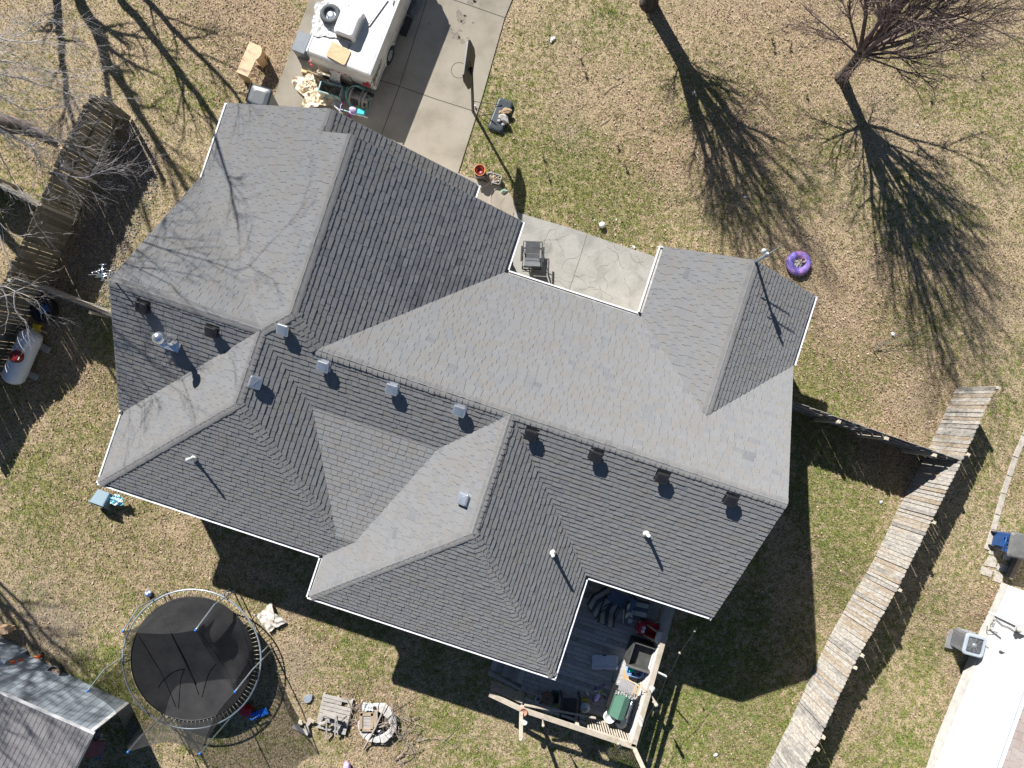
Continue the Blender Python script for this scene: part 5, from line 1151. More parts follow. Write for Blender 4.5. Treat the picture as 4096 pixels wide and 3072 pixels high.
b = MB(); b.T = frame_at((c.x, c.y, 0), -.1); loft(b, [([(x + .14, y) for x, y in ((-.09, -.13), (.02, -.13), (.12, -.11), (.08, -.05), (.09, .05), (.13, .10), (.03, .11), (-.09, .13))], .0), ([(x + .14, y) for x, y in ((-.09, -.13), (.02, -.13), (.12, -.11), (.08, -.05), (.09, .05), (.13, .10), (.03, .11), (-.09, .13))], .16)]); b.build('yellow_half', solid('yellow_plastic', (.58, .44, .02), rough=.4), t_)
# fallen log at the far left
b = MB(); b.tube([P(-40, 470, .18), P(40, 480, .17), P(110, 500, .16), P(165, 530, .14), P(212, 560, .10)], [.15, .14, .13, .11, .07], 12); tag(b.build('fallen_log', mat('log_bark', [(.14, .10, .075), (.26, .20, .16), (.34, .28, .23)], scale=6, rough=.95, bump=.8, stretch=(1, 3, 1))), 'rotting log lying on the ground left of the dark fence', 'log')
# pale tote against the house back left corner
t0 = P(432, 1990, .0); t_ = thing('plastic_tote', 'pale blue plastic tote tipped on its side at the back left roof corner', 'tote', t0); an = pang(380, 1962, 445, 1985)
b = MB(); T_ = frame_at(t0 + UP * .30, an) @ Matrix.Rotation(math.radians(-12), 4, 'X') @ Matrix.Rotation(math.radians(80), 4, 'X'); b.T = T_
loft(b, [(rrect(.44, .40, .05), -.22), (rrect(.50, .46, .06), .20), (rrect(.55, .50, .06), .20), (rrect(.55, .50, .06), .24), (rrect(.49, .45, .06), .24), (rrect(.43, .38, .05), -.19)]); b.build('tub', solid('pale_blue_plastic', (.15, .23, .29), rough=.6, var=.06), t_)
c = P(480, 1990, .0); b = MB(); b.cloth(c + UP * .25, .6, .28, -.35, 30, 18, .12, 41, 7, .4); tag(b.build('pool_float', mat('cyan_vinyl', [(.02, .30, .50), (.10, .48, .66), (.62, .68, .70), (.5, .45, .40)], scale=9, rough=.3)), 'crumpled blue and silver pool float spilling from the tote', 'pool float')
# small weather meter at the corner
p_ = HW(-10.28, 3.70, e + .08); b = MB(); b.lathe(p_, [(.05, 0), (.05, .06), (.03, .09), (.001, .10)], 12); tag(b.build('rain_gauge', M_STEEL), 'little grey instrument clipped to the left roof corner', 'instrument')
# ================================================================ TRAMPOLINE
tc_ = P(767, 2636, .9); gzt = tc_.z - .9; TR = 2.17
tr_ = thing('trampoline', 'large round black trampoline with drooping net and blue capped poles', 'trampoline', (tc_.x, tc_.y, gzt))
M_GALV = solid('galvanised_tube', (.42, .49, .56), rough=.35, metal=.55, var=.1)
b = MB(); b.ring(tc_, TR, .025, 96, 8); b.build('frame_ring', M_GALV, tr_)
MR = 1.92; b = MB(); n = 60; vs = [(tc_.x, tc_.y, tc_.z - .09)]; fs = []
for k in range(1, 13):
    for i in range(n): a = i / n * 6.2832; r_ = MR * k / 12; vs.append((tc_.x + r_ * math.cos(a), tc_.y + r_ * math.sin(a), tc_.z - .02 - .07 * (1 - (k / 12) ** 2)))
for i in range(n): fs.append((0, 1 + i, 1 + (i + 1) % n))
for k in range(11):
    for i in range(n): fs.append((1 + k * n + i, 1 + (k + 1) * n + i, 1 + (k + 1) * n + (i + 1) % n, 1 + k * n + (i + 1) % n))
b.add(vs, fs, smooth=True); b.build('jumping_mat', mat('black_mat', [(.012, .012, .014), (.024, .024, .026), (.035, .035, .036)], scale=1.6, rough=.7, detail=6, fine=.1), tr_)
b = MB(); b.ring(tc_ - UP * .02, MR, .022, 80, 6); b.build('mat_binding', M_BLACKM, tr_)
b = MB()
for i in range(96):
    a = i / 96 * 6.2832; d = Vector((math.cos(a), math.sin(a), 0)); b.tube([tc_ + d * MR - UP * .02, tc_ + d * (TR - .02)], .0095, 4, col=.5)
b.build('springs', solid('rusty_springs', (.40, .36, .30), rough=.4, metal=.4), tr_)
tops = [P(782, 2521, 2.95), P(491, 2526, 2.95), P(350, 2765, 2.95), P(512, 3008, 2.95), P(799, 3015, 2.95), P(940, 2767, 2.95)]
ctop = sum(tops, Vector()) / 6; feet = []
for tp in tops:
    d = (tp - ctop); d.z = 0; d.normalize(); q = tc_ + d * (TR + .06); feet.append(q)
    b = MB(); g0 = Vector((q.x, q.y, gzt)); b.tube([g0 + UP * .02, q, q + UP * .9, q.lerp(tp, .8) + UP * .2, tp], .022, 7); po = b.build('net_pole', M_GALV, tr_)
    b = MB(); b.blob(tp, .038, 1, 0, 2); b.build('pole_cap', solid('blue_plastic', (.02, .16, .55), rough=.35), po)
for k in range(6):
    a = math.atan2(feet[k].y - tc_.y, feet[k].x - tc_.x) + .30; b = MB(); d1 = Vector((math.cos(a - .22), math.sin(a - .22), 0)); d2 = Vector((math.cos(a + .22), math.sin(a + .22), 0))
    b.tube([tc_ + d1 * TR, Vector((tc_.x, tc_.y, gzt + .0)) + d1 * TR], .021, 7); b.build('leg', M_GALV, tr_)
# net: sagging panels between pole tops and the mat edge
M_NET = mat('black_netting', [(.035, .035, .037), (.055, .055, .057)], scale=2.2, rough=.9, alpha=.60, spec=.05)
b = MB(); NA, NZ_ = 14, 9; vs = []; fs = []; cols_ = 0
for k in range(6):
    p0, p1 = tops[k], tops[(k + 1) % 6]; f0, f1 = feet[k], feet[(k + 1) % 6]
    if k == 1: sagz = .65
    else: sagz = .25
    for i in range(NA):
        t = i / NA; top = p0.lerp(p1, t); top = top - UP * (sagz * math.sin(math.pi * t)) + (ctop - top) * (.10 * math.sin(math.pi * t)) * Vector((1, 1, 0)).length * .7
        top.z = p0.lerp(p1, t).z - sagz * math.sin(math.pi * t)
        bt = f0.lerp(f1, t) - tc_; bt.z = 0; bt = tc_ + bt.normalized() * (MR + .04) - UP * .02
        for j in range(NZ_ + 1):
            s_ = j / NZ_; q = top.lerp(bt, s_); bulge = math.sin(math.pi * s_) * (.10 + .08 * math.sin(t * 9 + k)); dd = (Vector((ctop.x, ctop.y, 0)) - Vector((q.x, q.y, 0))).normalized()
            vs.append(q + dd * bulge)
        cols_ += 1
m_ = NZ_ + 1
for c_ in range(cols_):
    c2 = (c_ + 1) % cols_
    for j in range(NZ_): fs.append((c_ * m_ + j, c_ * m_ + j + 1, c2 * m_ + j + 1, c2 * m_ + j))
b.add(vs, fs, smooth=True); net = b.build('safety_net', M_NET, tr_)
# loose overlap of the net, hanging over the mat
b = MB()
for A, B, s_ in ((P(553, 2542, 2.2), P(704, 2827, .95), .02), (P(674, 2512, 2.3), P(796, 2781, .95), .02), (P(800, 2530, 2.2), P(935, 2740, 1.0), .02), (P(553, 2542, 2.2), P(444, 2628, 2.2), -.02)): b.tube([A.lerp(B, q / 6) - UP * math.sin(q / 6 * 3.14) * .12 + Vector((rng.gauss(0, .008), rng.gauss(0, .008), 0)) for q in range(7)], .011, 4); b.build('net_seam', M_BLACKM, net)
# scooter/slide toy by the trampoline
c = P(1002, 2842, 0); t_ = thing('toy_slide', 'red and blue plastic toddler toy under the edge of the trampoline', 'toy', c); an = pang(975, 2815, 1060, 2870)
b = MB(); b.T = frame_at(c, an + .3); rbox(b, (-.10, .05, .15), (.34, .26, .28), .05, .02); b.build('seat', M_RED, t_)
b = MB(); b.T = frame_at(c, an + .3); b.beam((-.15, -.12, .08), (.30, -.02, .05), .12, .05); b.beam((.25, -.05, .05), (.55, .22, .12), .22, .03); b.tube([(-.25, -.1, .05), (.2, -.12, .30), (.4, .1, .3)], .03, 6); b.build('slide', solid('bright_blue_plastic', (.02, .14, .60), rough=.35), t_)
c = P(1084, 2472, 0); b = MB(); b.cloth(c + UP * .07, .60, .72, .6, 30, 34, .07, 51, 4, .35); tag(b.build('crumpled_sheet', mat('tan_grey_sheet', [(.34, .34, .36), (.55, .50, .42), (.62, .60, .58)], scale=2.5, rough=.7)), 'crumpled tan and grey sheet on the lawn right of the trampoline', 'sheet')
b = MB(); b.beam(P(1088, 2420, .16), P(1100, 2462, .16), .015, .015); b.beam(P(1100, 2462, .16), P(1092, 2490, .16), .012, .015); tag(b.build('stick', M_BARK), 'thin stick on the crumpled sheet', 'stick')
c = P(237, 2677, 0); t_ = thing('plant_pot', 'grey black round pot of dry leaves by the shed', 'pot', c); b = MB(); b.lathe(c, [(.15, 0), (.20, .26), (.215, .27), (.215, .30), (.19, .30), (.17, .18), (.001, .18)], 30); b.build('pot', solid('grey_black_plastic', (.07, .07, .08), rough=.5), t_)
b = MB(); rd = random.Random(14)
for k in range(150): a = rd.uniform(0, 6.28); r_ = rd.uniform(0, .17); s_ = rd.uniform(.015, .03); b.box(c + Vector((r_ * math.cos(a), r_ * math.sin(a), .20 + rd.uniform(0, .03))), (s_, s_ * 1.5, .003), rz=a, rx=rd.uniform(-.6, .6), col=rd.random())
b.build('leaf_filling', M_LEAF, t_)
# ---------------------------------------------------------------- stone, bracket, pallet, fire ring
def c3(x, y): return (1150 + x * .3937, 2750 + y * .3937)
b = MB(); pl = [P(*c3(x, y), .10) for x, y in ((152, 115), (180, 92), (215, 80), (250, 85), (246, 120), (225, 150), (195, 160), (165, 145))]; zz = pl[0].z; b.prism(pl, zz - .10, zz - .0); tag(b.build('flat_stone', mat('slate', [(.20, .23, .27), (.32, .35, .39)], scale=6, rough=.7)), 'blue grey flat stone right of the trampoline shadow', 'stone')
t_ = thing('wooden_bracket', 'grey V-shaped piece of broken wooden furniture on the lawn', 'broken furniture', P(*c3(150, 420)))
M_GREYW = mat('grey_weathered_wood', [(.26, .24, .22), (.40, .375, .345), (.50, .47, .43)], scale=4, rough=.9, stretch=(1, 3, 1), fine=.15, tone=.4)
for pts in (((55, 390), (212, 470)), ((212, 475), (190, 385)), ((100, 400), (140, 350)), ((195, 385), (235, 330))):
    b = MB(); b.beam(P(*c3(*pts[0]), .08), P(*c3(*pts[1]), .12), .12, .05); b.build('wooden_arm', M_GREYW, t_)
b = MB(); b.beam(P(*c3(110, 345), .2), P(*c3(155, 362), .2), .12, .04); b.beam(P(*c3(205, 318), .28), P(*c3(268, 350), .28), .09, .04); b.build('crosspiece', mat('pale_tan_wood', [(.42, .36, .28), (.55, .48, .38)], scale=4, rough=.9), t_)
# pallet
q0, q1, q2, q3 = [P(*c3(x, y), .14) for x, y in ((362, 60), (665, 132), (585, 487), (283, 410))]
t_ = thing('wooden_pallet', 'grey wooden pallet with broken boards, chair remains on top', 'pallet', P(*c3(470, 280))); rd = random.Random(2)
for k in range(9):
    t0_, t1_ = k / 9 + .012, (k + 1) / 9 - .012; a0, a1, b0_, b1_ = q0.lerp(q3, t0_), q0.lerp(q3, t1_), q1.lerp(q2, t0_), q1.lerp(q2, t1_)
    z_ = a0.z + rd.uniform(-.006, .006)
    if k == 7: a0, a1 = a0.lerp(b0_, .55), a1.lerp(b1_, .55)
    if k == 1: b0_, b1_ = b0_.lerp(a0, .34), b1_.lerp(a1, .34)
    b = MB(); b.prism([a0, b0_, b1_, a1], z_ - .022, z_, col=rd.random()); b.build('deck_board', M_GREYW, t_)
    if k == 1: b = MB(); b.prism([q1.lerp(q2, t0_).lerp(q0.lerp(q3, t0_), .14), q1.lerp(q2, t0_), q1.lerp(q2, t1_), q1.lerp(q2, t1_).lerp(q0.lerp(q3, t1_), .14)], z_ - .022, z_, col=rd.random()); b.build('deck_board', M_GREYW, t_)
for t in (.03, .5, .97): b = MB(); b.beam(q0.lerp(q1, t) - UP * .07, q3.lerp(q2, t) - UP * .07, .06, .09); b.build('stringer', M_GREYW, t_)
t_ = thing('wooden_chair', 'overturned grey wooden chair lying on the pallet', 'chair', P(*c3(430, 300), .14)); Z = .14
for (x0, y0, z0, x1, y1, z1, w_b, nm) in ((345, 270, .30, 320, 370, .26, .10, 'leg'), (360, 265, .42, 490, 310, .42, .09, 'seat_rail'), (375, 300, .36, 480, 312, .36, .05, 'stretcher'), (490, 275, .50, 483, 490, .20, .04, 'leg'), (505, 290, .48, 510, 480, .2, .035, 'leg'), (397, 340, .46, 395, 520, .12, .05, 'leg'), (325, 370, .30, 405, 345, .42, .07, 'armrest'), (385, 340, .5, 410, 340, .5, .09, 'arm_end'), (488, 290, .55, 500, 340, .5, .07, 'back_post')):
    b = MB(); b.beam(P(*c3(x0, y0), z0 + 0), P(*c3(x1, y1), z1), w_b, .04); b.build(nm, M_GREYW, t_)
# fire pit ring of concrete segments
c = P(1515, 2886, 0); t_ = thing('fire_pit', 'round ring of broken concrete blocks used as a fire pit, full of sticks', 'fire pit', c); rd = random.Random(12); M_CBLK = mat('pale_concrete', [(.38, .36, .34), (.52, .50, .48), (.60, .58, .56)], scale=5, rough=.95, fine=.12, bump=.4)
for k in range(13):
    if 5 <= k <= 7 and False: continue
    a = k / 13 * 6.2832 + .1; am = a + .20; r0_, r1_ = .38 + rd.uniform(-.03, .03), .60 + rd.uniform(-.03, .03); pl = []
    for (r_, aa) in ((r0_, a), (r1_, a), (r1_ + .02, am), (r1_, a + .42), (r0_, a + .42), (r0_ + .01, am)): pl.append((c.x + r_ * math.cos(aa), c.y + r_ * math.sin(aa)))
    b = MB(); hz = c.z + rd.uniform(.20, .27); b.prism(pl, c.z - .02, hz, col=rd.random()); b.build('block', M_CBLK, t_)
b = MB(); b.lathe(c, [(.40, .01), (.2, .03), (.001, .04)], 20); b.build('ash', mat('ash', [(.03, .025, .022), (.12, .09, .07)], scale=12, rough=1), t_)
c2 = P(*c3(820, 190), .3); b = MB(); b.cloth(c2, .36, .26, -.1, 26, 20, .05, 61, 10, .2); tag(b.build('white_bag', M_TARP), 'crumpled white paper sack on the upper left of the fire pit', 'sack')
t_ = thing('broken_crate', 'small slatted wooden crate lid resting on the left side of the fire pit', 'wooden frame', P(*c3(810, 330), .27)); Zf = .30
M_TW = mat('tan_timber', [(.30, .23, .16), (.42, .34, .25)], scale=5, rough=.9)
for (x0, y0, x1, y1, w_b) in ((740, 270, 870, 272, .10), (748, 260, 745, 440, .10), (740, 432, 870, 432, .08), (862, 260, 858, 430, .09), (885, 230, 890, 400, .08), (775, 225, 775, 260, .10)): b = MB(); b.beam(P(*c3(x0, y0), Zf), P(*c3(x1, y1), Zf), w_b, .035); b.build('rail', M_TW, t_)
for k in range(4): b = MB(); y = 300 + k * 34; b.beam(P(*c3(760, y), Zf - .03), P(*c3(852, y), Zf - .03), .115, .02); b.build('slat', M_GREYW, t_)
def twig_heap(name, cx_, cy_, sx_, sy_, n, z, seed, label, m, rmin=.005, rmax=.013, lmin=.25, lmax=.9):
    rd = random.Random(seed); b = MB()
    for k in range(n):
        p_ = P(cx_ + rd.gauss(0, sx_), cy_ + rd.gauss(0, sy_), rd.uniform(.02, z)); a = rd.uniform(0, 6.28); L_ = rd.uniform(lmin, lmax); r_ = rd.uniform(rmin, rmax); pts = [p_]
        for q in range(5): a += rd.uniform(-.3, .3); pts.append(pts[-1] + Vector((math.cos(a), math.sin(a), rd.uniform(-.12, .12))) * L_ / 5)
        pts = [Vector((q.x, q.y, max(q.z, gz(q.x, q.y) + .01))) for q in pts]
        b.tube(pts, [r_ * (1 - .12 * i) for i in range(6)], 4, cap=False, col=rd.random())
        if rd.random() < .6: i = rd.randint(1, 4); a2 = a + rd.choice((-.8, .8)); b.tube([pts[i], pts[i] + Vector((math.cos(a2), math.sin(a2), .1)) * L_ * .3], [r_ * .6, r_ * .3], 3, cap=False)
    o = b.build(name, m); o['label'] = label; o['category'] = 'brushwood'; return o
M_STICK = mat('grey_sticks', [(.17, .13, .11), (.32, .27, .23), (.42, .37, .33)], scale=6, rough=.95, tone=.7)
h1 = twig_heap('brushwood', 1580, 2890, 34, 38, 46, .45, 1, 'heap of thin grey sticks over the right half of the fire pit', M_STICK); h1['kind'] = 'stuff'
h2 = twig_heap('brushwood', 1650, 2990, 50, 32, 26, .12, 2, 'loose fallen branches on the grass below the fire pit', M_STICK); h2['kind'] = 'stuff'
h3 = twig_heap('brushwood', 1408, 2850, 12, 35, 26, .2, 3, 'thin twigs caught between the pallet and the fire pit', M_STICK); h3['kind'] = 'stuff'
h4 = twig_heap('brushwood', 2370, 3000, 70, 25, 40, .15, 4, 'twigs in the shade below the deck rail', M_STICK, .003, .008); h4['kind'] = 'stuff'
for (a0, a1, z0, z1, r_, lb) in ((c3(778, 622), c3(1000, 165), .1, .62, .035, 'longest pale branch leaning over the fire pit'), (c3(885, 570), c3(1028, 560), .06, .08, .022, 'short thick stick lying below the fire pit'), (c3(925, 395), c3(1010, 365), .3, .3, .05, 'thick split log inside the fire pit'), (c3(905, 230), c3(905, 450), .35, .3, .03, 'dark stick standing across the fire pit centre'), (c3(1095, 745), c3(1215, 590), .05, .1, .018, 'curved branch on the grass right below the fire pit')):
    b = MB(); A, B = P(*a0, z0), P(*a1, z1); m1 = A.lerp(B, .5) + Vector((.03, -.02, .03)); b.tube([A, m1, B], [r_, r_ * .85, r_ * .55], 8, col=.7); tag(b.build('branch', M_STICK), lb, 'branch')
b = MB(); b.blob(P(*c3(945, 445), .12), .06, 3, .3, 2, (1.5, 1, .6)); tag(b.build('paper_scrap', M_TARP), 'white paper scrap inside the fire pit', 'litter')
# litter on the lawns
for (x, y, s_, lb) in ((2210, 157, .085, 'white crumpled bag on the front lawn, largest scrap there'), (2774, 372, .055, 'pale round lid lying in the left tree shadow'), (2982, 788, .05, 'white card scrap below the left tree shadow'), (3670, 502, .035, 'bright scrap between the right tree and its shadow'), (2536, 988, .06, 'clear crushed bottle at the patio edge'), (3572, 1338, .07, 'grey scrap among the leaves right of the roof'), (3505, 1728, .05, 'white scrap by the short fence'), (2863, 3020, .06, 'pinkish white scrap at the bottom right lawn'), (1600, 2840, .03, 'tiny scrap right of the fire pit'), (455, 582, .05, 'grey scrap in the gravel by the dark fence'), (535, 590, .05, 'pale flat scrap on the shaded gravel'), (2379, 880, .025, 'white speck left of the white ball'), (2466, 879, .03, 'white speck right of the white ball'), (3525, 2008, .06, 'white folded scrap at the foot of the long fence')):
    b = MB(); b.blob(P(x, y, s_ * .4), s_, int(x), .35, 2, (1.2, .8, .4), x * .1, smooth=False); tag(b.build('litter', M_TARP), lb, 'litter')
b = MB(); rd = random.Random(3)
for k in range(9): a = rd.uniform(-.7, .9); p_ = P(3500 + rd.gauss(0, 10), 1385 + rd.gauss(0, 6), rd.uniform(.02, .2)); b.tube([p_, p_ + Vector((math.cos(a), math.sin(a), .15)) * rd.uniform(.3, 1.0), p_ + Vector((math.cos(a), math.sin(a) + .1, .2)) * rd.uniform(1.0, 1.6)], [.008, .006, .003], 4)
b.tube([P(3495, 1408, 0), P(3510, 1398, .25), P(3530, 1380, .55)], [.02, .016, .01], 5); tag(b.build('twiggy_sapling', M_STICK), 'dead twiggy sapling in the leaves right of the roof', 'sapling')
for (pts, lb) in (((( 2450, 300), (2470, 315), (2500, 300)), 'pale twig beside another in the front lawn'), (((2415, 375), (2440, 350), (2500, 320)), 'long thin twig in the front lawn'), (((2400, 500), (2430, 480), (2440, 470)), 'forked pale twig in the mid front lawn'), (((2780, 610), (2800, 650), (2850, 705)), 'pale branch lying in the left tree shadow')):
    b = MB(); b.tube([P(x, y, .03) for x, y in pts], [.012, .010, .006], 5); tag(b.build('twig', mat('pale_twig', [(.42, .36, .28), (.55, .48, .38)], scale=6)), lb, 'twig')
# ================================================================ SHED bottom left
M_SHEDW = mat('pale_blue_siding', [(.30, .35, .41), (.35, .40, .46), (.39, .44, .50)], scale=1.5, rough=.6, detail=5)
K = P(509, 2810, 0); J = P(0, 2566, 0); wd_ = (J - K).normalized(); zs0 = K.z; HT = 2.05
shed = thing('garden_shed', 'shed with pale blue grooved wall and grey shingle roof in the bottom left corner', 'shed', K); out_n = Vector((wd_.y, -wd_.x, 0)); out_n = out_n if out_n.dot(-P(300, 2900, 0) + P(300, 2600, 0)) > 0 else -out_n
b = MB(); LW = 6.5; x = 0.0; SLP = .22
while x < LW:
    w1 = .20; h0 = HT + SLP * x
    p0, p1 = K + wd_ * x, K + wd_ * (x + w1 - .014); b.quad(p0, p1, p1 + UP * (h0 + SLP * w1), p0 + UP * h0, col=rng.random())
    q0_, q1_ = p1, K + wd_ * (x + w1); i0, i1 = q0_ - out_n * .018, q1_ - out_n * .018; b.quad(i0, i1, i1 + UP * (h0 + SLP * w1), i0 + UP * h0); b.quad(q0_, i0, i0 + UP * h0, q0_ + UP * h0); b.quad(i1, q1_, q1_ + UP * h0, i1 + UP * h0)
    x += w1
b.build('wall', M_SHEDW, shed)
b = MB(); in_n = -out_n; Kr = K + wd_ * 1.5; p1 = Kr + in_n * 3.2; b.quad(Kr, p1, p1 + UP * (HT + .35), Kr + UP * (HT + .35)); b.build('end_wall', M_SHEDW, shed)
b = MB(); b.beam(K + UP * HT / 2 + out_n * .015, K + UP * HT / 2 + out_n * .015 + UP * .001, .08, .08) if False else None
b.beam(K + UP * .02 - wd_ * .02, K + UP * HT - wd_ * .02, .10, .05, up=out_n); b.build('corner_trim', M_WHITE, shed)
TA_ = PA(374, 2934, zs0 + HT + .03); TBp = PA(0, 2770, zs0 + HT + .03)
for _ in range(5): TBp = PA(0, 2770, zs0 + HT + .03 + SLP * (TBp - TA_).length)
ed_ = (TBp - TA_).normalized(); b = MB(); b.beam(TA_ - ed_ * .02, TA_ + ed_ * 6.5, .07, .09); b.build('rake_trim', M_WHITE, shed)
rp_ = PA(300, 3082, zs0 + HT + .03); er = (rp_ - TA_).normalized(); b = MB(); b.beam(TA_, TA_ + er * 3.5 - UP * .02, .04, .09); b.build('eave_trim', M_WHITE, shed)
f3 = [TA_ + UP * .05, TA_ + ed_ * 6.3 + UP * .05, TA_ + ed_ * 6.3 + er * 3.4 + UP * .05, TA_ + er * 3.4 + UP * .05]
sh3 = MB(); bs3 = MB(); ppd = Vector((er.y, -er.x, 0)); ppd = ppd if ppd.dot(ed_) < 0 else -ppd
def shingle_any(mb, base, pts, down, **k):
    """same shingle layer for a roof whose eave is not at the house eave height"""
    z = min(p.z for p in pts); dz = 2.85 - z; m2, b2 = MB(), MB(); shingles(m2, b2, [p + UP * dz for p in pts], down, **k)
    m2.v = [(x, y, q - dz) for x, y, q in m2.v]; b2.v = [(x, y, q - dz) for x, y, q in b2.v]
    mb.add(m2.v, m2.f); mb.c[-len(m2.f):] = m2.c; base.add(b2.v, b2.f)
shingle_any(sh3, bs3, f3, ppd, seed=90, expo=.135, wmin=.30, wmax=.36, flat_t=.009)
M_SH2 = mat('shed_shingles', [(.20, .19, .195), (.26, .25, .255), (.30, .29, .29)], scale=1.5, rough=.95, tone=.6, fine=.1, fscale=60, spec=.15)
o = sh3.build('roof', M_SH2, shed); bs3.build('roof_underlay', M_DECKING, o)
# lean-to closet on the shed wall
cbx = [(0, 2542), (112, 2600), (96, 2632), (0, 2662)]
q0 = P(111, 2600, 0); T_ = frame_at(Vector((q0.x, q0.y, zs0)), math.atan2(wd_.y, wd_.x)); b = MB(); b.T = T_
b.add([(0, 0, 0), (2.2, 0, 0), (2.2, .55, 0), (0, .55, 0), (0, 0, 1.25), (2.2, 0, 1.25), (2.2, .55, 1.25), (0, .55, 1.25)] if False else [(0, 0, 0), (2.4, 0, 0), (2.4, .7, 0), (0, .7, 0), (0, 0, 1.0), (2.4, 0, 1.0), (2.4, .7, 1.15), (0, .7, 1.15)], [(3, 2, 1, 0), (4, 5, 6, 7), (0, 1, 5, 4), (1, 2, 6, 5), (2, 3, 7, 6), (3, 0, 4, 7)])
o = b.build('closet', M_SHEDW, shed)
# string trimmer
A, B = P(165, 2625, .35), P(42, 2650, 1.15); t_ = thing('string_trimmer', 'orange string trimmer leaning against the shed closet', 'garden tool', P(170, 2640)); d = B - A
M_OR = solid('orange_plastic', (.70, .10, .02), rough=.4, var=.1)
b = MB(); b.tube([A, B], .014, 7); b.build('shaft', M_STEEL, t_); b = MB(); b.tube([A.lerp(B, .60), A.lerp(B, .78)], .035, 8); b.tube([A.lerp(B, .85), B], .045, 8); b.build('handle', M_OR, t_); b = MB(); b.tube([A - d * .02, A.lerp(B, .2)], [.06, .04], 10); b.build('motor_housing', M_OR, t_)
b = MB(); q = A - d * .03; b.lathe(q, [(.13, .0), (.12, .04), (.04, .05), (.001, .05)], 16, nrm=(d * -1).normalized() + UP * .4); b.build('guard', M_BLKP, t_)
b = MB(); pl = [P(x, y, .6) for x, y in ((362, 2966), (421, 2966), (400, 3020), (355, 3033), (335, 3024))]; t_ = thing('toy_table', 'faded red plastic panel with blue edge leaning by the shed end', 'toy', P(375, 3000)); z_ = pl[0].z; b.prism(pl, z_ - .03, z_); b.build('panel', mat('faded_red', [(.42, .13, .12), (.52, .20, .18)], scale=3, rough=.6), t_)
b = MB(); b.beam(P(405, 3030, .5), P(375, 3042, .4), .05, .05); b.beam(P(421, 2968, .56), P(402, 3025, .56), .03, .05); b.build('edge', solid('navy_edge', (.04, .10, .25)), t_)
b = MB(); b.cloth(P(390, 2935, .4), .4, .5, .3, 22, 26, .08, 71, 6, .3); tag(b.build('grey_sack', mat('grey_sack_m', [(.25, .22, .20), (.45, .42, .40)], scale=6)), 'crumpled grey sacking beside the shed corner', 'sack')
b = MB(); b.beam(P(400, 3000, .12), P(424, 3014, .12), .06, .05); tag(b.build('wood_offcut', M_TW), 'small timber offcut beyond the red panel', 'offcut')
b = MB(); b.prism([P(x, y, .5) for x, y in ((-40, 2506), (35, 2513), (30, 2535), (-40, 2548))], P(0, 2530, .2).z, P(0, 2530, .5).z); tag(b.build('cardboard_box', mat('tan_card', [(.45, .30, .18), (.55, .40, .26)], scale=4)), 'tan box at the left edge above the shed', 'box')
# ================================================================ DECK
M_DECK = mat('deck_planks', [(.18, .175, .17), (.38, .37, .36), (.50, .49, .48), (.40, .35, .29)], scale=2.5, rough=.9, tone=.6, stretch=(1.2, 1.2, 1), fine=.2, fscale=30, distort=1.5, detail=8, spec=.2)
M_RAILW = mat('rail_timber', [(.30, .265, .21), (.40, .355, .29), (.46, .415, .345)], scale=4, rough=.9, fine=.15, distort=1.0)
DZ = .12; deck = thing('deck', 'weathered wooden deck with railings in the notch of the back roof', 'deck', HW(4.8, 6.5, 0))
b = MB(); rd = random.Random(31); v = 3.55
while v < 8.62:
    segs = [(3.45 if v < 6.65 else 3.10, 6.5)]
    for (u0, u1) in segs:
        cut = rd.uniform(u0 + .8, u1 - .5); 
        for (a, c_) in ((u0, cut), (cut + .004, u1)):
            b.T = None; A, B = HW(a, v + .068, DZ - .015), HW(c_, v + .068, DZ - .015); b.beam(A, B, .131, .03, col=rd.random())
    v += .141
b.build('deck_boards', M_DECK, deck)
b = MB()
for k, (u0, u1, z) in enumerate(((2.74, 3.09, DZ - .02), (2.40, 2.74, DZ - .16), (2.02, 2.38, DZ - .31))):
    for (q0_, q1_) in ((u0, (u0 + u1) / 2 - .003), ((u0 + u1) / 2 + .003, u1)): b.beam(HW((q0_ + q1_) / 2, 6.75, z), HW((q0_ + q1_) / 2, 8.45, z), (q1_ - q0_), .035, col=rd.random())
b.build('stairs', M_DECK, deck)
b = MB(); 
for (p_, q) in (((6.5, 3.6), (6.5, 8.64)), ((3.1, 8.64), (6.5, 8.64)), ((2.0, 8.5), (3.1, 8.64))): b.beam(HW(*p_, DZ - .20), HW(*q, DZ - .20), .05, .34)
b.build('skirt', M_DECK, deck)
RZ = DZ + .98
ra, rb, rc_, rd_ = PA(2700, 2400, RZ + .02), PA(2534, 2986, RZ + .02), PA(2092, 2840, RZ + .02), PA(1958, 2776, RZ - .25)
b = MB(); b.beam(ra, rb, .15, .04); b.build('top_rail', M_RAILW, deck); b = MB(); b.beam(rb + (rb - rc_).normalized() * .06, rc_, .15, .04); b.build('top_rail', M_RAILW, deck); b = MB(); b.beam(rc_ + UP * .0, rd_, .15, .04); b.build('stair_rail', M_RAILW, deck)
def balusters(A, B, n, z0, z1, m):
    b = MB()
    for i in range(n): p_ = A.lerp(B, (i + .5) / n); b.beam(Vector((p_.x, p_.y, z0)), Vector((p_.x, p_.y, z1)), .035, .035)
    b.beam(Vector((A.x, A.y, z0 + .06)), Vector((B.x, B.y, z0 + .06)), .04, .07); b.beam(Vector((A.x, A.y, z1 - .05)), Vector((B.x, B.y, z1 - .05)), .04, .07); return b.build('balusters', m, deck)
inn = (rc_ - rb).normalized(); side_in = (ra - rb).normalized()
balusters(rb + side_in * .06, rb.lerp(rc_, .42) + side_in * .06, 17, DZ, RZ, M_RAILW)
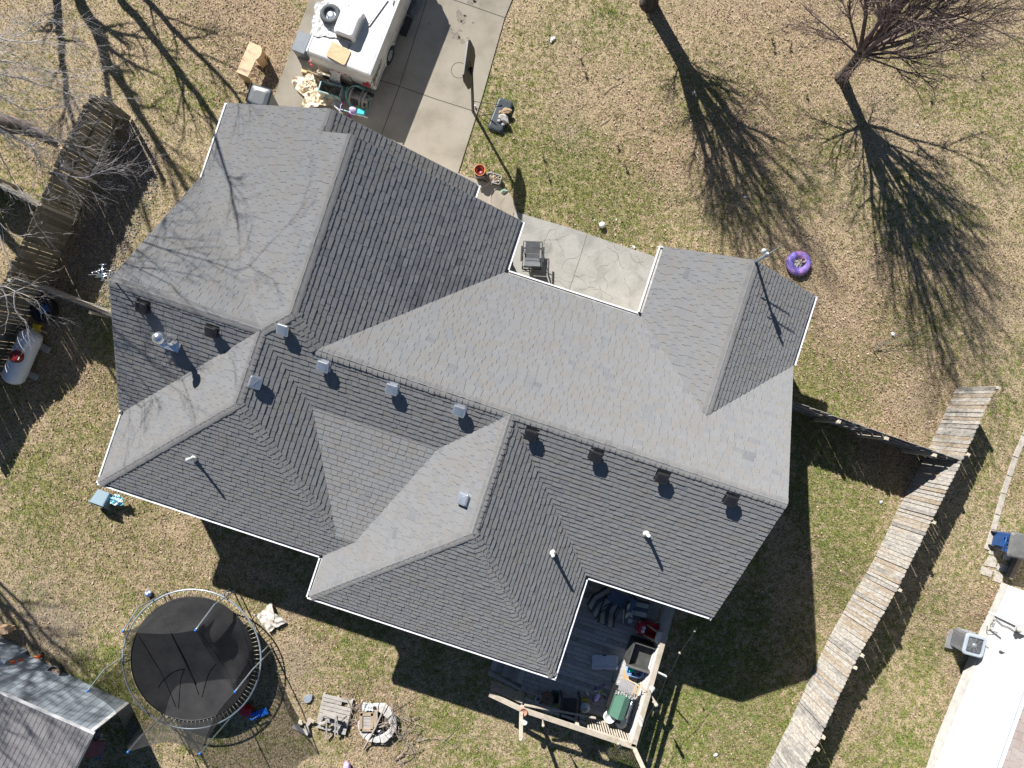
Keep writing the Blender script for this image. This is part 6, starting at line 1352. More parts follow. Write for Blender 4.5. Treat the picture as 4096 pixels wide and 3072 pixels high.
for z_ in (.16, .42, .68): b = MB(); b.beam(ra + inn * .02 + UP * (DZ + z_ - RZ), rb + inn * .02 + UP * (DZ + z_ - RZ), .03, .19); b.build('rail_board', M_DECK, deck)
for z_ in (.20, .52): b = MB(); b.beam(rb.lerp(rc_, .42) + UP * (DZ + z_ - RZ) + side_in * .03, rc_ + UP * (DZ + z_ - RZ) + side_in * .03, .03, .15); b.build('rail_board', M_DECK, deck)
for p_ in (ra, ra.lerp(rb, .33), ra.lerp(rb, .66), rb, rb.lerp(rc_, .5), rc_): b = MB(); q = p_ + inn * .03 + side_in * .03; b.beam(Vector((q.x, q.y, -.5)), Vector((q.x, q.y, RZ - .01)), .09, .09, up=HU); b.build('rail_post', M_RAILW, deck)
b = MB(); b.beam(rc_ + side_in * .16 + UP * .0, rb.lerp(rc_, .36) + side_in * .34 - UP * .3, .04, .07); b.build('inner_rail', M_RAILW, deck)
for k in range(5): b = MB(); A = rc_.lerp(rd_, .05) + side_in * (.15 + k * .0) - UP * (.15 * k + .12); B = rd_ + side_in * .12 - UP * (.15 * k + .1); b.beam(A, B, .03, .09); b.build('stair_slat', M_RAILW, deck)
# tall corner light poles
for (x0, y0, x1, y1, zt_, lb) in ((2534, 2986, 2590, 3110, 2.25, 'timber light pole at the lower right deck corner'), (2085, 2835, 2083, 2955, 2.15, 'timber light pole at the left deck corner')):
    A = PA(x0, y0, RZ - .1); B = PA(x1, y1, zt_); t_ = thing('light_pole', lb, 'pole', A); b = MB(); b.beam(A, B, .09, .09, up=HU); b.build('post', M_RAILW, t_); b = MB(); b.blob(B + UP * .05, .04, 1, 0, 2); b.build('bulb', solid('frosted_bulb', (.6, .6, .55)), t_)
b = MB(); A, B = PA(2634, 2690, RZ), PA(2665, 2705, 1.55); b.beam(A, B, .05, .03); tag(b.build('lamp_arm', M_WHITE), 'white bracket arm holding the wire at the right deck rail', 'bracket')
b = MB(); cab = [(2806, 2478), (2780, 2525), (2720, 2612), (2690, 2675), (2667, 2710), (2640, 2780), (2620, 2820), (2590, 2870), (2570, 2930), (2550, 3000)]
b.tube([PA(x, y, (2.4 - .9 * i / 9 if i < 5 else 1.65 - .05 * (i - 5) + (.2 if i == 9 else 0))) for i, (x, y) in enumerate(cab)], .008, 4); lt = b.build('string_light_cable', M_BLKP); tag(lt, 'cable of bulbs strung from the roof corner past the right deck rail', 'string lights')
for (x, y, z) in ((2779, 2524, 2.2), (2719, 2612, 1.95), (2614, 2808, 1.6)): b = MB(); b.blob(PA(x, y, z - .05), .035, 1, 0, 2, (1, 1, 1.4)); b.build('bulb', solid('frosted_bulb_b', (.55, .5, .42)), lt)
# lanterns on the rails
def lantern(px, py, z, lb, r_=.045, h=.28, tipx=0, tipy=0):
    p_ = PA(px, py, z); t_ = thing('garden_torch', lb, 'torch', p_); b = MB(); b.tube([p_ - UP * .1, p_ + UP * .15], .008, 5); b.build('stem', M_BLACKM, t_)
    b = MB(); b.lathe(p_ + UP * .12, [(.012, 0), (r_, h * .9), (r_ * .9, h), (.001, h + .01)], 12); b.build('shade', mat('woven_cane', [(.30, .24, .17), (.58, .54, .48)], scale=40, rough=.8), t_)
lantern(2606, 2780, RZ + .10, 'woven cane torch on the right deck rail', h=.62, r_=.06); lantern(2170, 2870, RZ - .0, 'woven cane torch hanging by the lower deck rail, left one', h=.45); lantern(2468, 2955, RZ, 'woven cane torch on the lower deck rail near the corner', h=.22)
b = MB(); b.blob(PA(2608, 2757, RZ + .06), .09, 5, .35, 2, (1, 1.1, .5)); tag(b.build('shell_cluster', M_ROCK), 'cluster of white shells on the right deck rail', 'shells')
b = MB(); b.lathe(PA(2094, 2846, RZ + .03), [(.11, 0), (.12, .07), (.10, .07), (.09, .03), (.001, .03)], 20); tag(b.build('clay_dish', mat('clay', [(.34, .17, .11), (.44, .25, .18)], scale=6)), 'clay dish on the left corner post of the deck', 'dish')
b = MB(); b.lathe(PA(2098, 2888, .55), [(.08, 0), (.09, .05), (.06, .05), (.001, .02)], 18); tag(b.build('bird_feeder', M_WHP), 'small white feeder hanging beside the left deck pole', 'bird feeder')
b = MB(); b.beam(PA(2556, 2878, RZ + .045), PA(2566, 2905, RZ + .045), .07, .01); b.beam(PA(2560, 2862, RZ + .045), PA(2570, 2880, RZ + .045), .03, .012); tag(b.build('paint_patch', M_WHP), 'white card lying on the right deck rail', 'card')
# furniture on the deck
def dk(x, y): return (2300 + x * .18987, 2300 + y * .18987)
def dk2(x, y): return (2300 + x * .18987, 2600 + y * .18987)
M_NAVY = mat('navy_tabletop', [(.05, .075, .12), (.08, .11, .17)], scale=4, rough=.35)
tt = [PA(*dk(x, y), DZ + .72) for x, y in ((800, 290), (1325, 560), (1180, 800), (680, 520))]
t_ = thing('patio_table', 'dark blue rectangular patio table in the shaded inner deck corner', 'table', PA(*dk(1000, 545), DZ)); b = MB(); b.prism(tt, DZ + .69, DZ + .72); b.build('tabletop', M_NAVY, t_)
cen = sum(tt, Vector()) / 4
for p_ in tt: q = p_.lerp(cen, .08); b = MB(); b.tube([Vector((q.x, q.y, DZ)), Vector((q.x, q.y, DZ + .69))], .02, 6); b.build('leg', M_BLACKM, t_)
M_STR = bpy.data.materials.new('striped_canvas'); M_STR.use_nodes = True; n_ = M_STR.node_tree; wv = n_.nodes.new('ShaderNodeTexWave'); wv.inputs['Scale'].default_value = 1.15; wv.wave_profile = 'SIN'; tcn = n_.nodes.new('ShaderNodeTexCoord'); mp_ = n_.nodes.new('ShaderNodeMapping'); cr_ = n_.nodes.new('ShaderNodeValToRGB'); cr_.color_ramp.interpolation = 'CONSTANT'
cr_.color_ramp.elements[0].color = (.08, .10, .14, 1); cr_.color_ramp.elements[1].color = (.42, .40, .37, 1); cr_.color_ramp.elements[1].position = .5; n_.links.new(tcn.outputs['Object'], mp_.inputs[0]); n_.links.new(mp_.outputs[0], wv.inputs['Vector']); n_.links.new(wv.outputs['Fac'], cr_.inputs[0]); n_.links.new(cr_.outputs[0], n_.nodes['Principled BSDF'].inputs['Base Color']); n_.nodes['Principled BSDF'].inputs['Roughness'].default_value = .9
def striped_chair(px, py, rot, lb):
    c = PA(px, py, DZ); t_ = thing('deck_chair', lb, 'chair', c); s_ = MB(); Tm = Matrix.Rotation(rot, 4, 'Z')
    def pt(x, y, z): return Vector(c) + (Tm @ Vector((x, y, z)))
    o = bpy.data.objects.new('x', None)
    for nm, quad_ in (('seat', [(-.25, -.28, .42), (.25, -.28, .42), (.25, .2, .38), (-.25, .2, .38)]), ('backrest', [(-.25, .2, .38), (.25, .2, .38), (.25, .48, .95), (-.25, .48, .95)])):
        m = MB(); P4 = [Vector(q) for q in quad_]; nrm = (P4[1] - P4[0]).cross(P4[3] - P4[0]).normalized() * .015
        m.add([q + nrm for q in P4] + [q - nrm for q in P4], [(0, 1, 2, 3), (7, 6, 5, 4), (0, 4, 5, 1), (1, 5, 6, 2), (2, 6, 7, 3), (3, 7, 4, 0)]); ob = m.build(nm, M_STR, None); ob.parent = t_; ob.rotation_euler = (0, 0, rot)
    m = MB()
    for sx in (-.27, .27): m.tube([(sx, -.30, 0), (sx, -.28, .42), (sx, .2, .38), (sx, .5, .97)], .012, 6); m.tube([(sx, .3, 0), (sx, .2, .38)], .012, 6); m.tube([(sx, -.28, .6), (sx, .3, .6)], .014, 6)
    m.tube([(-.27, .5, .97), (.27, .5, .97)], .012, 6); ob = m.build('frame', M_BLACKM, None); ob.parent = t_; ob.rotation_euler = (0, 0, rot)
striped_chair(*dk(700, 560), math.radians(155), 'striped canvas chair left of the blue table'); striped_chair(*dk(1290, 640), math.radians(80), 'striped canvas chair right of the blue table'); striped_chair(*dk(560, 420), math.radians(120), 'striped canvas chair half hidden under the eave')
# towel draped from the table
A = PA(*dk(1110, 860), DZ + .45); b = MB(); b.cloth(A - UP * .0, .30, .55, 0.1, 18, 26, .02, 81, 3, .05, hfun=lambda a, q: .15 * q); o = b.build('striped_towel', M_STR); tag(o, 'striped towel hanging off the lower corner of the blue table', 'towel')
# toddler ride-on car
c = PA(*dk(1560, 1110), DZ); t_ = thing('ride_on_car', 'red toddler ride-on car with cream roof by the deck rail', 'toy car', c); an = pang(*dk(1350, 1040), *dk(1800, 1180)); T_ = frame_at(c, an)
def DB(T): b = MB(); b.T = T; return b
b = DB(T_); loft(b, [([(x, y) for x, y in rrect(.80, .40, .14)], .06), (rrect(.88, .46, .16), .14), (rrect(.88, .46, .16), .34), (rrect(.80, .40, .14), .38), (rrect(.60, .28, .1), .38), (rrect(.56, .24, .1), .18)]); b.build('body', M_RED, t_)
b = DB(T_); loft(b, [([(x - .31, y) for x, y in rrect(.24, .40, .10)], .36), ([(x - .31, y) for x, y in rrect(.20, .34, .09)], .43)]); b.build('bonnet', M_RED, t_)
b = DB(T_)
for (x, y) in ((-.22, .17), (-.22, -.17)): b.tube([(x, y, .40), (x + .14, y * .95, .60), (x + .30, y * .8, .78)], .028, 7)
for y in (.15, -.15): b.tube([(.36, y, .36), (.34, y, .6), (.28, y, .78)], .04, 7)
b.build('roof_pillar', solid('tan_plastic', (.48, .36, .22), rough=.45), t_)
b = DB(T_); loft(b, [([(x + .22, y) for x, y in rrect(.34, .36, .12, 6)], .78), ([(x + .22, y) for x, y in rrect(.36, .38, .13, 6)], .81), ([(x + .22, y) for x, y in rrect(.30, .32, .11, 6)], .84)]); b.build('roof', solid('cream_plastic', (.62, .58, .53), rough=.5, var=.04), t_)
b = DB(T_)
for y in (.055, -.055): b.blob((-.27, y, .45), .062, 0, 0, 2, (1, 1, .7))
for y in (.16, -.16): b.blob((-.41, y, .32), .03, 0, 0, 2)
b.build('headlight', M_WHP, t_)
for (x, y) in ((-.28, .22), (-.28, -.22), (.28, .22), (.28, -.22)): b = DB(T_); b.ring((x, y, .10), .07, .032, 18, 6, nrm=Vector((0, 1, 0))); b.lathe((x, y, .10), [(.07, -.01), (.07, .01), (.001, .02)], 12, nrm=Vector((0, 1, 0))); b.build('wheel', M_RUB, t_)
b = MB(); b.tube([PA(*dk(1450, 1240), DZ + .1), PA(*dk(1600, 1380), DZ + .12)], .025, 7); tag(b.build('push_handle', M_RED), 'red plastic bar lying beside the ride-on car', 'toy part')
# black cabinet with open top
c = PA(*dk2(1400, 140), DZ); t_ = thing('planter_box', 'large open black box on the deck beside the right rail', 'box', c); an = math.radians(-18); T_ = frame_at(c + Vector((-.05, .2, 0)), an)
b = DB(T_)
for (x, y, sx, sy) in ((0, .36, .84, .04), (0, -.36, .84, .04), (.40, 0, .04, .76), (-.40, 0, .04, .76)): b.box((x, y, .33), (sx, sy, .66))
b.box((0, 0, .30), (.8, .7, .04)); b.build('body', mat('charcoal_resin', [(.05, .052, .05), (.09, .09, .085)], scale=4, rough=.6), t_)
b = DB(T_); b.box((.0, -.37, .67), (.92, .07, .03)); b.box((.43, 0, .67), (.07, .80, .03)); b.build('rim', mat('grey_resin', [(.10, .10, .095), (.15, .15, .14)], scale=4, rough=.6), t_)
# clear storage lid box
c = PA(*dk2(615, 215), DZ); t_ = thing('storage_tote', 'translucent lidded underbed tote lying on the deck', 'tote', c); T_ = frame_at(c, math.radians(-2))
b = DB(T_); loft(b, [(rrect(.72, .38, .05), 0), (rrect(.78, .44, .06), .15)]); b.build('tub', solid('cloudy_plastic', (.36, .40, .46), rough=.3, var=.06), t_)
b = DB(T_); loft(b, [(rrect(.80, .46, .05), .15), (rrect(.80, .46, .05), .175), (rrect(.76, .42, .05), .185), (rrect(.70, .28, .03), .185), (rrect(.69, .27, .03), .170)]); b.build('lid', mat('cloudy_lid', [(.42, .46, .52), (.52, .55, .60)], scale=5, rough=.3), t_)
b = DB(T_); b.box((-.02, .215, .18), (.13, .035, .02)); b.box((-.02, -.225, .17), (.13, .025, .02)); b.box((-.40, -.03, .16), (.02, .10, .03)); b.build('clips', solid('navy_plastic', (.03, .04, .09), rough=.4), t_)
# laundry basket
c = PA(*dk2(1245, 345), DZ); t_ = thing('laundry_basket', 'light blue laundry basket with turquoise clothes on the deck', 'basket', c); T_ = frame_at(c, math.radians(-14))
b = DB(T_); loft(b, [(rrect(.44, .36, .08), 0), (rrect(.52, .42, .10), .24), (rrect(.57, .47, .11), .25), (rrect(.57, .47, .11), .275), (rrect(.49, .39, .09), .275), (rrect(.43, .34, .08), .03)]); b.build('tub', solid('sky_blue_plastic', (.26, .42, .78), rough=.35, var=.06), t_)
b = DB(T_); b.cloth((-.06, .0, .12), .28, .26, .2, 20, 18, .06, 91, 9, .2); b.build('turquoise_cloth', solid('turquoise_cloth', (.0, .48, .42), rough=.85), t_); b = DB(T_); b.cloth((.10, -.03, .12), .22, .28, .5, 18, 20, .07, 93, 11, .3); b.cloth((-.12, .12, .16), .16, .12, .5, 12, 10, .06, 97, 12, .3); b.build('grey_cloth', mat('dark_light_cloth', [(.03, .04, .07), (.20, .24, .30), (.62, .60, .56)], scale=10, rough=.85), t_)
b = MB(); b.prism([PA(*dk2(x, y), DZ + .012) for x, y in ((1015, 400), (1100, 440), (1145, 620), (1010, 580))], DZ + .003, DZ + .012); tag(b.build('plywood_piece', M_TANP), 'narrow plywood offcut below the laundry basket', 'plywood')
b = MB(); b.prism([PA(*dk2(x, y), DZ + .016) for x, y in ((960, 590), (1150, 610), (1440, 790), (1330, 1100), (1250, 1070), (1170, 900))], DZ + .003, DZ + .016); tag(b.build('plywood_piece', mat('ply', [(.46, .34, .19), (.56, .44, .27)], scale=3, rough=.85, stretch=(1, 5, 1))), 'broad yellow plywood sheet right of the green grill', 'plywood')
b = MB(); b.tube([PA(*dk2(x, y), DZ + .02) for x, y in ((1180, 100), (1080, 130), (980, 220), (900, 330), (840, 440), (800, 560), (775, 680))], .014, 7); tag(b.build('garden_hose', solid('green_hose', (.02, .20, .14), rough=.4)), 'dark green hose curving across the deck boards', 'hose')
b = MB(); b.beam(PA(*dk2(1170, -20), DZ + .08), PA(*dk2(1220, 80), DZ + .08), .06, .06); tag(b.build('brick', solid('red_orange_brick', (.36, .13, .07), rough=.9)), 'orange brick standing next to the open black box', 'brick')
b = MB(); b.tube([PA(*dk2(1100, 610), .95), PA(*dk2(1510, 860), 1.2)], .014, 6); tag(b.build('bamboo_stick', solid('bamboo', (.60, .48, .33), rough=.6)), 'thin bamboo stick lying over the plywood to the right rail', 'stick')
# green grill
an = pang(*dk2(980, 960), *dk2(850, 1330)); c = PA(*dk2(940, 1160), DZ + .8); T_ = frame_at(Vector((c.x, c.y, DZ)), an + math.pi); t_ = thing('barbecue_grill', 'grill with green hood and grey slatted side shelf on the deck', 'grill', (c.x, c.y, DZ))
G = solid('grey_green_enamel', (.09, .19, .135), rough=.35, var=.06)
b = DB(T_); b.add([(-.36, -.24, .72), (.36, -.24, .72), (.36, .24, .72), (-.36, .24, .72), (-.36, -.22, .92), (.36, -.22, .92), (.36, -.02, 1.03), (-.36, -.02, 1.03), (.36, .23, .88), (-.36, .23, .88)], [(3, 2, 1, 0), (0, 1, 5, 4), (4, 5, 6, 7), (7, 6, 8, 9), (9, 8, 2, 3), (0, 4, 7, 9, 3), (1, 2, 8, 6, 5)]); b.build('hood', G, t_)
b = DB(T_); b.box((0, 0, .66), (.8, .5, .12)); b.box((0, 0, .2), (.7, .46, .04))
for sx in (-.36, .36):
    for sy in (-.2, .2): b.box((sx, sy, .33), (.035, .035, .66))
b.build('cart', M_BLACKM, t_)
b = DB(T_)
for k in range(8): b.box((.62 , -.20 + k * .057, .86), (.36, .046, .02))
b.build('side_shelf', solid('grey_slats', (.36, .35, .36), rough=.6), t_)
b = DB(T_)
for k in range(6): b.box((.60 + k * .0 , -.33 - k * .035 * .3, .80 - k * .03), (.34, .03, .02))
b.build('folded_shelf', solid('grey_slats_b', (.42, .42, .42), rough=.6), t_)
b = DB(T_); b.tube([(-.3, -.30, .86), (.34, -.30, .86)], .018, 8); b.box((.0, -.36, .72), (.9, .10, .02)); b.build('front_handle', M_ALU, t_)
b = DB(T_)
for k in range(11): b.box((-.38 + k * .077, -.37, .735), (.062, .11, .012))
b.build('front_shelf', solid('dusty_slats', (.46, .44, .42), rough=.6), t_)
b = DB(T_); b.cloth((.40, .0, .90), .16, .55, 0, 14, 34, .05, 44, 12, .15); b.build('foil_tray', mat('foil', [(.22, .22, .21), (.40, .40, .38)], scale=8, rough=.5, metal=.2), t_)
b = DB(T_); b.lathe((-.52, .12, .62), [(.17, 0), (.18, .04), (.16, .06), (.15, .04), (.001, .04)], 26); b.build('side_burner', M_WHP, t_)
c = PA(*dk2(975, 1530), DZ + .35); t_ = thing('plastic_stool', 'round translucent white tub below the green grill', 'tub', (c.x, c.y, DZ)); b = MB(); b.lathe((c.x, c.y, DZ), [(.13, 0), (.16, .33), (.18, .34), (.18, .37), (.10, .38), (.03, .37), (.001, .37)], 28); b.build('tub', solid('grey_white_plastic', (.50, .51, .50), rough=.35), t_)
c = PA(*dk2(720, 1390), DZ + .3); t_ = thing('baby_bouncer', 'pile of white and blue plastic toy parts at the foot of the grill', 'toys', (c.x, c.y, DZ)); b = MB(); b.ring((c.x, c.y, DZ + .35), .16, .035, 28, 8); b.cloth((c.x + .02, c.y, DZ + .22), .34, .26, .3, 20, 18, .09, 15, 10, .3); b.build('white_part', M_WHP, t_); b = MB(); b.tube([(c.x - .1, c.y + .05, DZ + .4), (c.x + .1, c.y + .07, DZ + .42)], .035, 7); b.blob((c.x + .16, c.y + .1, DZ + .4), .06, 3, .1, 2); b.build('blue_part', solid('pool_blue', (.16, .40, .55)), t_)
b = MB(); b.T = frame_at((c.x, c.y, DZ), .0); b.beam((.1, -.05, .45), (.32, -.14, .45), .07, .05); b.build('black_part', M_BLKP, t_)
# propane bottle
c = PA(*dk2(190, 1130), DZ + .0); t_ = thing('propane_bottle', 'grey white gas bottle with yellow base on the deck', 'gas bottle', c); b = MB(); b.lathe(c, [(.13, .05), (.155, .10), (.155, .30), (.13, .38), (.06, .42), (.001, .43)], 28); b.build('bottle', solid('grey_enamel', (.46, .50, .55), rough=.4), t_); b = MB(); b.lathe(c + Vector((0, .05, 0)), [(.13, .0), (.16, .03), (.16, .22), (.14, .24)], 28); b.build('yellow_sleeve', solid('yellow_sleeve', (.50, .44, .03), rough=.5), t_); b = MB(); b.ring(c + UP * .47, .06, .012, 20, 6); b.tube([c + UP * .42, c + UP * .50], .02, 7); b.build('valve_collar', M_STEEL, t_)
# tricycle
M_VIO = solid('violet_plastic', (.20, .10, .38), rough=.35, var=.2)
t_, W, L_ = bicycle(PA(*dk2(550, 740), DZ), PA(*dk2(400, 1010), DZ), .17, .11, dict(tyre=M_VIO, rim=M_WHP, frame=solid('lime_tube', (.40, .50, .20), rough=.35), seat=M_LILAC, bar=solid('lime_tube2', (.40, .50, .20), rough=.35), grip=M_WHP, pedal=M_VIO), "small purple and lime child's tricycle on the deck", name='tricycle')
for (x, y) in ((260, 900), (625, 990)): p_ = PA(*dk2(x, y), DZ + .1); b = MB(); b.ring(p_, .065, .022, 20, 6, nrm=Vector((1, .5, 0))); b.build('rear_wheel', M_WHP if x < 400 else M_BLKP, t_)
# black chair, pots
def dk3(x, y): return (1900 + x * .33096, 2600 + y * .33096)
c = PA(*dk3(1130, 640), DZ); t_ = thing('armchair', 'black plastic armchair at the lower deck rail', 'chair', c); T_ = frame_at(c, math.radians(-5)); b = DB(T_); rbox(b, (0, 0, .36), (.46, .60, .06), .04, .02); b.build('seat', M_BLKP, t_)
b = DB(T_); b.beam((0, -.30, .36), (0, -.40, .85), .48, .05, up=(0, -1, 0)); b.build('backrest', M_BLKP, t_)
for sx in (-.28, .28): b = DB(T_); b.beam((sx, .40, .60), (sx, -.32, .60), .055, .04); b.beam((sx, .36, 0), (sx, .38, .60), .05, .05); b.beam((sx, -.32, 0), (sx, -.32, .6), .05, .05); b.build('armrest', M_BLKP, t_)
c = PA(*dk3(775, 558), DZ); b = MB(); b.lathe(c, [(.09, 0), (.12, .22), (.135, .23), (.135, .25), (.115, .25), (.10, .08), (.001, .08)], 26); tag(b.build('plant_pot', mat('black_white_pot', [(.05, .05, .05), (.72, .72, .74)], scale=10, contrast=(.45, .5))), 'empty black pot with white rim, left of three on the deck', 'pot', 'pots along the lower deck rail')
c = PA(*dk3(870, 545), DZ); t_ = thing('plant_pot', 'big clay pot with a dead brown plant, middle of three on the deck', 'pot', c, 'pots along the lower deck rail'); b = MB(); b.lathe(c, [(.12, 0), (.17, .28), (.19, .29), (.19, .32), (.165, .32), (.15, .26), (.001, .26)], 28); b.build('pot', solid('brown_clay', (.27, .15, .11), rough=.8), t_)
b = MB(); rd = random.Random(19)
for k in range(120): a = rd.uniform(0, 6.28); r_ = rd.uniform(.02, .2); p_ = c + UP * .28; b.tube([p_, p_ + Vector((math.cos(a) * r_ * .6, math.sin(a) * r_ * .6, .12)), p_ + Vector((math.cos(a) * r_, math.sin(a) * r_, rd.uniform(.02, .16)))], [.006, .005, .003], 3, cap=False, col=rd.random())
b.build('dead_plant', M_STICK, t_)
c = PA(*dk3(965, 540), DZ); t_ = thing('plant_pot', 'dark green watering pot, right of three on the deck', 'pot', c, 'pots along the lower deck rail'); b = MB(); b.T = frame_at(c, 0); loft(b, [(rrect(.18, .28, .03), 0), (rrect(.22, .34, .04), .26), (rrect(.19, .30, .03), .26), (rrect(.16, .26, .03), .05)]); b.build('pot', solid('bottle_green', (.015, .07, .05), rough=.3), t_)
# ================================================================ NEIGHBOUR HOUSE right
WA, WB = P(4035, 2341, .25), P(3739, 3072, .25); dn_ = (WB - WA).normalized(); nh = thing('neighbour_house', "white-sided neighbour's house with brown shingles in the lower right corner", 'house', P(3900, 2750)); outn = Vector((dn_.y, -dn_.x, 0)); outn = outn if outn.x < 0 else -outn
zb_ = WA.z; M_WS = solid('white_siding', (.64, .645, .65), rough=.5, var=.02); b = MB(); Lh = 10.0; nlap = 22; hw = 2.55
S0 = WA - dn_ * .0
for k in range(nlap):
    z0, z1 = k * hw / nlap, (k + 1) * hw / nlap; A, B = S0 + UP * z0 + outn * .014, S0 + dn_ * Lh + UP * z0 + outn * .014; A2, B2_ = S0 + UP * z1, S0 + dn_ * Lh + UP * z1
    b.quad(A, B, B2_, A2); b.quad(A - outn * .014, B - outn * .014, B, A)
b.build('wall', M_WS, nh)
S1 = S0 - outn * 1.35; b = MB()
for k in range(nlap):
    z0, z1 = k * hw / nlap, (k + 1) * hw / nlap; A, B = S1 + UP * z0 + outn * .014, S1 - dn_ * 4 + UP * z0 + outn * .014; b.quad(A, B, S1 - dn_ * 4 + UP * z1, S1 + UP * z1)
b.quad(S0, S1, S1 + UP * hw, S0 + UP * hw); b.build('set_back_wall', M_WS, nh)
b = MB(); b.beam(S0 - UP * .16 + outn * .02, S0 + dn_ * Lh - UP * .16 + outn * .02, .12, .34); b.build('foundation', mat('foundation', [(.34, .33, .31), (.48, .47, .44)], scale=4, rough=.9), nh)
GA_, GB_ = PA(4110, 2690, zb_ + hw), PA(3975, 3072, zb_ + hw); gd = (GB_ - GA_).normalized(); b = MB(); b.beam(GA_ - gd * 2.0, GA_ + gd * 8, .03, .13); gg_ = b.build('gutter', M_WHITE, nh); b = MB(); b.beam(GA_ - gd * 2 - outn * .07 - UP * .02, GA_ + gd * 8 - outn * .07 - UP * .02, .10, .02); b.build('trough', solid('gutter_grey', (.34, .36, .40), rough=.5), gg_); b = MB(); b.beam(GA_ - gd * 2 - outn * .14, GA_ + gd * 8 - outn * .14, .03, .13); b.build('fascia', M_WHITE, gg_)
sh4, bs4 = MB(), MB(); g0_ = GA_ - gd * 2 - outn * .16 + UP * .05; g1_ = GA_ + gd * 8 - outn * .16 + UP * .05; upn = (-outn + UP * .42)
shingle_any(sh4, bs4, [g0_, g1_, g1_ + upn * 3.5, g0_ + upn * 3.5], outn, seed=120, wmin=.16, wmax=.34, flat_t=.012)
M_SH4 = mat('brown_shingles', [(.22, .18, .165), (.30, .25, .23), (.36, .32, .30), (.27, .26, .26)], scale=1.5, rough=.95, tone=.8, fine=.1, fscale=60, spec=.15); o = sh4.build('roof', M_SH4, nh); bs4.build('roof_underlay', M_DECKING, o)
# wall fittings
q = ray_hit(4020, 2600, WA, outn); b = MB(); b.T = frame_at(q + outn * .06, math.atan2(dn_.y, dn_.x)); b.box((0, 0, 0), (.12, .12, .14)); b.build('outlet_box', M_WHP, nh)
def wallp(px, py, off=.05): return ray_hit(px, py, WA + outn * off, outn)
b = MB(); b.tube([wallp(3950, 2510), wallp(3975, 2530), wallp(4004, 2552)], .012, 6); b.tube([wallp(3950, 2500), wallp(3948, 2520, .2), wallp(3990, 2530)], .012, 5); b.build('refrigerant_pipe', M_BLKP, nh)
b = MB(); b.beam(wallp(3953, 2446, .06), wallp(4072, 2503, .06), .05, .05); b.build('conduit', M_WHITE, nh); b = MB(); b.T = frame_at(wallp(4086, 2518, .1), math.atan2(dn_.y, dn_.x)); b.box((0, 0, 0), (.24, .18, .30)); mt = b.build('meter_box', solid('meter_grey', (.55, .56, .58), rough=.4), nh); b = MB(); b.lathe(wallp(4080, 2520, .2), [(.07, 0), (.07, .08), (.001, .11)], 20, nrm=outn); b.build('meter_glass', solid('meter_glass', (.42, .42, .36), rough=.15), mt)
b = MB(); pts = [wallp(3965, 2482), wallp(3985, 2478), wallp(4010, 2500), wallp(4035, 2508), wallp(4070, 2532)]; b.tube(pts, .01, 5); b.ring(wallp(3968, 2500, .1), .07, .006, 20, 4, nrm=outn); b.ring(wallp(3975, 2492, .08), .06, .006, 20, 4, nrm=outn); b.build('loose_cable', M_BLKP, nh)
b = MB(); b.beam(P(4070, 2225, .1), P(4030, 2310, .1), .12, .30); tag(b.build('timber_edging', mat('brown_timber', [(.20, .15, .10), (.33, .27, .20)], scale=4, rough=.9)), "brown timber beam at the foot of the neighbour's wall below the blue bin", 'timber')
# air conditioner
pbase = [P(x, y, .08) for x, y in ((3794, 2483), (3788, 2572))]; cA = P(3835, 2540, .1)
bx0 = frame_at(P(3828, 2543, .0), math.atan2(dn_.y, dn_.x) + math.pi / 2); q = P(3860, 2556, .4); q.z = zs0; 
cb0 = P(3822, 2540, 0) ; cb0 = Vector((P(3900, 2583, .74).x, P(3900, 2583, .74).y, P(3900, 2583, 0).z)); rot = math.atan2(dn_.y, dn_.x) + math.pi / 2 + math.radians(4)
t_ = thing('air_conditioner', "grey outdoor air conditioner unit by the neighbour's white wall", 'air conditioner', cb0); T_ = frame_at(cb0, rot); hA = .74; Wd = .66
b = DB(T_); loft(b, [(rrect(Wd - .06, Wd - .06, .10), .06), (rrect(Wd - .06, Wd - .06, .10), hA - .03)]); b.build('coil', solid('dark_coil', (.05, .05, .055), rough=.6), t_)
b = DB(T_)
for k in range(16):
    z = .08 + k * .042
    pl = rrect(Wd - .03, Wd - .03, .10); pts = [(x, y, z) for x, y in pl] + [(pl[0][0], pl[0][1], z)]; b.tube(pts, .0045, 3, cap=False)
for k in range(22):
    pl = rrect(Wd - .03, Wd - .03, .10, 5); i = k / 22 * len(pl); a_, b_ = pl[int(i)], pl[(int(i) + 1) % len(pl)]; f = i - int(i); x, y = a_[0] * (1 - f) + b_[0] * f, a_[1] * (1 - f) + b_[1] * f; b.tube([(x, y, .06), (x, y, hA - .03)], .0045, 3, cap=False)
b.build('wire_guard', solid('wire_grey', (.45, .46, .48), rough=.4), t_)
b = DB(T_); loft(b, [(rrect(Wd, Wd, .11), hA - .04), (rrect(Wd + .02, Wd + .02, .11), hA - .02), (rrect(Wd + .02, Wd + .02, .11), hA), (rrect(Wd - .04, Wd - .04, .10), hA + .03), (rrect(Wd - .16, Wd - .16, .05), hA + .03), (rrect(Wd - .18, Wd - .18, .05), hA - .01)], close1=False); b.build('top_cover', solid('blue_grey_metal', (.36, .41, .47), rough=.4, var=.05), t_)
b = DB(T_)
for k in range(11): b.ring((0, 0, hA + .012), .025 + k * .024, .003, 30, 3)
for k in range(8): a = k * .785; b.tube([(0, 0, hA + .012), (math.cos(a) * .31, math.sin(a) * .31, hA + .012)], .004, 3)
b.build('fan_grille', solid('grille_grey', (.30, .33, .36), rough=.4), t_)
b = DB(T_); b.lathe((0, 0, hA - .02), [(.08, 0), (.08, .03), (.001, .045)], 16)
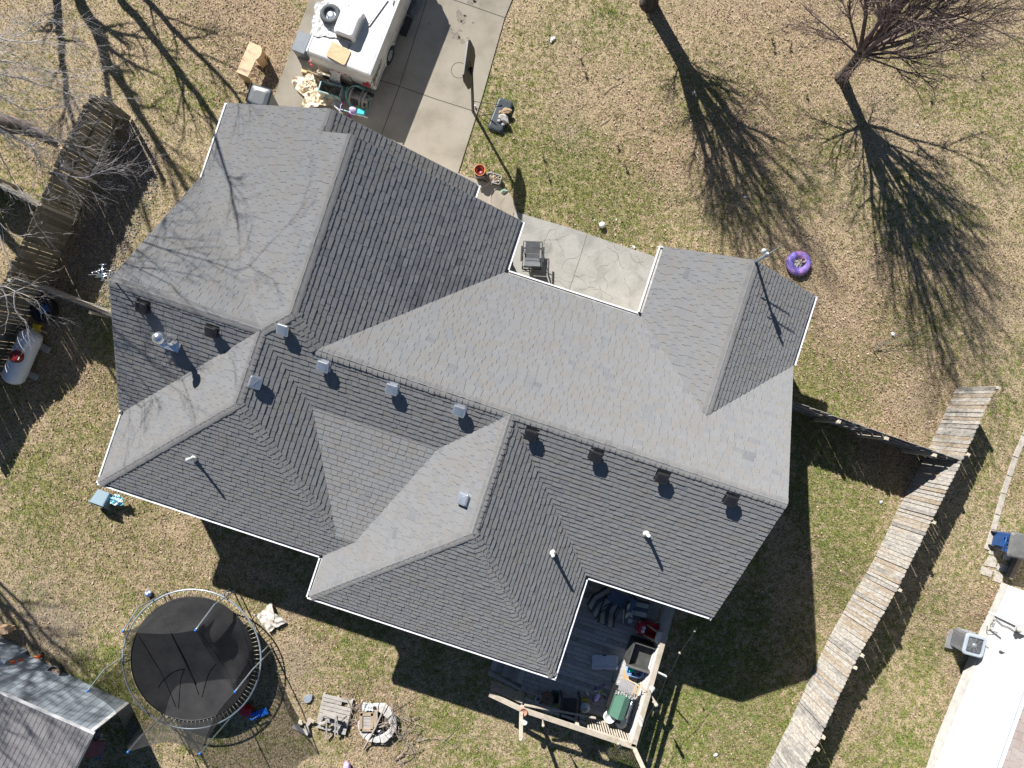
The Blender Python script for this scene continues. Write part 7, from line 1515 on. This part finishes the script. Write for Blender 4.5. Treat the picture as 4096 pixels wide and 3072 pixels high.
for k in range(4): a = k * 1.57; b.box((math.cos(a) * .14, math.sin(a) * .14, hA - .05), (.22, .12, .006), rz=a, rx=.35)
b.build('fan', solid('dull_steel', (.30, .31, .33), rough=.4, metal=.4), t_)
b = DB(T_); b.box((0, 0, .03), (Wd + .16, Wd + .16, .06)); b.build('pad', solid('pad_grey', (.20, .20, .21), rough=.9), t_)
b = MB(); q = PA(3956, 2582, cb0.z + .62); b.T = frame_at(q, rot); b.box((0, 0, 0), (.08, .12, .14)); tag(b.build('disconnect_box', M_WHP), 'small grey white switch box beside the air conditioner', 'switch box')
# blue bin
c = P(4040, 2172, .5); c.z = P(4040, 2172, 0).z; t_ = thing('wheeled_bin', 'blue wheeled bin with a grey lid at the right edge', 'bin', c); T_ = frame_at(c, math.radians(-12)); b = DB(T_)
M_BB = solid('royal_blue_plastic', (.025, .085, .26), rough=.4, var=.12)
loft(b, [(rrect(.46, .50, .05), .0), (rrect(.58, .66, .06), .88), (rrect(.66, .72, .07), .90), (rrect(.66, .72, .07), .95)]); b.build('body', M_BB, t_)
b = DB(T_); b.box((-.31, .0, .50), (.10, .30, .30)); b.box((-.33, .22, .80), (.10, .08, .12)); b.box((-.33, -.22, .80), (.10, .08, .12)); b.tube([(-.40, -.20, .86), (-.40, .20, .86)], .018, 7)
for k in range(5): b.box((-.30, -.26 + k * .13, .86), (.08, .03, .08))
b.build('handle', M_BB, t_)
b = DB(T_); loft(b, [(rrect(.74, .76, .08), .95), (rrect(.76, .78, .09), .98), (rrect(.66, .68, .09), 1.04), (rrect(.3, .3, .08), 1.06)]); b.build('lid', mat('grey_lid', [(.10, .10, .10), (.17, .17, .165)], scale=3, rough=.55), t_)
for sy in (-.22, .22): b = DB(T_); b.ring((-.26, sy, .10), .075, .03, 18, 6, nrm=Vector((0, 1, 0))); b.lathe((-.26, sy, .10), [(.08, -.02), (.08, .02), (.001, .02)], 12, nrm=Vector((0, 1, 0))); b.build('wheel', M_RUB, t_)
# dark plastic sheet at the right of the camper
pl = [cpx(x, y) for x, y in ((1890, -40), (2190, -40), (2160, 40), (2130, 60), (2110, 130), (2080, 170), (2060, 230), (2030, 250), (2015, 300), (1960, 280), (1860, 185), (1885, 90))]
b = MB(); b.prism([P(x, y, .22) for x, y in pl], .19, .215)
for (a0, a1) in (((1900, 180), (2080, -10)), ((1960, 220), (2050, 120)), ((1990, 60), (2060, -20))): b.beam(P(*cpx(*a0), .23), P(*cpx(*a1), .23), .02, .02)
tag(b.build('undertray', mat('grey_green_plastic', [(.13, .145, .145), (.22, .235, .23)], scale=5, rough=.5)), 'torn grey plastic tray lying right of the camper at the top edge', 'plastic tray')
b = MB(); q = P(1606, 88, .3); b.blob(q, .10, 4, .3, 2, (1, 1, .7)); b.blob(q + Vector((.08, -.05, .0)), .08, 6, .3, 2); tag(b.build('tool_bundle', mat('mixed_parts', [(.15, .08, .06), (.55, .5, .42), (.7, .65, .5)], scale=20)), 'bundle of small pale parts on the camper step', 'parts')
